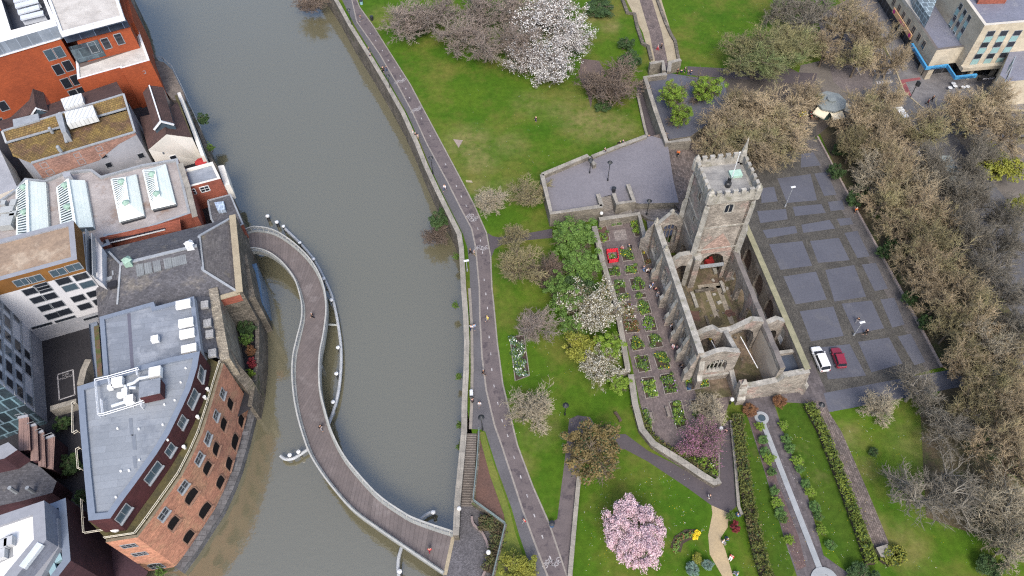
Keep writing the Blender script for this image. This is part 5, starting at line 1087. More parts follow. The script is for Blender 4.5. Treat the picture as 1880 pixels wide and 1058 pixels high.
# ------------------------------------------------------------------ ruined church
O_ = at(1262, 693); AV = RAD(97); EV = Vector((math.cos(AV), math.sin(AV))); EU = Vector((EV.y, -EV.x))
def CH(u, v): q = Vector((O_.x, O_.y))+EU*u+EV*v; return (q.x, q.y)
def C3(u, v, z): return Vector((*CH(u, v), z))
def arched_wall(m, A, B, t, z0, top, openings=(), mi=0, tmi=0):
    """wall A-B of thickness t (to both sides); top = [(s,z)...]; openings (centre, width, sill, spring, rise)"""
    A, B = Vector(A), Vector(B); L_ = (B-A).length; d = (B-A)/L_; n = Vector((-d.y, d.x))*t/2
    def zt(s):
        for i in range(len(top)-1):
            if top[i][0] <= s <= top[i+1][0]+1e-6:
                f = (s-top[i][0])/max(top[i+1][0]-top[i][0], 1e-6); return top[i][1]+(top[i+1][1]-top[i][1])*f
        return top[-1][1]
    ss = {0.0, L_} | {min(max(s, 0), L_) for s, z in top}
    for (c, w_, si, sp, ri) in openings:
        for k in range(9): ss.add(c-w_/2+w_*k/8)
    ss = sorted(ss)
    def op(s0, s1):
        mdl = (s0+s1)/2
        for o in openings:
            if abs(mdl-o[0]) < o[1]/2: return o
    def head(o, s):      # pointed arch
        x = min(abs(s-o[0])/(o[1]/2), 1.0); return o[3]+o[4]*math.sqrt(max(0, 1-x**1.7))
    def pt(s, k, z): q = A+d*s+n*k; return (q.x, q.y, z)
    for s0, s1 in zip(ss[:-1], ss[1:]):
        if s1-s0 < 1e-4: continue
        o = op(s0, s1); Z0, Z1 = zt(s0), zt(s1)
        spans = [((z0, z0), (Z0, Z1))] if not o else ([((z0, z0), (o[2], o[2]))] if o[2] > z0+.01 else [])+[((head(o, s0), head(o, s1)), (max(Z0, head(o, s0)+.05), max(Z1, head(o, s1)+.05)))]
        for (b0, b1), (t0, t1) in spans:
            m.face([pt(s0, 1, b0), pt(s0, 1, t0), pt(s1, 1, t1), pt(s1, 1, b1)], mi); m.face([pt(s0, -1, b0), pt(s1, -1, b1), pt(s1, -1, t1), pt(s0, -1, t0)], mi)
            m.face([pt(s0, -1, t0), pt(s1, -1, t1), pt(s1, 1, t1), pt(s0, 1, t0)], tmi)
            if b0 > z0+.01: m.face([pt(s0, 1, b0), pt(s1, 1, b1), pt(s1, -1, b1), pt(s0, -1, b0)], mi)
        if o:
            for s, e in ((s0, abs(s0-(o[0]-o[1]/2)) < 1e-4), (s1, abs(s1-(o[0]+o[1]/2)) < 1e-4)):
                if e: m.face([pt(s, 1, o[2]), pt(s, -1, o[2]), pt(s, -1, o[3]), pt(s, 1, o[3])], mi)
    for s in (0, L_): m.face([pt(s, 1, z0), pt(s, -1, z0), pt(s, -1, zt(s)), pt(s, 1, zt(s))], mi)
def ragged(L_, z, amp, seed, step=1.6):
    rg = random.Random(seed); n = int(L_/step); return [(0, z)]+[(L_*i/n, z+rg.uniform(-amp, amp)) for i in range(1, n)]+[(L_, z)]
ch = thing('ruined_church', 'roofless ruined stone church with arcades and battlemented tower', 'church')
floor = M('ruin_floor', (.19, .145, .10), (.085, .060, .046), scale=.3, fine=.4, contrast=(.4, .58), c3=(.075, .068, .034), s3=.22, t3=(.46, .6))
m = MB(); m.flat([CH(.5, -4.6), CH(17.2, -4.6), CH(17.2, 26), CH(.5, 26)], .05); m.build('nave_floor', floor, ch)
m = MB()
for (u, v, w_, l_) in ((8.6, 13.5, .9, 8.5), (10.9, 13.5, .9, 8.5), (9.7, 17.8, 5.0, 1.2), (8.4, 6, .8, 3)): m.flat([CH(u-w_/2, v-l_/2), CH(u+w_/2, v-l_/2), CH(u+w_/2, v+l_/2), CH(u-w_/2, v+l_/2)], .07)
m.build('floor_slabs', M('slab_pale', (.27, .235, .19), (.2, .18, .14), scale=.5, fine=.25, brick=(.9, .9, .03), bvar=.15), ch)
m = MB(); m.flat([CH(7, 9), CH(12, 9), CH(12, 16.5), CH(7, 16.5)], .06); m.build('floor_grass', M('floor_moss', (.085, .080, .034), (.13, .105, .066), scale=.4, fine=.3), ch)
m = MB(); m.flat([CH(1.2, 17), CH(5.2, 15.5), CH(4.8, 19.5), CH(1.2, 24)], .06); m.build('floor_gravel', M('dark_gravel', (.05, .045, .035), (.12, .10, .06), scale=2.5, fine=.4), ch)
mats = [churchstone, churchpale]
# south wall with traceried windows
Ls = 28.0; tops = ragged(Ls, 8.6, .12, 3)
bays = [25.0, 17.6, 12.8, 9.15, 5.45, 2.0]; bw = [3.0, 2.9, 1.9, 2.0, 2.0, 1.5]
ops = [(v+.5, w_, 2.3, 5.3, 1.5) for v, w_ in zip(bays, bw)]
m = MB(); arched_wall(m, CH(.55, -.5), CH(.55, 27.5), .95, -.1, tops, ops, 0, 1); sw_ = m.build('south_wall', mats, ch)
m = MB(); band(m, [CH(.55, -.5), CH(.55, 27.5)], 1.05, 8.62, 8.8, 0, 0); m.build('coping', churchpale, sw_)
def tracery(A, B, w_, sill, spring, rise, lights, root, name='tracery', mat=churchpale, glass=None):
    A, B = Vector(A), Vector(B); d = (B-A).normalized(); c = (A+B)/2; m = MB()
    for k in range(1, lights):
        q = c+d*(w_*(k/lights-.5)); x = abs(k/lights-.5)*2; m.bar((*q, sill), (*q, spring+rise*math.sqrt(max(0, 1-x**1.7))), .16, .2)
    for k in range(lights):
        q0 = c+d*(w_*(k/lights-.5)); q1 = c+d*(w_*((k+1)/lights-.5)); qm = (q0+q1)/2
        m.bar((*q0, spring-.3), (*qm, spring+.35), .14, .16); m.bar((*qm, spring+.35), (*q1, spring-.3), .14, .16)
    m.bar((*(c-d*w_/2), sill), (*(c+d*w_/2), sill), .5, .2)
    o = m.build(name, mat, root)
    return o
for v, w_ in zip(bays, bw): tracery(CH(.45, v-w_/2), CH(.45, v+w_/2), w_, 2.3, 5.3, 1.5, 4 if w_ > 2.5 else 3, sw_)
def buttress(u, v, du, w_, h_, zt, root, ang=None):
    """stepped buttress leaning on the wall at (u, v), projecting du"""
    m = MB(); prof = [(0, 0), (du, 0), (du, h_*.45), (du*.62, h_*.6), (du*.55, h_*.85), (.1, zt), (0, zt)]
    D = -EU if ang is None else Vector((math.cos(ang), math.sin(ang))); N_ = Vector((-D.y, D.x)); b_ = Vector(CH(u, v))
    L_ = [(*(b_+D*x+N_*w_/2), z) for x, z in prof]; R_ = [(*(b_+D*x-N_*w_/2), z) for x, z in prof]
    m.face(L_); m.face(R_[::-1])
    for i in range(len(prof)): j = (i+1) % len(prof); m.face([L_[i], R_[i], R_[j], L_[j]], 1 if i in (2, 4) else 0)
    return m.build('buttress', mats, root)
for v in (20.9, 14.9, 11.0, 7.3, 3.6): buttress(.1, v, 1.35, .7, 5.8, 7.4, ch)
buttress(.1, 27.3, 1.9, 1.0, 7.2, 8.6, ch, RAD(97+40)); buttress(.1, -.3, 1.3, .9, 6.2, 7.4, ch); buttress(.9, -.9, 1.5, .9, 6.2, 7.4, ch, RAD(277))
buttress(17.3, -4.8, 1.5, .9, 4.6, 6.4, ch, RAD(277+45))
for (u, v, z) in ((.5, 27.4, 8.6), (.5, 20.9, 8.6)):
    m = MB(); q = C3(u, v, z); m.lathe([(.45, -.4), (.45, .5), (.3, .7), (.28, 1.0), (0, 1.6)], q, 6); m.build('pinnacle', churchpale, ch)
# west gable of the south aisle
m = MB(); arched_wall(m, CH(.2, 27.0), CH(5.6, 27.0), .8, -.1, [(0, 8.4), (2.4, 11.4), (3.0, 11.4), (5.4, 8.8)], [(2.7, 3.4, 2.4, 6.6, 2.0)], 0, 1); wg = m.build('west_gable', mats, ch)
tracery(CH(1.2, 27.0), CH(4.6, 27.0), 3.4, 2.4, 6.6, 2.0, 5, wg, mat=M('tracery_dark', (.17, .145, .12), (.12, .10, .09), scale=1, fine=.2))
m = MB(); m.lathe([(.4, -.2), (.45, .6), (.25, .9), (0, 1.1)], C3(2.9, 27.0, 11.3), 6); m.build('pinnacle', churchpale, ch)
# tower
TU0, TU1, TV0, TV1, TZ = 5.2, 13.1, 19.5, 27.3, 22.4
m = MB(); t_ = .9
arched_wall(m, CH(TU0, TV0+t_/2), CH(TU1, TV0+t_/2), t_, -.1, [(0, TZ), (7.9, TZ)], [(4.0, 4.7, -.1, 4.6, 3.2)], 0, 1)
arched_wall(m, CH(TU1-t_/2, TV0), CH(TU1-t_/2, TV1), t_, -.1, [(0, TZ), (7.8, TZ)], [(4, 3.0, -.1, 3.5, 2.4)], 0, 1)
arched_wall(m, CH(TU0+t_/2, TV1), CH(TU0+t_/2, TV0), t_, -.1, [(0, TZ), (7.8, TZ)], [(4, 3.2, -.1, 3.5, 2.4)], 0, 1)
arched_wall(m, CH(TU1, TV1-t_/2), CH(TU0, TV1-t_/2), t_, -.1, [(0, TZ), (7.9, TZ)], (), 0, 1)
tower = m.build('tower', mats, ch)
m = MB(); m.flat([CH(TU0, TV0), CH(TU1, TV0), CH(TU1, TV1), CH(TU0, TV1)], 8.8); m.build('tower_vault', churchstone, tower)
m = MB(); m.flat([CH(TU0+.5, TV0+.5), CH(TU1-.5, TV0+.5), CH(TU1-.5, TV1-.5), CH(TU0+.5, TV1-.5)], TZ+.02); m.build('tower_roof', M('tower_lead', (.27, .265, .25), (.18, .178, .175), scale=.5, fine=.2, brick=(8, 1.4, .05), bvar=.06, mort=.8), tower)
ring = [CH(TU0-.1, TV0-.1), CH(TU1+.1, TV0-.1), CH(TU1+.1, TV1+.1), CH(TU0-.1, TV1+.1)]
m = MB(); band(m, ring+[ring[0]], .5, TZ-.3, TZ+.95, 0, 0); m.build('parapet', churchpale, tower)
m = MB(); band(m, [CH(TU0-.15, TV0-.15), CH(TU1+.15, TV0-.15), CH(TU1+.15, TV1+.15), CH(TU0-.15, TV1+.15), CH(TU0-.15, TV0-.15)], .5, TZ-.75, TZ-.4, 0, 0); m.build('string_course', churchpale, tower)
for z in (9.3, 15.2): m = MB(); band(m, [CH(TU0-.02, TV0-.02), CH(TU1+.02, TV0-.02), CH(TU1+.02, TV1+.02), CH(TU0-.02, TV1+.02), CH(TU0-.02, TV0-.02)], .25, z, z+.25, 0, 0); m.build('string_course', churchpale, tower)
for i in range(4):
    A_, B_ = Vector(ring[i]), Vector(ring[(i+1) % 4]); d_ = (B_-A_).normalized(); L_ = (B_-A_).length
    for k in range(5):
        q = A_+d_*(L_*(k+1)/6); m = MB(); m.box((q.x, q.y, TZ+1.35), (.72, .45, .8), math.atan2(d_.y, d_.x), 0); m.box((q.x, q.y, TZ+1.79), (.82, .55, .1), math.atan2(d_.y, d_.x), 0); m.build('merlon', churchpale, tower)
for i, (u, v) in enumerate(((TU0, TV0), (TU1, TV0), (TU1, TV1), (TU0, TV1))):
    big = i == 2; h_ = 4.2 if big else 1.6
    m = MB(); m.lathe([(.62, -.6), (.62, 1.5), (.5, 1.7), (.42 if not big else .5, 2.0), (.14, h_*.8+1), (.16, h_*.85+1), (0, h_+1.1)], C3(u, v, TZ), 8); m.build('pinnacle', churchpale, tower)
    m = MB(); D = (EU*(-1 if u < 9 else 1)+EV*(-1 if v < 23 else 1)).normalized(); b_ = Vector(CH(u, v)); N_ = Vector((-D.y, D.x))
    prof = [(-.3, 0), (1.0, 0), (1.0, 6.5), (.6, 7.8), (.6, 13.5), (.3, 14.6), (.3, 19.5), (.1, 20.8), (-.3, 20.8)]
    Lq = [(*(b_+D*x+N_*.38), z) for x, z in prof]; Rq = [(*(b_+D*x-N_*.38), z) for x, z in prof]; m.face(Lq); m.face(Rq[::-1])
    for k in range(len(prof)): j = (k+1) % len(prof); m.face([Lq[k], Rq[k], Rq[j], Lq[j]], 1 if k in (2, 4, 6) else 0)
    m.build('corner_buttress', [churchpale, churchpale], tower)
m = MB(); m.face([C3(TU0+1.2, TV0-.03, 8.2), C3(TU1-1.0, TV0-.03, 8.2), C3(TU1-1.6, TV0-.03, 10.0), C3((TU0+TU1)/2+.3, TV0-.03, 13.4), C3(TU0+1.4, TV0-.03, 9.8)]); m.build('roof_scar', M('scar_brick', (.33, .235, .195), (.24, .17, .14), scale=.6, fine=.35, brick=(.4, .2, .02), bvar=.3), tower)
fA, fB = CH(TU0, TV0), CH(TU1, TV0); lA, lB = CH(TU0, TV0), CH(TU0, TV1)
window(tower, onwall(1337.5, 384, fA, fB), fA, fB, 1.5, 1.7, frame=churchpale, pane=glassdark, bars=(2, 1), fw=.22, arch=True, name='belfry_window')
for (a, bq, w_, h_) in ((1285, 362, 1.2, 1.7), (1274, 402, .8, 1.3), (1271, 429, .5, 1.2)): window(tower, onwall(a, bq, lA, lB), lA, lB, w_, h_, frame=churchpale, pane=glassdark, fw=.18, arch=True, name='belfry_window')
m = MB(); m.bar(C3(TU0+1.9, TV0-.1, 4.4), C3(TU1-1.6, TV0-.1, 4.4), .5, .45); m.build('tie_beam', lead, tower)
m = MB(); m.box(C3(TU0+.5, TV0-.9, 4.2), (1.1, 1.1, 8.4), AV); m.box(C3(TU0+.5, TV0-.9, 8.5), (1.35, 1.35, .5), AV, 1); m.build('tower_pier', mats, tower)
# flagpole and roof things stand on the tower roof
fp = C3(9.4, 22.2, TZ); m = MB(); m.tube([fp, fp+Vector((0, 0, 7.2))], .09, 8, r1=.06); m.lathe([(.12, 7.2), (.16, 7.35), (0, 7.5)], fp, 8); o = m.build('flagpole', whitemetal); tag(o, 'white flagpole leaning up from the church tower roof', 'flagpole')
m = MB(); q = C3(11.0, 24.2, TZ+.25); m.box(q, (1.9, 1.3, .5), RAD(7)); m.box(q+Vector((0, 0, .27)), (2.0, 1.4, .06), RAD(7)); o = m.build('roof_hatch', P('hatch_green', (.34, .50, .42), .6)); tag(o, 'pale green roof hatch on the church tower', 'hatch')
m = MB(); q = C3(9.0, 22.0, TZ); m.lathe([(.5, 0), (.55, .8), (.35, 1.0), (.3, 1.6)], q, 8)
for k in range(5): a = k*1.25; m.tube([q+Vector((0, 0, 1.3)), q+Vector((math.cos(a)*.5, math.sin(a)*.5, 2.2))], .09, 5, r1=.02)
o = m.build('pole_socket', darkmetal); tag(o, 'black spiked bracket at the foot of the tower flagpole', 'bracket')
# cross arch between south wall and tower
m = MB(); arched_wall(m, CH(.9, 19.2), CH(5.4, 19.6), .9, 0, [(0, 7.2), (1.6, 9.0), (3.2, 9.0), (4.5, 8.6)], [(2.5, 3.1, 0, 3.9, 2.2)], 0, 1); m.build('aisle_arch', mats, ch)
# north arcade
m = MB(); arched_wall(m, CH(12.9, -4.6), CH(12.9, 19.6), .85, 0, ragged(24.2, 7.9, .15, 8), [(21.3, 3.6, 0, 3.0, 2.6), (16.9, 3.6, 0, 3.0, 2.6), (12.6, 3.4, 0, 3.0, 2.6), (6.0, 2.6, 0, 2.4, 2.2)], 0, 1); m.build('north_arcade', [churchstone, M('wall_top_dark', (.15, .135, .125), (.105, .095, .09), scale=.6, fine=.3)], ch)
m = MB(); m.face([C3(12.44, -4.2, .1), C3(12.44, 3.7, .1), C3(12.44, 3.7, 6.5), C3(12.44, -1, 7.0), C3(12.44, -4.2, 6.6)]); m.build('plaster_patch', M('plaster_pale', (.45, .39, .31), (.36, .30, .24), scale=.4, fine=.15), ch)
# north wall with blind window arches and lichen coping
nt_ = [(0, 6.6)]+[(s, 6.6+.1*math.sin(s)) for s in range(2, 30, 3)]+[(31.0, 6.6)]
m = MB(); arched_wall(m, CH(17.2, -4.7), CH(17.2, 26.3), .8, 0, nt_, [(8.5, 2.2, 2.0, 4.0, 1.5), (14.0, 3.0, .4, 3.6, 1.8), (19.5, 3.0, .4, 3.6, 1.8), (25.5, 3.0, .4, 3.6, 1.8)], 0, 1); nw_ = m.build('north_wall', mats, ch)
for v in (9.3, 14.8, 20.8): m = MB(); m.face([C3(17.25, v-1.6, .3), C3(17.25, v+1.6, .3), C3(17.25, v+1.6, 5.5), C3(17.25, v-1.6, 5.5)]); m.build('blocking', M('rubble_infill', (.19, .14, .115), (.12, .09, .075), scale=.7, fine=.35, brick=(.5, .3, .04), bvar=.3), nw_)
m = MB(); band(m, [CH(17.2, -4.9), CH(17.2, 26.4)], 1.0, 6.72, 6.92, 0, 0); m.build('coping', M('coping_lichen', (.24, .225, .145), (.17, .165, .105), scale=.9, fine=.3), nw_)
# chancel arch wall
m = MB(); arched_wall(m, CH(.9, 4.2), CH(12.6, 4.4), .95, 0, [(0, 6.6), (2.0, 8.0), (3.2, 8.4), (4.6, 6.9), (6.4, 6.9), (9.6, 9.2), (11.7, 8.4)], [(2.6, 3.2, 0, 3.4, 2.4), (8.7, 4.9, 0, 3.6, 3.2)], 0, 1); m.build('chancel_arch', mats, ch)
m = MB(); arched_wall(m, CH(13.3, 4.4), CH(16.8, 4.6), .9, 0, [(0, 7.2), (1.7, 8.2), (3.5, 6.9)], [(1.75, 2.4, 0, 3.0, 2.0)], 0, 1); m.build('aisle_arch', mats, ch)
m = MB(); arched_wall(m, CH(6.5, -.6), CH(6.3, 3.8), .8, 0, [(0, 8.2), (4.4, 7.2)], [(2.3, 2.6, 0, 3.2, 2.4)], 0, 1); m.build('chapel_arch', mats, ch)
m = MB(); arched_wall(m, CH(.5, -.7), CH(7.0, -.7), .85, -.1, [(0, 8.0), (2.3, 9.3), (3.6, 9.4), (6.5, 8.2)], [(3.3, 3.4, 2.9, 5.2, 1.6)], 0, 1); cw = m.build('chapel_east_wall', mats, ch); tracery(CH(2.1, -.7), CH(5.5, -.7), 3.4, 2.9, 5.2, 1.6, 5, cw)
m = MB(); m.bar(C3(1.2, -1.15, 2.0), C3(6.4, -1.15, 2.0), .5, .3); m.build('string_course', churchpale, cw)
m = MB(); arched_wall(m, CH(6.8, -1), CH(6.8, -4.7), .8, 0, [(0, 2.6), (3.7, 1.4)], (), 0, 1); m.build('chancel_south_wall', mats, ch)
m = MB(); arched_wall(m, CH(6.6, -5.0), CH(17.5, -5.0), 1.0, -.1, [(0, 4.4), (2.2, 4.2), (6.0, 4.8), (6.8, 6.2), (10.9, 6.6)], (), 0, 1); m.build('east_wall', mats, ch)
m = MB(); m.box(C3(6.9, -4.9, 2.7), (.9, 1.2, 5.4), AV, 0); m.face([C3(6.4, -4.5, 5.4), C3(7.4, -4.5, 5.4), C3(6.9, -4.9, 6.4)], 1); m.face([C3(6.4, -5.4, 5.4), C3(7.4, -5.4, 5.4), C3(6.9, -4.9, 6.4)], 1); m.build('jamb_pier', mats, ch)
buttress(7.0, -5.4, .9, 1.4, 3.6, 4.2, ch, RAD(277))
# flat roofed vestry in the corner
m = MB(); m.flat([CH(13.4, -4.4), CH(16.8, -4.4), CH(16.8, -.9), CH(13.4, -.9)], 4.9); m.build('vestry_roof', P('roof_wet_blue', (.055, .065, .085), .25, .6), ch)
m = MB(); arched_wall(m, CH(13.3, -.6), CH(16.8, -.6), .6, 0, [(0, 5.6), (3.5, 5.6)], (), 0, 1); m.build('vestry_wall', mats, ch)
for (u, v, w_, l_, h_) in ((5.6, 15.2, .6, 3.4, .5), (8.0, 17.0, 3.6, .5, .45), (11.5, 17.2, .5, 2.4, .6), (6.6, 10.5, .45, 2.0, .35), (10.9, 7.4, 2.2, .5, .4)):
    m = MB(); m.box(C3(u, v, h_/2), (w_, l_, h_), RAD(7)); m.build('low_footing', churchpale if h_ > .45 else quaystone, ch)
for (u, v, r_, c_) in ((4, 12, 1.8, 0), (8.5, 10.2, 1.1, 1), (3, 8, 1.4, 1), (11, 11.5, 1.0, 0), (9, 1.5, 1.6, 1), (9.6, -2.4, 1.9, 1)):
    m = MB(); rg_ = random.Random(int(u*10)); P_ = [(*(Vector(CH(u, v))+Vector((math.cos(a*.52), math.sin(a*.52)))*r_*rg_.uniform(.6, 1.2)),) for a in range(12)]; m.flat(P_, .075); m.build('floor_patch', M('patch_redbrown', (.13, .07, .052), (.08, .05, .04), scale=.8, fine=.4) if c_ == 0 else M('patch_darkearth', (.05, .042, .028), (.075, .066, .036), scale=.8, fine=.4), ch)
# loose things inside the ruin
m = MB(); m.tube([C3(5.0, -.2, 4.6), C3(4.4, 3.9, 4.6)], .08, 6); o = m.build('tie_rod', whitemetal); tag(o, 'thin white rod across the side chapel of the ruin', 'rod', 'white rods across the ruin chapels')
m = MB(); m.tube([C3(11.4, -1.2, 2.2), C3(9.6, 4.0, 4.4)], .08, 6); o = m.build('tie_rod', whitemetal); tag(o, 'long thin white rod across the chancel of the ruin', 'rod', 'white rods across the ruin chapels')
ys = thing('yellow_ring', 'yellow curled ring shaped play piece lying in the side chapel', 'play piece'); q = at(1314, 624, .3); m = MB()
m.tube([q+Vector((1.1*math.cos(a*.45), 1.3*math.sin(a*.45), .3+a*.06)) for a in range(15)], .34, 8); m.tube([q+Vector((.4*math.cos(a*.6), .5*math.sin(a*.6), .4)) for a in range(11)], .28, 8); m.build('ring', P('plastic_yellow', (.75, .50, .03), .4), ys)
m = MB(); q = at(1302, 482, .5); m.box(q, (1.5, 1.0, 1.1), .4); m.box(q+Vector((.3, .5, .5)), (.6, .6, .5), .2); o = m.build('red_cover', P('fabric_red', (.35, .03, .03), .8)); tag(o, 'red covered bundle lying under the tower arch', 'bundle')
for (a, bq, s) in ((1313, 498, 1.1), (1309, 515, .6), (1311, 541, .6), (1345, 545, .7), (1352, 552, .5), (1318, 571, .5), (1328, 575, .45), (1268, 496, .5), (1290, 530, .5), (1276, 545, .45), (1335, 530, .6), (1320, 556, .8), (1340, 566, .5), (1298, 553, .4), (1327, 540, .5), (1306, 580, .5), (1285, 572, .4), (1345, 512, .6), (1350, 620, .5), (1362, 660, .5), (1375, 640, .4)):
    q = at(a, bq, .25*s); m = MB(); m.box(q, (1.0*s, .7*s, .5*s), a*.7); o = m.build('fallen_stone', churchpale if s > .55 else quaystone); tag(o, 'loose fallen stone block on the earth floor of the ruin', 'stone block', 'fallen stones inside the ruin')
hedge([CH(1.4, 1.2), CH(4.2, .5)], 1.1, .9, 700, L_BED, 'clump of green plants growing in the ruined side chapel', 0, 'plants', 'plant_clump')

# ------------------------------------------------------------------ terraces north west of the church
TZ2 = 2.6
tp = XY([(998, 322), (1081, 288), (1183, 253), (1197, 250), (1225, 258), (1236, 330), (1246, 372), (1176, 374), (1160, 372), (1133, 376), (1125, 360), (1104, 362), (1108, 385), (1015, 395)], TZ2)
m = MB(); m.prism(tp, -.2, TZ2, 1, 0); o = m.build('terrace_paving', [gravel, stone]); o['kind'] = 'structure'
rp = [at(1197, 250, TZ2+.01), at(1222, 243, TZ2+.01), at(1290, 268, .6), at(1276, 330, .03), at(1256, 400, .03), at(1238, 373, TZ2+.01), at(1228, 320, TZ2+.01)]
m = MB(); m.face(rp[::-1]); m.face([rp[5], rp[4], rp[3], rp[6]]); m.build('cobbled_ramp', cobble, None, rotuv=RAD(97))['kind'] = 'structure'
low_ = XY([(1133, 380), (1165, 374), (1200, 372), (1250, 372), (1262, 400), (1250, 412), (1190, 402), (1176, 392), (1108, 402), (1106, 388)], 1.0); m = MB(); m.prism(low_, -.1, .9, 1, 0); o = m.build('flag_landing', [M('flag_landing', (.16, .145, .135), (.115, .105, .10), scale=.4, fine=.3, brick=(.6, .4, .03), bvar=.25, mort=.6), stone]); o['kind'] = 'structure'
low2 = XY([(1186, 400), (1252, 398), (1262, 420), (1215, 440), (1192, 440)], .3); m = MB(); m.prism(low2, -.1, .5, 1, 0); o = m.build('west_paving', [gravel, stone]); o['kind'] = 'structure'
def stonewall(label, pts, z0, z1, w_=.7, cat='wall', name='stone_wall', mat=None, cop=True):
    r = thing(name, label, cat); ln = XY(pts, z1); m = MB(); band(m, ln, w_, z0, z1, 0, 0); m.build('wall', mat or stone, r)
    if cop: m = MB(); band(m, ln, w_+.12, z1, z1+.12, 0, 0); m.build('coping', stonetop, r)
    return r
TW_ = TZ2+1.0
stonewall('long parapet wall on the lawn side of the gravel terrace with a short return', [(995, 321), (1079, 286), (1092, 303)], -.2, TW_, .75)
stonewall('tall retaining wall on the river side of the gravel terrace', [(995, 321), (1012, 392), (1106, 379)], -.2, TW_, .75)
stonewall('short wall left of the terrace steps', [(1098, 357), (1105, 379)], .8, TW_, .7)
stonewall('low wall between terrace and upper lawn up to the tarmac path', [(1087, 288), (1130, 271), (1186, 250)], -.1, TZ2+.45, .7)
stonewall('U shaped wall enclosing a recess beside the terrace steps', [(1127, 356), (1133, 374), (1164, 370), (1153, 339)], .8, TW_, .7)
stonewall('wall along the top of the herb garden below the steps', [(1100, 403), (1173, 393), (1184, 437)], -.1, 2.0, .8)
stonewall('wall between herb garden and the green trees on the lawn', [(1091, 416), (1106, 478), (1092, 484)], -.1, 1.6, .9)
stonewall('long stone wall along the lawn side of the herb garden', [(1106, 480), (1132, 560), (1146, 640), (1153, 680), (1138, 684)], -.1, 1.3, .8)
stonewall('curving rubble wall round the lower end of the herb garden', [(1158, 688), (1166, 742), (1178, 788), (1200, 815), (1250, 846), (1290, 873), (1312, 886), (1322, 882)], -.1, 1.1, .9, mat=quaystone)
stonewall('L shaped wall round the upper terrace with the lime green trees', [(1224, 136), (1184, 142), (1204, 205), (1224, 262), (1268, 256)], -.1, 3.6, .8)
m = MB(); m.prism(XY([(1190, 145), (1232, 135), (1330, 150), (1340, 200), (1268, 250), (1228, 256), (1208, 205)], 2.4), -.1, 2.4, 1, 0); o = m.build('upper_terrace', [bluesq, stone]); o['kind'] = 'structure'
stonewall('dark wall block left of the narrow path at the upper terrace', [(1193, 117), (1217, 113), (1219, 130)], -.1, 3.0, .8)
stonewall('dark wall block right of the narrow path at the upper terrace', [(1228, 132), (1230, 115), (1250, 110)], -.1, 3.0, .8)
sheet('sloping_path', XY([(1168, 160), (1185, 150), (1222, 262), (1190, 262)]), .02, pathdark); stonewall('thin stone kerb wall on the lawn edge of the sloping tarmac path', [(1170, 172), (1183, 232), (1190, 256)], -.1, .5, .4)
sheet('lawn_dirt_path', XY([(1068, 108), (1100, 112), (1112, 135), (1090, 160), (1085, 200), (1078, 170), (1062, 140)]), .012, M('dirt_path', (.115, .085, .078), (.09, .07, .06), scale=.3, fine=.3))
sheet('top_cross_path', XY([(1262, 122), (1500, 135), (1495, 158), (1420, 150), (1262, 138)]), .015, pathdark)
sheet('excavated_paving', XY([(1165, -30), (1188, -30), (1215, 60), (1230, 135), (1208, 138), (1192, 60)]), .03, M('old_paving', (.14, .11, .10), (.10, .08, .076), scale=.5, fine=.3, brick=(.6, .4, .03), bvar=.25), rot=RAD(97))
sheet('excavated_gravel', XY([(1135, -30), (1205, -30), (1228, 45), (1246, 110), (1196, 116), (1180, 60), (1160, 20)]), .02, sandpale)
stonewall('broken low footing wall on the left of the sandy excavated strip', [(1140, -10), (1152, 22), (1165, 24), (1170, 48), (1180, 78), (1190, 84), (1196, 108)], -.1, .6, .8, mat=quaystone, cop=False)
stonewall('broken low footing wall on the right of the sandy excavated strip', [(1204, -10), (1222, 40), (1232, 62), (1240, 75), (1246, 108)], -.1, .5, .7, mat=quaystone, cop=False)
def steps(label, p0, p1, wdt, n, z0, z1, mat=None):
    """flight from pixel p0 (bottom) to p1 (top)"""
    r = thing('stone_steps', label, 'steps'); a, b = at(*p0, z0), at(*p1, z1); a2, b2 = Vector((a.x, a.y)), Vector((b.x, b.y)); d = (b2-a2)/n; ang = math.atan2(d.y, d.x)
    for k in range(n):
        q = a2+d*(k+.5); zt = z0+(z1-z0)*(k+1)/n; m = MB(); m.box((q.x, q.y, zt-.5), (d.length*.96, wdt, 1.0), ang); m.box((q.x, q.y, zt+.01)-np.array([d.x, d.y, 0])*.36, (d.length*.28, wdt, .03), ang, 1); m.build('step', [M('step_stone', (.20, .185, .165), (.14, .13, .12), scale=.8, fine=.25), edging], r)
    return r
steps('upper flight of stone steps from the terrace down to the flag landing', (1120, 386), (1113, 360), 3.6, 9, .9, TZ2)
steps('side flight of stone steps with pale nosings right of the landing', (1137, 393), (1160, 388), 2.4, 8, .9, 1.5)
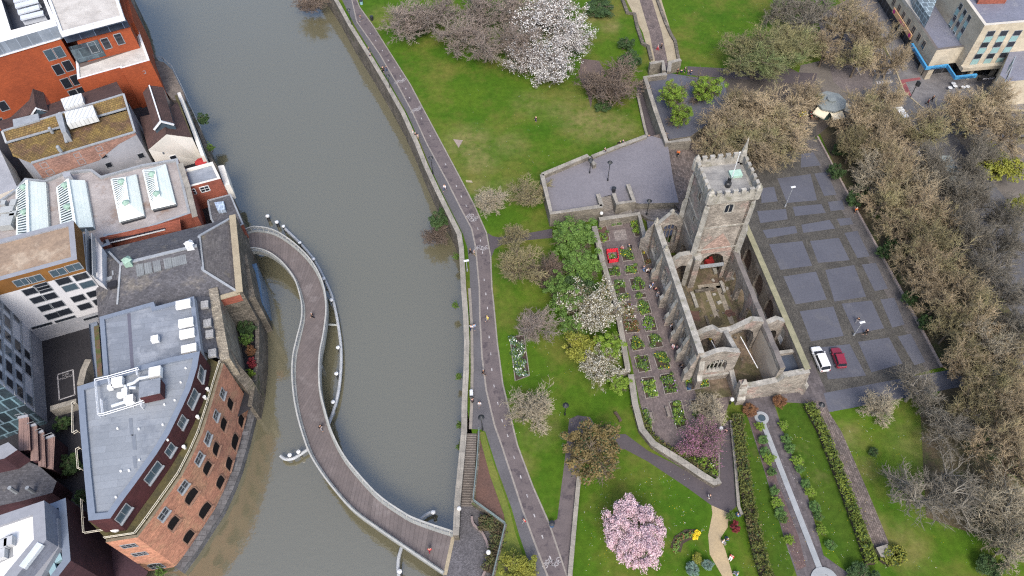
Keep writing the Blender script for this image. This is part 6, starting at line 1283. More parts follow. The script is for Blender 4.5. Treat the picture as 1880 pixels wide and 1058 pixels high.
# ------------------------------------------------------------------ herb garden beds
BED = [('small bed under the top wall of the herb garden', [(1121, 408), (1142, 406), (1143, 413), (1123, 416)], 0), ('bed of bright green shrubs beside the short garden wall', [(1155, 405), (1170, 404), (1178, 433), (1166, 435)], 1), ('triangular corner bed at the top left of the herb garden', [(1091, 425), (1113, 414), (1120, 442), (1100, 446)], 2),
       ('small planting bed inside the red barrier', [(1118, 467), (1130, 467), (1131, 476.5), (1120, 477.6)], 0), ('notched bed right of the red barrier', [(1138.5, 459.5), (1158, 457), (1164.6, 477), (1143.6, 480)], 0)]
left = [[(1115, 492), (1138, 491), (1140, 505), (1117, 508)], [(1126, 517), (1144, 514.5), (1150, 538), (1130, 541)], [(1135, 547), (1153, 544), (1154, 548), (1136, 553)], [(1140, 560), (1158, 556), (1164, 586), (1147, 587)], [(1145, 590), (1167, 587), (1174, 610), (1150, 612)], [(1155, 622.5), (1175.5, 619), (1183, 641), (1162, 645)], [(1164, 655), (1189, 651.5), (1195.5, 680), (1173, 684)], [(1177, 694), (1200.5, 691.5), (1209, 728), (1185.5, 731.6)]]
rght = [[(1147, 488), (1168, 485), (1172, 501), (1149, 504)], [(1155, 512), (1177, 510), (1184, 532), (1161, 534)], [(1164, 542), (1185, 538), (1187, 546), (1166, 548)], [(1168, 556), (1190, 552), (1197, 575), (1175, 579)], [(1177.6, 585), (1201, 582), (1207, 606), (1185, 609)], [(1188, 616), (1210.6, 614), (1218, 636.5), (1195.5, 640)], [(1198, 649), (1223, 646.5), (1232, 675), (1208, 679)], [(1212, 688), (1234, 685), (1244, 720), (1220.5, 724)]]
ORD = ['first', 'second', 'third', 'fourth', 'fifth', 'sixth', 'seventh', 'eighth']
for i, q in enumerate(left): BED.append(('%s bed from the red barrier in the herb garden row nearest the lawn' % ORD[i], q, 3 if i in (3, 4) else (1 if i == 7 else 0)))
for i, q in enumerate(rght): BED.append(('%s bed from the red barrier in the herb garden row nearest the church' % ORD[i], q, 0))
BED += [('large bed between the two benches at the lower end of the garden', [(1228, 739), (1250.6, 735.5), (1262, 780.5), (1242, 787)], 1), ('planted bed against the ruined chapel wall', [(1256, 694), (1300, 693), (1303, 709), (1261, 718)], 0), ('narrow strip bed beside the curved garden wall', [(1179, 750), (1187, 748), (1200, 795), (1190, 795)], 0),
        ('pointed bright green bed at the tip of the herb garden', [(1240, 822), (1262, 806), (1290, 820), (1320, 836), (1320, 876), (1296, 866)], 4), ('rusty brown shrub bed at the west corner of the church', [(1172, 446), (1182, 448), (1194, 485), (1184, 487)], 5), ('dark bed round the pale dome bush', [(1266, 735), (1300, 732), (1296, 770), (1276, 772)], 6)]
for i, (lb, q, k) in enumerate(BED):
    poly = XY(q, .1); r = thing('garden_bed', lb, 'planting bed', (0, 0, 0), 0, 'beds of the herb garden'); m = MB(); band(m, poly+[poly[0]], .16, 0, .16, 0, 0); m.build('edging', edging, r); m = MB(); m.flat(inset(poly, .05), .06); m.build('soil', soil if k != 2 else soilred, r)
    rg = np.random.default_rng(i+5); P_ = np.array(poly); ar = abs(sum(P_[j][0]*P_[(j+1) % len(P_)][1]-P_[(j+1) % len(P_)][0]*P_[j][1] for j in range(len(P_))))/2
    ncl = max(6, int(ar*2.6*(.5 if k in (2, 6) else 1))); cen = []
    tri = [(P_[0], P_[j], P_[j+1]) for j in range(1, len(P_)-1)]
    while len(cen) < ncl:
        a, bq, c = tri[rg.integers(len(tri))]; u, v = rg.random(2); 
        if u+v > 1: u, v = 1-u, 1-v
        q_ = a+(bq-a)*u+(c-a)*v; cc = P_.mean(0); q_ = cc+(q_-cc)*.88; cen.append((q_[0], q_[1], .3+.25*rg.random()))
    n = int(ncl*42); V, Fq = leaves(rg, cen, rg.uniform(.32, .68, ncl), n, .14, up=1.0); main = {0: L_BED, 1: L_FRESH, 2: L_GREEN, 3: L_RUST, 4: L_FRESH, 5: L_RUST, 6: L_DARK}[k]
    ml = [main, L_DARK, L_BED if k in (3, 5, 1) else L_FRESH, [FL_WHITE, FL_YEL, FL_PUR][i % 3]]; mi = rg.choice(4, n, p=[.55, .17, .25, .03]); link(npmesh('plants', V, Fq, ml, mi), 'plants', r)
m = MB(); m.flat(XY([(1125, 424), (1148, 421), (1152, 440), (1130, 443)]), .03); o = m.build('paving_panel', M('panel_cobble', (.26, .225, .205), (.16, .14, .13), scale=1.2, fine=.4, brick=(.5, .5, .05), bvar=.2, mort=.7)); o['kind'] = 'structure'
rb = thing('red_barrier', 'bright red plastic barrier fenced round a small garden bed', 'barrier'); q = [(1113, 464.5), (1132.5, 462.5), (1135, 481), (1117, 483.5)]; pl = P('plastic_red', (.62, .03, .05), .4)
for i in range(4):
    a, c = at(*q[i]), at(*q[(i+1) % 4]); m = MB()
    for z in (.2, .6, 1.0): m.bar(a+Vector((0, 0, z)), c+Vector((0, 0, z)), .12, .2)
    for t in (0, .25, .5, .75, 1): p_ = a+(c-a)*t; m.bar(p_, p_+Vector((0, 0, 1.1)), .12, .12)
    m.build('barrier_panel', pl, rb)
def bench(px, py, ang, label, mat=None):
    mat = mat or M('bench_wood', (.23, .20, .175), (.17, .15, .13), scale=2, fine=.2); b = thing('park_bench', label, 'bench', at(px, py), ang)
    m = MB(); [m.box((0, y, .45), (1.8, .12, .05)) for y in (-.2, -.05, .1)]; m.build('seat', mat, b); m = MB(); [m.box((0, .24, z), (1.8, .05, .13)) for z in (.62, .8)]; m.build('backrest', mat, b)
    for x in (-.8, .8): m = MB(); m.box((x, 0, .22), (.08, .5, .44)); m.box((x, .24, .55), (.08, .08, .6)); m.build('leg', mat, b)
bench(1196, 768, RAD(97+180), 'grey wooden bench beside the curved garden wall'); bench(1225, 758, RAD(97), 'grey wooden bench backing on the large lower bed'); bench(1134, 767, RAD(115), 'dark wooden bench on the lawn outside the herb garden', M('bench_dark', (.10, .07, .055), (.08, .055, .045), scale=2, fine=.2))
# rill, plinth, low walls on the lower lawns
rl = thing('water_rill', 'long thin white stone rill with a round basin at its head', 'water channel'); a, c = at(1401, 779), at(1509, 1056); m = MB(); d_ = (c-a).normalized(); n_ = Vector((-d_.y, d_.x, 0))
wh = M('rill_stone', (.27, .285, .295), (.22, .235, .245), scale=.6, fine=.1)
band(m, [(a.x, a.y), (c.x, c.y)], .85, 0, .14, 0, 0); m.build('channel', wh, rl)
m = MB(); m.lathe([(1.15, .16), (1.15, .02)], at(1398, 768), 24); m.lathe([(.62, .16), (1.15, .16)], at(1398, 768), 24); m.build('basin', wh, rl); m = MB(); m.lathe([(0, .08), (.62, .08)], at(1398, 768), 20); m.build('basin_water', P('water_dark', (.05, .07, .08), .1, .8), rl)
m = MB(); m.lathe([(2.0, .2), (2.0, .0)], at(1514, 1068), 28); m.lathe([(1.0, .2), (2.0, .2)], at(1514, 1068), 28); m.lathe([(0, .1), (1.0, .1)], at(1514, 1068), 28); m.build('lower_basin', wh, rl)
m = MB(); q = at(1622, 1014, .4); m.box(q, (1.7, 1.4, .8), .25); m.box(q+Vector((0, 0, .45)), (1.9, 1.6, .12), .25); o = m.build('stone_plinth', stonetop); tag(o, 'grey stone plinth at the bottom end of the cobbled side path', 'plinth')
stonewall('low stone edging wall beside the lawn with the pink cherry', [(1063, 875), (1055, 960), (1046, 1062)], -.1, .45, .55)
stonewall('thin stone kerb wall between dark garden path and clipped hedge', [(1342, 772), (1350, 850), (1356, 930), (1362, 945)], -.1, .4, .35)
fb = thing('flower_bed', 'crescent shaped flower bed with yellow flowers on the cherry lawn', 'flower bed'); ln = XY([(1240, 1010), (1246, 992), (1262, 982), (1278, 982)]); m = MB(); band(m, ln, 1.6, 0, .08, 0, 0); m.build('soil', soil, fb)
rg = np.random.default_rng(4); V, Fq = leaves(rg, [(*k, .2) for k in smoothline(ln, 3)], np.full(10, .6), 500, .14, up=1.0); link(npmesh('plants', V, Fq, [L_GREEN, L_RUST], (rg.random(500) < .3).astype(int)), 'plants', fb)
q = at(1276, 985, .3); V, Fq = leaves(rg, [(q.x, q.y, .3), (q.x+.4, q.y+.5, .3)], np.array([.55, .5]), 300, .12, up=1.0); link(npmesh('yellow_flowers', V, Fq, [FL_YEL]), 'yellow_flowers', fb)
fb = thing('flower_bed', 'long bed of white and pale green plants beside the river path', 'flower bed'); pb = XY([(936, 620), (962, 616), (972, 690), (946, 700)]); m = MB(); m.flat(pb, .05); m.build('soil', soil, fb); m = MB(); band(m, pb+[pb[0]], .15, 0, .18, 0, 0); m.build('edging', edging, fb)
c_ = [(*xy(938+20*rg.random()+k*.9, 624+k*7), .35) for k in range(10) for _ in range(3)]; V, Fq = leaves(rg, c_, np.full(30, .65), 1800, .15, up=1.0); link(npmesh('plants', V, Fq, [L_BED, L_FRESH, L_BLUE, FL_WHITE], rg.choice(4, 1800, p=[.42, .22, .26, .1])), 'plants', fb)
mb = MB(); q = [(832, 256), (850, 258), (842, 272)]; mb.flat(XY(q), .05); o = mb.build('worn_patch', M('concrete_pinkish', (.27, .22, .19), (.21, .17, .15), scale=1, fine=.2)); o['kind'] = 'structure'
mb = MB(); mb.flat(XY([(855, 331), (866, 332), (868, 336), (856, 335)]), .05); o = mb.build('concrete_slab', sandpale); o['kind'] = 'structure'
# ------------------------------------------------------------------ footbridge, landing, fenders
BZ = -1.5
RO = [(453, 430), (470, 425), (502, 430), (533, 448), (563, 475), (583, 503), (594, 530), (599, 558), (598.5, 588), (594, 623), (588, 655), (586.5, 690), (589, 725), (598, 763), (610, 800), (630, 840), (655, 873), (695, 916), (740, 948), (770, 963), (832, 984)]
LO = [(457, 463), (470, 460), (495, 467), (520, 485), (540, 510), (550, 532), (557.5, 562), (557.5, 590), (550, 623), (543, 655), (541, 690), (544, 730), (551, 768), (562, 806), (573, 835), (590, 864), (615, 898), (650, 937), (693, 969), (738, 1000), (815, 1052)]
def resamp(pts, n):
    P_ = np.array(pts, float); s = np.concatenate([[0], np.cumsum(np.linalg.norm(np.diff(P_, axis=0), axis=1))]); t = np.linspace(0, s[-1], n); return [(np.interp(x, s, P_[:, 0]), np.interp(x, s, P_[:, 1])) for x in t]
NB = 140
ro, lo = resamp(smoothline(XY(RO, BZ), 6), NB), resamp(smoothline(XY(LO, BZ), 6), NB)
br = thing('footbridge', 'long S shaped footbridge with planked deck crossing the river', 'footbridge')
deckm = M('deck_planks', (0.132, 0.112, 0.107), (0.106, 0.091, 0.088), scale=.3, fine=.12, brick=(60, .75, .05), bvar=.09, mort=.72, c3=(.16, .14, .135), s3=.2)
m = MB(); s = 0
for i in range(NB-1):
    a, b, c, d = lo[i], lo[i+1], ro[i+1], ro[i]; ds = (Vector(b)-Vector(a)).length*.5+(Vector(c)-Vector(d)).length*.5
    m.face([(*d, BZ), (*a, BZ), (*b, BZ), (*c, BZ)], 0, uv=[(0, s), (4, s), (4, s+ds), (0, s+ds)]); s += ds
m.build('deck', deckm, br)
m = MB()
for ln, sg in ((lo, 1), (ro, -1)): band(m, ln, .45, BZ-.9, BZ+.12, 0, 0)
for i in range(0, NB-1, 1):
    a, b, c, d = lo[i], lo[i+1], ro[i+1], ro[i]; m.face([(*a, BZ-.5), (*b, BZ-.5), (*c, BZ-.5), (*d, BZ-.5)])
m.build('edge_beam', M('steel_pale', (.27, .28, .27), (.21, .22, .21), scale=.6, fine=.12), br)
for ln, sg in ((lo, 1), (ro, -1)):
    m = MB(); off = []
    for i, q in enumerate(ln):
        o_ = (Vector(ln[i])-Vector((ro if sg == 1 else lo)[i])).normalized()*.28; off.append((q[0]+o_.x, q[1]+o_.y))
    for i in range(0, NB-1):
        m.bar((*off[i], BZ+1.2), (*off[i+1], BZ+1.2), .24, .09); m.bar((*off[i], BZ+.55), (*off[i+1], BZ+.55), .05, .05); m.bar((*off[i], BZ+.85), (*off[i+1], BZ+.85), .05, .05)
        if i % 2 == 0: m.bar((*ln[i], BZ), (*off[i], BZ+1.2), .07, .07)
    m.build('railing', M('rail_pale', (.36, .36, .34), (.28, .285, .27), scale=1, fine=.12), br)
    m = MB()
    for i in range(NB-1): m.bar((*(Vector(off[i])*.85+Vector(ln[i])*.15), BZ+.25), (*(Vector(off[i+1])*.85+Vector(ln[i+1])*.15), BZ+.25), .04, .06)
    m.build('mesh_infill', greymetal, br)
for t in (28, 62, 100):
    for ln in (lo, ro):
        q = Vector(lo[t])*.5+Vector(ro[t])*.5; q = q*.55+Vector(ln[t])*.45
        m = MB(); m.tube([(q.x, q.y, -9), (q.x, q.y, BZ-.5)], .45, 10); m.build('pier', greymetal, br)
m = MB(); band(m, XY([(833, 982), (817, 1056)], BZ), .55, BZ-.6, BZ+.03, 0, 0); band(m, XY([(454, 428), (458, 464)], BZ), .4, BZ-.6, BZ+.03, 0, 0); m.build('threshold', sandpale, br)
def fender(label, pts, piles, r=.28, sm=True):
    f = thing('mooring_fender', label, 'fender', (0, 0, 0), 0, 'curved pipe fenders beside the footbridge'); z = -4.9; ln = smoothline(XY(pts, z), 5); m = MB(); m.tube([(*q, z) for q in ln], r, 8); m.build('pipe', M('pipe_white', (.38, .40, .42), (.29, .31, .33), scale=.8, fine=.15), f)
    for (a, b) in piles:
        q = at(a, b, z); m = MB(); m.tube([(q.x, q.y, -9), (q.x, q.y, z+.5)], .22, 8); m.box((q.x, q.y, z+.55), (.6, .6, .15)); m.build('pile', darkmetal, f); m = MB(); m.lathe([(.34, 0), (.36, .25), (0, .4)], (q.x, q.y, z+.6), 8); m.build('pile_cap', whitemetal, f)
fender('longest curved white pipe fender along the outer side of the footbridge', [(522, 419), (552, 448), (578, 480), (600, 522), (611, 550), (620, 592), (626, 640), (625, 690), (618, 735), (604, 778)], [(522, 420), (552, 450), (577, 480), (596, 516), (610, 555), (622, 642), (619, 690), (613, 742)])
fender('short hooked pipe fender on the town side of the footbridge', [(515, 837), (524, 843), (538, 842), (552, 834), (567, 824)], [(534, 839), (550, 833)])
fender('short pipe fender near the park end of the footbridge', [(769, 957), (780, 947), (792, 941), (801, 940)], [(796, 944)])
fender('pipe fender leaving the bottom edge below the footbridge', [(737, 1006), (732, 1025), (731, 1045), (734, 1066), (740, 1090)], [(735, 1052)])
m = MB(); m.tube([at(598, 596, -4.9), at(621, 597, -4.9)], .2, 6); o = m.build('fender_strut', P('pipe_grey', (.36, .38, .36), .5)); tag(o, 'short cross strut joining the footbridge to the long fender', 'strut')
for i, (a, b) in enumerate(((491, 397), (508, 408))):
    f = thing('mooring_post', 'white capped mooring post %s' % ('farther from the bridge fender' if i == 0 else 'between the outer post and the bridge fender'), 'mooring post', (0, 0, 0)); q = at(a, b, -4.6); m = MB(); m.tube([(q.x, q.y, -9), (q.x, q.y, -4.7)], .32, 8); m.build('post', darkmetal, f); m = MB(); m.lathe([(.4, 0), (.42, .3), (0, .6)], (q.x, q.y, -4.75), 8); m.build('cap', whitemetal, f)
# sunken landing
lp = XY([(836, 930), (868, 925), (905, 944), (928, 964), (905, 1060), (890, 1110), (800, 1110), (815, 1056), (834, 985)], BZ)
m = MB(); m.prism(lp, WZ-2, BZ-.02, 1, 0); o = m.build('bridge_landing', [M('landing_cobble', (.115, .11, .118), (.085, .082, .088), scale=.5, fine=.35, brick=(.25, .15, .02), bvar=.3, mort=.6), quaystone]); o['kind'] = 'structure'
lw_ = XY([(879, 793), (877, 850), (868, 922), (905, 944), (928, 964), (905, 1060), (893, 1110)], 0); m = MB(); band(m, lw_, .5, WZ, .15, 0, 0); o = m.build('landing_wall', quaystone); tag(o, 'stone retaining wall round the sunken bridge landing', 'retaining wall')
m = MB(); band(m, smoothline(XY([(866, 948), (869, 962), (885, 978), (895, 1000), (898, 1030), (885, 1060)], BZ+.4), 4), .35, BZ-.1, BZ+.45, 0, 0); o = m.build('landing_kerb', M('kerb_pink', (.24, .19, .185), (.19, .155, .15), scale=.8, fine=.2)); tag(o, 'curved pink brick kerb round the bridge landing planting', 'kerb')
r = thing('riverside_steps', 'long narrow flight of steps from the river path down to the bridge landing', 'steps'); a, b = at(857, 930, BZ), at(864, 796, 0); n = 30; d = Vector((b.x-a.x, b.y-a.y))/n; ang = math.atan2(d.y, d.x)
for k in range(n):
    q = Vector((a.x, a.y))+d*(k+.5); zt = BZ+(0-BZ)*(k+1)/n; m = MB(); m.box((q.x, q.y, zt-.6), (d.length*.98, 2.0, 1.2), ang); m.box((q.x-d.x*.34, q.y-d.y*.34, zt+.015), (d.length*.3, 2.0, .03), ang, 1); m.build('step', [M('step_brown', (.11, .095, .085), (.08, .07, .064), scale=1, fine=.2), M('step_nosing', (.23, .205, .18), (.18, .16, .145), scale=1, fine=.2)], r)
f = thing('steel_fence', 'thin grey green steel fence round the triangular reddish bed', 'fence'); ln = XY([(880, 790), (876, 850), (869, 921), (928, 964), (905, 1060)], 0)
for i in range(len(ln)-1):
    a, b = Vector((*ln[i], 0)), Vector((*ln[i+1], 0)); k = int((b-a).length/2); m = MB()
    for j in range(k+1): q = a+(b-a)*j/max(k, 1); m.bar(q, q+Vector((0, 0, 1.2)), .07, .07)
    for z in (.3, .75, 1.2): m.bar(a+Vector((0, 0, z)), b+Vector((0, 0, z)), .07, .09)
    m.build('fence_panel', P('steel_green', (.16, .21, .21), .5), f)
sheet('mulch_bed', XY([(881, 805), (888, 830), (900, 875), (925, 945), (927, 960), (872, 920), (878, 850)]), .03, M('mulch', (.105, .058, .044), (.085, .05, .04), scale=.4, fine=.3))
sheet('grass_verge', XY([(881, 793), (889, 793), (908, 856), (937, 940), (945, 975), (968, 1043), (978, 1095), (896, 1095), (907, 1060), (929, 966), (924, 940), (898, 870), (887, 830)]), .015, M('verge_grass', (.085, .115, .018), (.12, .13, .024), scale=.3, fine=.25, bump=.4, bscale=3))
m = MB(); band(m, XY([(862, 530), (866, 600), (867, 680), (866, 740), (864, 788)]), .5, 0, .12, 0, 0); o = m.build('quay_kerb', edging); o['kind'] = 'structure'
# ------------------------------------------------------------------ stone office on the street corner
lime = M('stone_office', (.45, .40, .31), (.36, .32, .25), scale=.25, fine=.15, brick=(1.4, .7, .02), bvar=.08, mort=.85, c3=(.33, .27, .20), s3=.3, t3=(.55, .7))
teal = P('spandrel_teal', (.22, .36, .36), .35, .4); wetroof = M('roof_wet_grey', (.17, .175, .215), (.13, .135, .17), scale=.3, fine=.2, rough=.5, c3=(.24, .24, .26), s3=.3, t3=(.55, .7))
skyb = P('fascia_blue', (.06, .27, .50), .4, .4); black_m = P('sign_black', (.012, .012, .014), .5)
of = thing('stone_office', 'stone corner office with teal window panels and a bright blue shop fascia', 'office building')
zl, zh = 7.7, 14.7
A1, B1 = Vector(xy(1658.6, 0, zl)), Vector(xy(1719.7, 92.4, zl)); dA = (B1-A1).normalized(); A0 = A1-dA*30; C1 = Vector(xy(1758, 87.6, zl)); dC = (C1-B1).normalized(); nA = Vector((-dA.y, dA.x))
if nA.dot(C1-B1) < 0: nA = -nA
lowp = [tuple(A0), tuple(B1), tuple(C1+dC*8), tuple(A0+nA*22)]
m = MB(); m.sides(lowp, 3.4, zl); m.build('wall', lime, of)
ins_ = inset(lowp, .6); m = MB()
for i in range(4): j = (i+1) % 4; m.face([(*lowp[i], zl), (*lowp[j], zl), (*ins_[j], zl), (*ins_[i], zl)]); m.face([(*ins_[i], zl), (*ins_[j], zl), (*ins_[j], zl-.4), (*ins_[i], zl-.4)])
m.build('parapet', M('parapet_brown', (.13, .115, .105), (.10, .09, .085), scale=.6, fine=.2), of)
m = MB(); m.flat(ins_, zl-.4); m.build('roof', wetroof, of)
m = MB(); q = XY([(1655, -8), (1672, -8), (1706, 30), (1688, 36)], zl+.4); m.prism(q, zl-.4, zl+.4); m.build('ribbed_roof', M('roof_ribbed', (.42, .40, .36), (.35, .33, .30), scale=.4, fine=.1, brick=(.6, 8, .06), bvar=.05, mort=.8), of)
m = MB(); q = XY([(1676, -30), (1690, -22), (1720, 0), (1707, 32), (1684, 0)], 10.5); m.prism(q, zl-.4, 10.5); m.build('glazed_block', M('glazing_block', (.15, .19, .21), (.11, .14, .16), scale=.4, brick=(1.4, 1.6, .1), bvar=.15, mort=2.4, rough=.25), of)
shop = inset(lowp, .9); m = MB(); m.sides(shop, 0, 3.5); m.build('shopfront', M('shopfront_dark', (.02, .022, .026), (.035, .036, .04), scale=.6, brick=(1.8, 4, .12), bvar=.4, mort=3, rough=.15), of)
for t in (2, 9.5, 16): q = B1-dA*t; m = MB(); m.box((q.x+nA.x*.5, q.y+nA.y*.5, 1.75), (1.6 if t == 2 else .7, .9, 3.5), math.atan2(dA.y, dA.x)); m.build('pillar', lime, of)
q = B1+dC*.6; m = MB(); m.box((q.x+nA.x*.2, q.y+nA.y*.2, 1.75), (1.3, 1.2, 3.5), math.atan2(dC.y, dC.x)); m.build('pillar', lime, of)
T1, T0, T2 = Vector(xy(1808, 47, zh)), Vector(xy(1774, 0, zh)), Vector(xy(1880, 41, zh)); dT = (T1-T0).normalized(); dF = (T2-T1).normalized()
tow = [tuple(T0-dT*24), tuple(T1), tuple(T1+dF*26), tuple(T0-dT*24+dF*26)]
m = MB(); m.sides(tow, 3.4, zh); m.build('wall', lime, of); it = inset(tow, .7); m = MB()
for i in range(4): j = (i+1) % 4; m.face([(*tow[i], zh), (*tow[j], zh), (*it[j], zh), (*it[i], zh)]); m.face([(*it[i], zh), (*it[j], zh), (*it[j], zh-.5), (*it[i], zh-.5)])
m.build('parapet', P('parapet_cream', (.50, .47, .41), .7), of); m = MB(); m.flat(it, zh-.5); m.build('roof', wetroof, of)
m = MB(); q = XY([(1798, -12), (1858, -8), (1872, 14), (1860, 8), (1800, 0)], zh+2); m.prism(XY([(1800, -35), (1852, -35), (1854, -9), (1802, -8)], zh+1.6), zh-.5, zh+1.6, 0, 1); m.build('plant_room', [redbrick2, lead], of)
def c6(a, b): return (1620+a/6.223, b/6.223)
fw_ = dict(frame=lime, fw=.0)
wins(of, [c6(*k) for k in ((130, 30), (190, 100), (240, 180), (300, 260), (355, 345), (415, 430), (470, 515))], A1, B1, 1.3, 1.9, frame=P('frame_stone', (.30, .26, .21), .7), fw=.18, bars=(2, 1))
wins(of, [c6(*k) for k in ((895, 80), (940, 150), (990, 215), (825, 215), (865, 280), (920, 345), (855, 470))], T0, T1, 1.2, 1.5, frame=greymetal, fw=.08)
wins(of, [c6(*k) for k in ((850, 145), (905, 210), (950, 285), (785, 275), (830, 345), (880, 410))], T0, T1, 1.25, 1.9, frame=greymetal, pane=teal, fw=.06, name='spandrel')
wins(of, [c6(*k) for k in ((745, 350), (795, 420))], T0, T1, 1.4, 2.6, frame=whitemetal, pane=P('panel_bright', (.7, .7, .7), .5), fw=.06, name='spandrel')
wins(of, [c6(*k) for k in ((1235, 385), (1385, 380), (1540, 378), (1165, 515), (1315, 510), (1465, 505), (1090, 645), (1235, 640), (1380, 630), (1010, 770), (1150, 770), (1295, 755))], T1, T2, 1.7, 1.35, frame=greymetal, fw=.08)
wins(of, [c6(*k) for k in ((1205, 450), (1350, 445), (1500, 440), (1135, 580), (1285, 575), (1425, 568), (1055, 705), (1200, 700), (1340, 690))], T1, T2, 1.7, 1.5, frame=greymetal, pane=teal, fw=.06, name='spandrel')
tsh = inset(tow, 1.2); m = MB(); m.sides(tsh, 0, 3.5); m.build('shopfront', MATS['shopfront_dark'], of)
m = MB(); a_, b_ = T1-dF*.2, T1+dF*24; nF = Vector((dF.y, -dF.x)); m.bar((*(a_+nF*.5), 4.0), (*(b_+nF*.5), 4.0), 1.2, .9); m.build('canopy_ledge', lime, of)
for t in (3.5, 9.0, 17, 24): q = T1+dF*t; m = MB(); m.box((q.x-nF.x*.4, q.y-nF.y*.4, 1.75), (.7, .8, 3.5), math.atan2(dF.y, dF.x)); m.build('pillar', lime, of)
rb_ = XY([(1862, 76), (1960, 70), (1960, 140), (1850, 150), (1836, 138)], 7.0); m = MB(); m.prism(rb_, 0, 7.0, 0, 1); m.build('side_wing', [lime, wetroof], of)
wins(of, [(1856, 120)], rb_[4], rb_[0], 3.2, 2.4, frame=greymetal, pane=teal, bars=(3, 2)); wins(of, [(1852, 137)], rb_[4], rb_[0], 3.2, 1.4, frame=greymetal, bars=(3, 1))
fz = 3.3; fl_ = [(1672, 85), (1699, 128.5), (1737, 124), (1752, 146), (1791, 142)]; fp_ = [at(a, b, fz) for a, b in fl_]
m = MB(); band(m, [(p.x, p.y) for p in fp_], .5, fz, fz+.8, 0, 0, side=.3); fas = m.build('fascia', skyb, of)
def scribble(root, P0, P1, z, h, n, mat, seed, out=.06, name='lettering'):
    """worn lettering too small to read: short strokes standing on the sign face"""
    rg = random.Random(seed); P0, P1 = Vector(P0), Vector(P1); d = (P1-P0); L_ = d.length; d.normalize(); nn = Vector((d.y, -d.x)); 
    if nn.dot(Vector((0, 0))-P0) < 0: nn = -nn
    m = MB(); ang = math.atan2(d.y, d.x)
    for k in range(n):
        q = P0+d*(L_*(k+.5)/n)+nn*out; wd = L_/n
        m.box((q.x, q.y, z), (wd*.22, .05, h*rg.uniform(.7, 1)), ang); m.box((q.x+d.x*wd*.3, q.y+d.y*wd*.3, z+h*rg.choice((-.35, .0, .35))), (wd*.55, .05, h*.22), ang)
    return m.build(name, mat, root)
def seg(i, t0, t1): a, b = Vector(fp_[i][:2]), Vector(fp_[i+1][:2]); return a+(b-a)*t0, a+(b-a)*t1
for i, t0, t1 in ((0, .25, .62), (1, .15, .85), (3, .15, .85)): scribble(fas, *seg(i, t0, t1), fz+.5, .5, 11, P('letter_navy', (.03, .06, .14), .5), i, .42)
m = MB(); pA, pB = A1+dA*((Vector(xy(1634, 17, 4.2))-A1).dot(dA)), A1+dA*((Vector(xy(1663, 68, 4.2))-A1).dot(dA)); nO = -nA*.25
m.bar((*(pA+nO), 4.0), (*(pB+nO), 4.0), .25, 1.2); ban = m.build('shop_sign', P('sign_peach', (.62, .38, .20), .5), of)
scribble(ban, pA+nO+dA*4, pB+nO-dA*4, 4.05, .5, 8, P('letter_pink', (.50, .10, .25), .5), 9, .16)
for t in (.07, .93):
    q = pA+(pB-pA)*t+nO*1.6; m = MB(); ang = math.atan2(dA.y, dA.x)
    for k in range(10):
        a0, a1 = 2*math.pi*k/10, 2*math.pi*(k+1)/10; c_ = Vector((q.x, q.y, 4.0)); e1 = Vector((dA.x, dA.y, 0))
        m.face([c_, c_+e1*.55*math.cos(a0)+Vector((0, 0, .5*math.sin(a0))), c_+e1*.55*math.cos(a1)+Vector((0, 0, .5*math.sin(a1)))])
    m.build('sign_motif', P('letter_magenta', (.55, .04, .22), .5), ban)
a_, b_ = Vector(xy(1796, 144, 3.2)), Vector(xy(1828, 141, 3.2)); m = MB(); m.bar((*a_, 3.0), (*b_, 3.0), .3, .8); bs = m.build('shop_sign', black_m, of); scribble(bs, a_+(b_-a_)*.25, a_+(b_-a_)*.92, 3.0, .45, 10, P('letter_white', (.7, .68, .7), .5), 5, .2)

# ------------------------------------------------------------------ street
road = M('road_asphalt', (.10, .10, .105), (.075, .075, .082), scale=.15, fine=.15, c3=(.13, .125, .12), s3=.2, t3=(.55, .7))
pave = M('pavement_grey', (.165, .158, .158), (.13, .125, .128), scale=.3, fine=.15, brick=(.9, .6, .02), bvar=.1, mort=.8)
sheet('street_road', XY([(1560, -80), (1590, -20), (1612, 60), (1600, 150), (1560, 190), (1620, 230), (1700, 330), (1790, 470), (1900, 640), (2000, 800), (2050, 640), (1890, 420), (1770, 270), (1725, 212), (1700, 204), (1660, 172), (1640, 120), (1617, 80), (1600, 20), (1590, -80)]), .012, road)
sheet('street_road_branch', XY([(1690, 205), (1770, 203), (1960, 206), (1960, 260), (1740, 245), (1700, 235)]), .016, road)
m = MB(); q = XY([(1608, -60), (1617, 70), (1640, 118), (1660, 170), (1698, 202), (1770, 202), (1960, 204), (1960, 60), (1700, 60), (1640, -60)]); m.prism(q, -.1, .13); m.build('street_pavement', pave)['kind'] = 'structure'
m = MB(); band(m, q[1:7], .3, 0, .15, 0, 0); m.build('street_kerb', M('kerb_yellowish', (.35, .30, .20), (.27, .24, .17), scale=1, fine=.2))['kind'] = 'structure'
sheet('street_square', XY([(1500, 30), (1555, 0), (1600, 40), (1612, 100), (1600, 160), (1560, 175), (1530, 150), (1520, 110)]), .014, M('pave_mauve', (.15, .13, .125), (.115, .10, .10), scale=.3, fine=.2, brick=(.5, .3, .02), bvar=.15))
sheet('crossing_red', XY([(1650, 148), (1688, 143), (1690, 147), (1662, 152), (1674, 178), (1664, 176)]), .136, M('tactile_red', (.24, .075, .08), (.19, .065, .07), scale=.6, fine=.15))
m = MB()
for pts in ([(1598, 62), (1606, 92), (1600, 112), (1607, 134)], [(1618, 85), (1621, 108), (1636, 134)], [(1567, 110), (1570, 122), (1580, 138)], [(1607, 137), (1637, 134)]): band(m, XY(pts), .28, .02, .03, 0, 0)
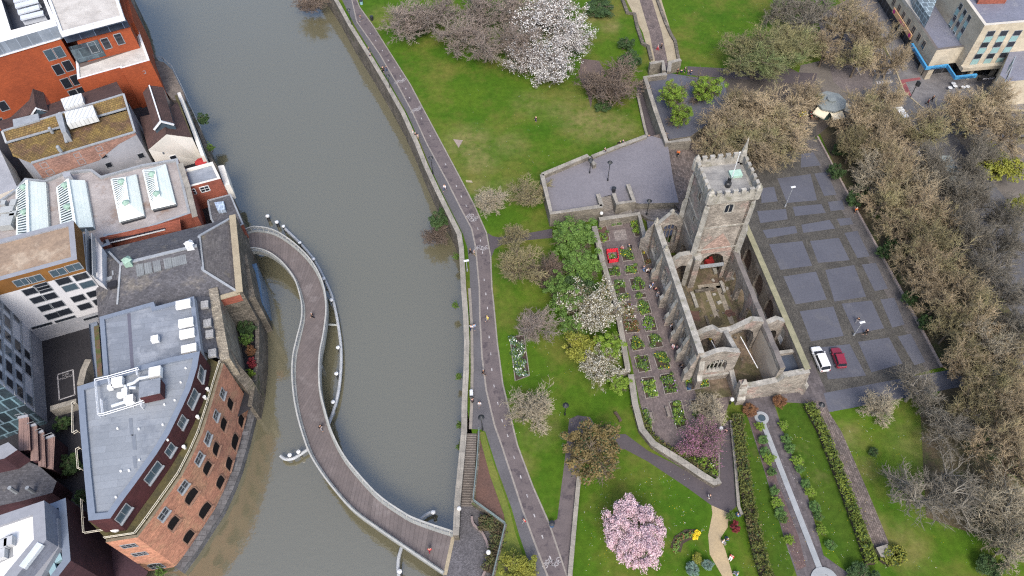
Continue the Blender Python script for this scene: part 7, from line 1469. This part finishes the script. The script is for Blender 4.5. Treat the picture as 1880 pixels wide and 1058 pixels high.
for k in range(6): m.flat(XY([(1608+k*5, 150-k*.5), (1611+k*5, 149.7-k*.5), (1613+k*5, 155-k*.5), (1610+k*5, 155.3-k*.5)]), .03)
for pts in ([(1658, 268), (1664, 280)], [(1682, 268), (1694, 292)], [(1700, 280), (1712, 304)], [(1752, 396), (1785, 406)], [(1758, 410), (1785, 424)], [(1762, 420), (1800, 440)], [(1680, 230), (1692, 248)], [(1770, 425), (1795, 470)]): band(m, XY(pts), .3, .02, .03, 0, 0)
m.build('road_markings', markw)['kind'] = 'structure'
kr = thing('octagonal_kiosk', 'grey octagonal kiosk with cream awnings among the bare trees', 'kiosk'); kc = at(1525, 187, 3.2)
m = MB(); m.lathe([(2.6, -3.2), (2.6, -.1)], kc, 8); m.build('wall', P('kiosk_green', (.06, .10, .09), .5), kr); m = MB(); m.lathe([(3.4, -.2), (3.4, .15), (1.0, .45), (1.0, .9), (0, 1.1)], kc, 8); m.build('roof', M('roof_kiosk', (.20, .225, .225), (.15, .17, .17), scale=.5, fine=.15), kr)
for (a, b) in ((1512, 202), (1534, 205), (1551, 196)):
    q = at(a, b, 2.6); an = math.atan2(q.y-kc.y, q.x-kc.x); m = MB(); d = Vector((math.cos(an), math.sin(an), 0)); s = Vector((-d.y, d.x, 0)); o = Vector((kc.x, kc.y, 0))+d*2.6
    m.face([o-s*1.4+Vector((0, 0, 2.8)), o+d*1.9-s*1.4+Vector((0, 0, 2.2)), o+d*1.9+s*1.4+Vector((0, 0, 2.2)), o+s*1.4+Vector((0, 0, 2.8))]); m.face([o+d*1.9-s*1.4+Vector((0, 0, 2.2)), o+d*1.9-s*1.4+Vector((0, 0, 1.9)), o+d*1.9+s*1.4+Vector((0, 0, 1.9)), o+d*1.9+s*1.4+Vector((0, 0, 2.2))]); m.build('awning', P('fabric_cream', (.62, .57, .44), .8), kr)
for (lb, a, b, col) in (('flower stall with white and yellow bunches by the kiosk', 1472, 215, [FL_WHITE, FL_YEL, L_GREEN]), ('flower stall with red and white bunches by the kiosk', 1494, 217, [P('flower_red', (.5, .06, .07), .7), FL_WHITE, L_GREEN])):
    r = thing('flower_stall', lb, 'stall'); q = at(a, b); m = MB()
    m.box((q.x, q.y, .35), (1.6, 1.2, .7)); m.build('table', P('stall_wood', (.15, .11, .08), .7), r); rg = np.random.default_rng(a); V, Fq = leaves(rg, [(q.x+dx, q.y+dy, .95) for dx in (-.7, 0, .7) for dy in (-.4, .4)], np.full(6, .4), 260, .13, up=1); link(npmesh('bunches', V, Fq, col, rg.choice(3, 260)), 'bunches', r)

# ------------------------------------------------------------------ vehicles
def loft(sta, mat, name, parent, smooth=True):
    """sta: (x, [(y, z) half section from bottom to top])"""
    m = MB(); n = len(sta[0][1]); rings = [[(x, y, z) for y, z in s]+[(x, -y, z) for y, z in s[::-1]] for x, s in sta]; K = 2*n
    for i in range(len(rings)-1):
        for k in range(K): m.face([rings[i][k], rings[i][(k+1) % K], rings[i+1][(k+1) % K], rings[i+1][k]])
    m.face(rings[0][::-1]); m.face(rings[-1])
    o = m.build(name, mat, parent); b = bmesh.new(); b.from_mesh(o.data); bmesh.ops.remove_doubles(b, verts=b.verts, dist=.001); bmesh.ops.recalc_face_normals(b, faces=b.faces); b.to_mesh(o.data); b.free()
    return o
def car(label, px, py, heading, col, L_=4.4, W_=1.8, Hh=1.5, van=False, cat='car', name='parked_car', est=False):
    c = thing(name, label, cat, at(px, py, .03), heading); paint = M('paint_'+label.split()[0]+label.split()[1], col, tuple(x*.9 for x in col), scale=.5, fine=.02, rough=.25, spec=.6); h = W_/2; l = L_/2
    def S(w_, z0, z1): return [(w_*h*.92, z0), (w_*h, z0+.2), (w_*h, z1-.18), (w_*h*.93, z1)]
    b = .92 if not van else 1.0
    loft([(-l, S(.80, .38, b-.12)), (-l+.15, S(.95, .25, b)), (-l*.5, S(1, .22, b+.02)), (0, S(1, .22, b)), (l*.45, S(1, .22, b-.03)), (l*.8, S(.95, .24, b-.16)), (l-.12, S(.86, .28, b-.24)), (l, S(.72, .38, b-.34))], paint, 'body', c)
    x0, x1, r0, r1 = (-l+.1, l*.42, -l+.32, l*.12) if not van else (-l+.08, l*.62, -l+.15, l*.40)
    if est: x0, x1, r0, r1 = -l+.1, l*.55, -l+.38, l*.2
    def G(w_, z0, z1, wt): return [(w_*h*.9, z0), (w_*h*.84, (z0+z1)/2), (wt*h*.74, z1)]
    loft([(x0, G(.96, b-.06, b-.02, .95)), (r0, G(.99, b-.06, Hh-.06, .97)), (0, G(1, b-.06, Hh-.03, 1)), (r1, G(.98, b-.06, Hh-.05, .97)), (x1, G(.94, b-.06, b-.02, .94))], glassdark, 'windows', c)
    m = MB(); hw = h*.76; m.face([(r0, -hw, Hh-.01), (r1, -hw, Hh-.0), (r1, hw, Hh-.0), (r0, hw, Hh-.01)]); m.sides([(r0, -hw), (r1, -hw), (r1, hw), (r0, hw)], Hh-.12, Hh-.005)
    for xx in ((r0+.05, r1-.1) if not van else (r0+.05, -.2, r1-.1)):
        for sg in (-1, 1): m.bar((xx, sg*hw, Hh-.06), (xx+(.0 if xx != r1-.1 else .25), sg*h*.93, b-.05), .12, .07)
    m.build('roof', paint, c)
    for x in (-l*.6, l*.62):
        for sg in (-1, 1):
            w_ = MB(); w_.lathe([(.0, -.11), (.30, -.11), (.33, -.06), (.33, .06), (.30, .11), (0, .11)], (0, 0, 0), 14); o = w_.build('wheel', P('tyre', (.015, .015, .016), .8), c); o.location = (x, sg*(h-.09), .33); o.rotation_euler = (RAD(90), 0, 0)
            r_ = MB(); r_.lathe([(0, .12), (.2, .12), (.2, -.12), (0, -.12)], (0, 0, 0), 10); r_.build('rim', greymetal, o)
    for sg in (-1, 1):
        m = MB(); m.box((l-.13, sg*h*.62, b-.42), (.2, .36, .16)); m.build('headlight', P('lamp_clear', (.7, .72, .74), .2, .6), c); m = MB(); m.box((-l+.06, sg*h*.72, b-.22), (.14, .22, .3)); m.build('taillight', P('lamp_red', (.3, .015, .015), .3, .5), c)
        m = MB(); m.box((x1-.35, sg*(h+.1), b+.02), (.14, .22, .14)); m.build('mirror', paint, c)
    return c
def head(p, q): a, b = at(*p), at(*q); return math.atan2(b.y-a.y, b.x-a.x)
car('white estate car parked on the plaza beside the ruin wall', 1504, 662, head((1513, 683), (1494, 640)), (.72, .73, .74), 4.9, 1.9, 1.62, est=True)
car('dark crimson hatchback parked beside the white estate car', 1537, 660, head((1540, 674), (1529, 643)), (.20, .018, .035), 4.0, 1.75, 1.5)
car('white delivery van half hidden under the street trees', 1647, 216, head((1650, 222), (1640, 208)), (.70, .72, .72), 5.2, 2.0, 2.1, True, 'van', 'delivery_van')
car('silver hatchback in the road under the bare belt trees', 1695, 322, head((1700, 332), (1690, 312)), (.45, .46, .47), 4.1, 1.75, 1.5, name='road_car')
bu = thing('street_bus', 'pale roofed bus standing in the road beyond the bare trees', 'bus', at(1740, 338), head((1752, 362), (1728, 315)))
m = MB(); m.box((0, 0, 1.55), (10.5, 2.5, 2.5)); m.build('body', P('bus_pale', (.34, .37, .36), .35, .4), bu); m = MB(); m.box((0, 0, 2.0), (10.6, 2.56, .9)); m.build('windows', glassdark, bu); m = MB(); m.box((0, 0, 2.86), (10.3, 2.35, .16)); m.box((2, 0, 3.0), (2, 1.4, .25)); m.build('roof', P('bus_roof', (.30, .34, .32), .5), bu)
for x in (-3.3, 3.5):
    for sg in (-1, 1): w_ = MB(); w_.lathe([(0, -.15), (.48, -.15), (.48, .15), (0, .15)], (0, 0, 0), 12); o = w_.build('wheel', P('tyre', (.015, .015, .016), .8), bu); o.location = (x, sg*1.2, .48); o.rotation_euler = (RAD(90), 0, 0)

# ------------------------------------------------------------------ lamps, bins, traffic lights
def lamp(label, base, z0, h, kind='lantern'):
    r = thing('street_lamp', label, 'street lamp', at(*base, z0)); m = MB(); m.lathe([(.16, 0), (.14, .6), (.08, .8), (.06, h-.4)], (0, 0, 0), 8); m.build('post', darkmetal if kind != 'arm' else greymetal, r)
    if kind == 'globe': m = MB(); m.lathe([(.1, h-.35), (.28, h-.2), (.36, h+.05), (.28, h+.3), (0, h+.4)], (0, 0, 0), 12); m.build('globe', P('globe_white', (.55, .55, .54), .3, .4, 0, .03), r, True)
    elif kind == 'arm': m = MB(); m.box((0, 0, h-.3), (.95, .35, .15), .2); m.build('lamp_head', whitemetal, r)
    else: m = MB(); m.lathe([(.1, h-.5), (.22, h-.45), (.38, h+.1)], (0, 0, 0), 8); m.build('lantern', glassblue, r); m = MB(); m.lathe([(.55, h+.1), (.25, h+.4), (0, h+.6)], (0, 0, 0), 8); m.build('cap', darkmetal, r)
    return r
for a in (('white globe lamp at the foot of the riverside steps', (845, 944), -1.5, 2.4, 'globe'), ('white globe lamp on the curved landing kerb', (898, 1024), -1.2, 2.6, 'globe'), ('dark lamp post where the riverside steps begin', (886, 790), 0, 4.6), ('lamp post at the top of the river path beside the quay wall', (647, 52), 0, 5.0), ('lamp post on the river path beside the walking pair', (717, 168), 0, 4.2), ('lamp post on the river path level with the pink worn patch', (795, 320), 0, 4.6), ('lamp post on the river path near the bend', (858, 498), 0, 3.5, 'arm'),
          ('tall black lamp post in the middle of the gravel terrace', (1115.7, 332), TZ2, 5.0), ('black lamp post on the flags beside the terrace steps', (1187, 395), .9, 4.0), ('black lamp post by the short return of the parapet', (1082.5, 318), TZ2, 3.6), ('white topped lamp in the plaza panels near the kerb wall', (1441, 380), 0, 6.0, 'arm'), ('white topped lamp in the plaza beside the walking pair', (1567, 616), 0, 4.5, 'arm'), ('black lamp post where the cobbled side path begins', (1499, 757), 0, 2.6), ('small white globe lamp among the shrubs under the terrace', (1103, 402), .9, 1.6, 'globe'), ('dark lamp post on the lawn below the round mauve tree', (1037, 762), 0, 3.4), ('small white globe lamp beside the pale dome bush', (1340, 742), 0, 1.6, 'globe'), ('white globe lamp at the edge of the dark garden path', (1320, 795), 0, 1.6, 'globe')): lamp(*a)
for lb, top, bot in (('black traffic light at the pavement corner by the blue fascia', (1664, 96), (1648, 131)), ('black traffic light on the red tactile paving', (1682, 158), (1671, 179))):
    r = thing('traffic_light', lb, 'traffic light', at(*bot, .13)); m = MB(); m.tube([(0, 0, 0), (0, 0, 4.6)], .09, 6); m.build('post', darkmetal, r); m = MB(); m.box((0, 0, 3.9), (.5, .4, 1.2)); m.box((.45, 0, 3.6), (.4, .4, 1.1)); m.build('signal_head', darkmetal, r)
def bin_(label, px, py, z0=0, mat=None): r = thing('litter_bin', label, 'litter bin', at(px, py, z0)); m = MB(); m.lathe([(.38, 0), (.42, .95)], (0, 0, 0), 10); m.build('bin_body', mat or P('bin_blue', (.04, .10, .20), .5), r); m = MB(); m.lathe([(.46, .95), (.46, 1.08), (0, 1.2)], (0, 0, 0), 10); m.build('lid', darkmetal, r)
bin_('blue litter bin in the fork of the two paths', 1013, 965); bin_('dark litter bin on the lawn edge at the top of the path', 683, 37, 0, darkmetal); bin_('dark litter bin beside the terrace steps', 1126.5, 352, TZ2, darkmetal); bin_('pale blue bin at the top of the riverside path', 664, 8, 0, P('bin_pale', (.22, .38, .42), .5)); bin_('blue litter bin in the bed under the ruined chapel window', 1264.5, 713)

# ------------------------------------------------------------------ people
def skinmesh(name, pts, edges, rad, sub=1):
    me = bpy.data.meshes.new(name); me.from_pydata(pts, edges, []); o = bpy.data.objects.new(name, me); C.objects.link(o); md = o.modifiers.new('s', 'SKIN')
    if not me.skin_vertices: 
        bpy.context.view_layer.objects.active = o
    for v, r in zip(me.skin_vertices[0].data, rad): v.radius = (r, r) if not isinstance(r, tuple) else r
    me.skin_vertices[0].data[0].use_root = True; sb = o.modifiers.new('u', 'SUBSURF'); sb.levels = sub; sb.render_levels = sub
    dg = bpy.context.evaluated_depsgraph_get(); dg.update(); r = bpy.data.meshes.new_from_object(o.evaluated_get(dg)); r.name = name; bpy.data.objects.remove(o); r.polygons.foreach_set('use_smooth', [True]*len(r.polygons)); return r
def pose(kind):
    hip, kn, an = {'stand': ((.10, 0), (.0, .0), (.0, .0)), 'walk': ((.10, 0), (.12, .02), (.30, -.30)), 'sit': ((.10, 0), (0, 0), (0, 0))}[kind]; zb = .93 if kind != 'sit' else .50
    J = [(0, 0, zb), (0, 0, zb+.25), (0, .0, zb+.47), (0, .0, zb+.56), (0, .02, zb+.68), (0, .02, zb+.76)]; E_ = [(0, 1), (1, 2), (2, 3), (3, 4), (4, 5)]; r = [(.15, .11), (.13, .10), (.15, .10), .055, (.085, .10), .075]
    def add(p, par, rad): J.append(p); E_.append((par, len(J)-1)); r.append(rad); return len(J)-1
    legs, arms = [], []
    for s in (-1, 1):
        f = s*1.0
        if kind == 'sit': a = add((s*.10, .02, zb-.02), 0, .095); k = add((s*.12, .42, zb), a, .07); n = add((s*.12, .44, .08), k, .05); t = add((s*.12, .58, .05), n, .04)
        else: a = add((s*.10, 0, zb-.05), 0, .095); k = add((s*.10, f*kn[0]*.9+.02, .50), a, .065); n = add((s*.10, f*an[0]*.9, .09), k, .047); t = add((s*.10, f*an[0]*.9+.15, .04), n, .04)
        legs.append((a, k, n, t))
        b = add((s*.19, 0, zb+.45), 2, .062); e = add((s*.24, -f*.08 if kind == 'walk' else 0, zb+.20), b, .047); w_ = add((s*.22, (-f*.02+.10) if kind == 'walk' else .14, zb-.02 if kind != 'sit' else zb+.08), e, .036); hnd = add((s*.21, (.14 if kind == 'walk' else .2), zb-.11 if kind != 'sit' else zb+.06), w_, .034)
        # five short fingers
        hx = J[hnd]; arms.append((b, e, w_, hnd))
        for q in range(5): add((hx[0]+(q-2)*.013*(1 if q < 4 else -2), hx[1]+.02+(.02 if q == 4 else 0), hx[2]-.07+(.03 if q == 4 else 0.008*abs(q-1.5))), hnd, .009)
    return J, E_, r, legs, arms
PM = {}
for kd in ('stand', 'walk', 'sit'):
    J, E_, r, legs, arms = pose(kd); body = skinmesh('body', J, E_, r)
    tj = [J[0], J[1], J[2]]; te = [(0, 1), (1, 2)]; tr = [(.175, .135), (.155, .125), (.175, .125)]
    for (b, e, w_, h_) in arms: n = len(tj); tj += [J[b], J[e], J[w_]]; te += [(2, n), (n, n+1), (n+1, n+2)]; tr += [.08, .065, .052]
    lj = [(J[0][0], J[0][1], J[0][2]+.03)]; le = []; lr = [(.165, .13)]
    for (a, k, n_, t) in legs: n = len(lj); lj += [J[a], J[k], J[n_]]; le += [(0, n), (n, n+1), (n+1, n+2)]; lr += [.115, .085, .07]
    hd = J[5]; hj = [(hd[0], hd[1]-.02, hd[2]-.06), (hd[0], hd[1]-.035, hd[2]-.0), (hd[0], hd[1], hd[2]+.045)]
    PM[kd] = dict(body=body, top=skinmesh('top', tj, te, tr), trousers=skinmesh('trousers', lj, le, lr), hair=skinmesh('hair', hj, [(0, 1), (1, 2)], [.08, .095, .06]))
for kd in PM:
    for k in PM[kd]: PM[kd][k].materials.append(None)
PC = {'black': (.012, .012, .015), 'white': (.68, .68, .68), 'grey': (.22, .22, .24), 'navy': (.02, .03, .075), 'blue': (.08, .20, .42), 'paleblue': (.25, .42, .6), 'red': (.5, .03, .04), 'pink': (.6, .3, .34), 'yellow': (.75, .62, .05), 'orange': (.75, .17, .03), 'brown': (.12, .07, .045), 'denim': (.07, .10, .17), 'maroon': (.16, .02, .035), 'khaki': (.25, .21, .13)}
for k, v in PC.items(): P('cloth_'+k, v, .85, .1)
SK = [P('skin_light', (.50, .31, .23), .6), P('skin_mid', (.33, .19, .12), .6)]; HR = [P('hair_dark', (.025, .018, .014), .7), P('hair_brown', (.09, .05, .028), .7), P('hair_fair', (.32, .23, .12), .7), P('hair_grey', (.4, .4, .4), .7)]
_pc = [0]
def person(px, py, kd, top, leg, where, z0=0.0, rz=None, extra=''):
    _pc[0] += 1; i = _pc[0]; verb = {'stand': 'standing', 'walk': 'walking', 'sit': 'sitting'}[kd]
    r = thing('person', '%s person in %s, %s' % (verb, top, where), 'person', at(px, py, z0), rz if rz is not None else (i*2.399) % 6.28); s = 1.0+.06*math.sin(i*5.1); r.scale = (s*1.12, s*1.12, s)
    for k, mt in (('body', SK[i % 5 == 0]), ('top', MATS['cloth_'+top]), ('trousers', MATS['cloth_'+leg]), ('hair', HR[i % 4])):
        o = link(PM[kd][k], k, r); o.material_slots[0].link = 'OBJECT'; o.material_slots[0].material = mt
    return r
Z1 = TZ2
for a in ((663, 38, 'walk', 'black', 'grey', 'on the cycle path at the top of the river walk'), (678, 97, 'walk', 'black', 'denim', 'by the quay wall ahead of a companion'), (681.5, 109, 'walk', 'navy', 'black', 'by the quay wall behind a companion'), (704, 133, 'walk', 'black', 'black', 'on the left of the dark pair on the river path'), (710, 132, 'walk', 'navy', 'denim', 'on the right of the dark pair on the river path'), (759, 249, 'stand', 'white', 'black', 'against the quay wall in a group of three'), (763.5, 253, 'stand', 'black', 'black', 'in the middle of the group of three by the quay wall'), (768, 257, 'stand', 'grey', 'khaki', 'at the right of the group of three by the quay wall'), (817, 350, 'walk', 'white', 'denim', 'alone on the river path below the third lamp'),
          (864, 467, 'walk', 'black', 'black', 'beside the bicycle marking at the path bend'), (871, 469, 'walk', 'grey', 'khaki', 'on the kerb beside a person in black'), (871, 604, 'walk', 'paleblue', 'denim', 'on the river path next to a companion in white'), (865.5, 606, 'walk', 'white', 'navy', 'by the quay kerb next to a companion in pale blue'), (895.5, 590, 'walk', 'yellow', 'grey', 'alone in the middle of the cycle path'), (888, 688, 'walk', 'black', 'black', 'on the path kerb in mid stride'), (868, 740, 'stand', 'navy', 'black', 'behind the pale pram on the river path'), (881, 746, 'walk', 'white', 'grey', 'beside the pale pram on the river path'), (962.5, 960, 'walk', 'red', 'grey', 'alone near the bottom of the river path')): person(*a)
person(575, 584, 'walk', 'black', 'black', 'on the upper curve of the footbridge', BZ); person(591, 789, 'walk', 'black', 'grey', 'on the middle of the footbridge', BZ); person(790, 1013, 'walk', 'red', 'maroon', 'near the park end of the footbridge', BZ)
person(984, 224, 'stand', 'black', 'navy', 'alone on the river lawn'); person(1207, 93, 'walk', 'pink', 'red', 'on the narrow excavated paving', .05); person(1213.5, 90, 'walk', 'black', 'black', 'beside a companion in pink on the excavated paving', .05)
for i, (a, b) in enumerate(((1243, 137), (1250, 136), (1257, 134), (1263, 136), (1268, 139))): person(a, b, 'sit' if i % 2 else 'stand', ('black', 'navy', 'black', 'grey', 'black')[i], ('black', 'black', 'navy', 'black', 'denim')[i], ('first', 'second', 'third', 'fourth', 'fifth')[i]+' from the left in the group by the dark wall block', 2.4)
person(1244, 287, 'walk', 'orange', 'black', 'on the cobbled ramp behind the church', 1.4); person(1110, 283, 'stand', 'black', 'grey', 'against the low wall along the top of the terrace', Z1); person(1138, 266, 'sit', 'black', 'black', 'at the left of a pair perched on the low terrace wall', Z1); person(1143.5, 264, 'sit', 'navy', 'black', 'at the right of a pair perched on the low terrace wall', Z1); person(1190, 258, 'walk', 'grey', 'grey', 'at the lower end of the sloping tarmac path')
for a in ((1142, 459, 'sit', 'pink', 'red', 'at the notched garden bed'), (1154, 455, 'sit', 'grey', 'black', 'behind the notched garden bed'), (1181, 498, 'walk', 'navy', 'blue', 'in the garden beside the church buttress'), (1188, 502, 'stand', 'white', 'black', 'in front of the church buttress with others'), (1194, 499, 'sit', 'black', 'black', 'against the foot of the church buttress'), (1193, 532, 'stand', 'white', 'denim', 'on the garden paving with a companion in blue'), (1197, 528, 'stand', 'blue', 'navy', 'on the garden paving leaning to a seated group'), (1203, 535, 'sit', 'maroon', 'black', 'against the church wall above others in grey'), (1207, 543, 'sit', 'grey', 'grey', 'against the church wall in the seated row'), (1211, 550, 'sit', 'white', 'black', 'last in the seated row against the church wall'), (1219, 588, 'stand', 'white', 'black', 'alone beside the middle church buttress'), (1232, 602, 'sit', 'white', 'black', 'in the corner of the middle church buttress'), (1238, 627, 'sit', 'red', 'maroon', 'beside the lower church buttress'), (1235, 641, 'stand', 'white', 'pink', 'in front of the lower church buttress'), (1242, 640, 'sit', 'pink', 'grey', 'against the wall by the lower church buttress'), (1251, 676, 'sit', 'grey', 'black', 'at the left of the pair by the corner buttress'), (1256, 682, 'sit', 'black', 'grey', 'at the right of the pair by the corner buttress'),
          (1331, 795, 'sit', 'black', 'black', 'on the dark garden path beside the redbud'), (1301, 915, 'stand', 'black', 'white', 'at the meeting of the dark path and sandy path'), (1326, 996, 'sit', 'white', 'grey', 'at the left of a pair by the sandy path'), (1334, 993, 'sit', 'black', 'denim', 'at the right of a pair by the sandy path'), (1342, 1024, 'sit', 'red', 'white', 'on the curved bench by the sandy path'), (1352, 948, 'sit', 'blue', 'denim', 'beside the deep red shrub'), (1352, 1056, 'sit', 'paleblue', 'grey', 'at the bottom end of the sandy path'),
          (1569, 391, 'stand', 'orange', 'black', 'at the pale plaza kerb in a bright coat'), (1572, 592, 'walk', 'black', 'grey', 'on the plaza left of the white topped lamp'), (1588, 614, 'walk', 'black', 'black', 'on the plaza below the white topped lamp')): person(*a)
for i, (a, b, t, l) in enumerate(((1701, 193, 'maroon', 'black'), (1710, 186, 'black', 'black'), (1735, 194, 'white', 'black'))): person(a, b, 'walk', t, l, ('at the left of the three on the street corner', 'in the middle of the three on the street corner', 'at the right of the three on the street corner')[i], .13)
pr_ = thing('baby_pram', 'pale grey pram parked by the quay kerb on the river path', 'pram', at(866, 726, .02), 1.6); m = MB(); m.box((0, 0, .75), (1.0, .55, .45)); m.lathe([(.3, 0), (.28, .2), (0, .35)], (.3, 0, .95), 10); m.build('pram_body', P('pram_grey', (.5, .52, .54), .7), pr_); m = MB(); m.bar((-.9, 0, 1.05), (-.4, 0, .8), .5, .05); m.build('handle', darkmetal, pr_)
for x in (-.4, .4):
    for y in (-.3, .3): m = MB(); m.tube([(x, y-.03, .25), (x, y+.03, .25)], .25, 10); m.build('wheel', darkmetal, pr_)
# cafe chairs outside the stone office
for i, (a, b) in enumerate(((1742, 166), (1751, 163), (1766, 165), (1774, 164), (1748, 158))):
    q = at(a, b, .13); ct = thing('cafe_table', 'small white cafe table under the blue shop fascia', 'table', q, i*.7, 'white cafe tables under the blue fascia'); m = MB(); m.lathe([(.5, .74), (.5, .78), (0, .78)], (0, 0, 0), 12); m.build('table_top', whitemetal, ct); m = MB(); m.tube([(0, 0, 0), (0, 0, .74)], .05, 6); m.lathe([(.3, 0), (.3, .04), (0, .04)], (0, 0, 0), 10); m.build('base', greymetal, ct)
for (a, b) in ((1162, 507), (1186, 508), (1208, 564)): pass
lt = M('litter_white', (.6, .6, .58), (.5, .5, .5), scale=2, fine=.1)
# daisies and dandelions scattered on the lawns
rg = np.random.default_rng(77); cs = []
for (x0, x1, y0, y1, n) in ((850, 1180, 160, 330, 130), (920, 1050, 620, 800, 60), (1070, 1300, 860, 1050, 200), (1210, 1420, 5, 120, 70), (1360, 1460, 780, 1050, 160), (1440, 1600, 760, 1040, 180), (1560, 1800, 760, 1050, 120)):
    for _ in range(n): cs.append((*xy(rg.uniform(x0, x1), rg.uniform(y0, y1)), .05))
V, Fq = leaves(rg, cs, np.full(len(cs), .35), len(cs)*2, .035, flat=.05, up=6); me = npmesh('lawn_flowers', V, Fq, [FL_WHITE, FL_YEL], (rg.random(len(cs)*2) < .35).astype(int)); o = link(me, 'lawn_flowers'); tag(o, 'tiny white and yellow flowers sprinkled over the lawns', 'lawn flowers', None, 'stuff')
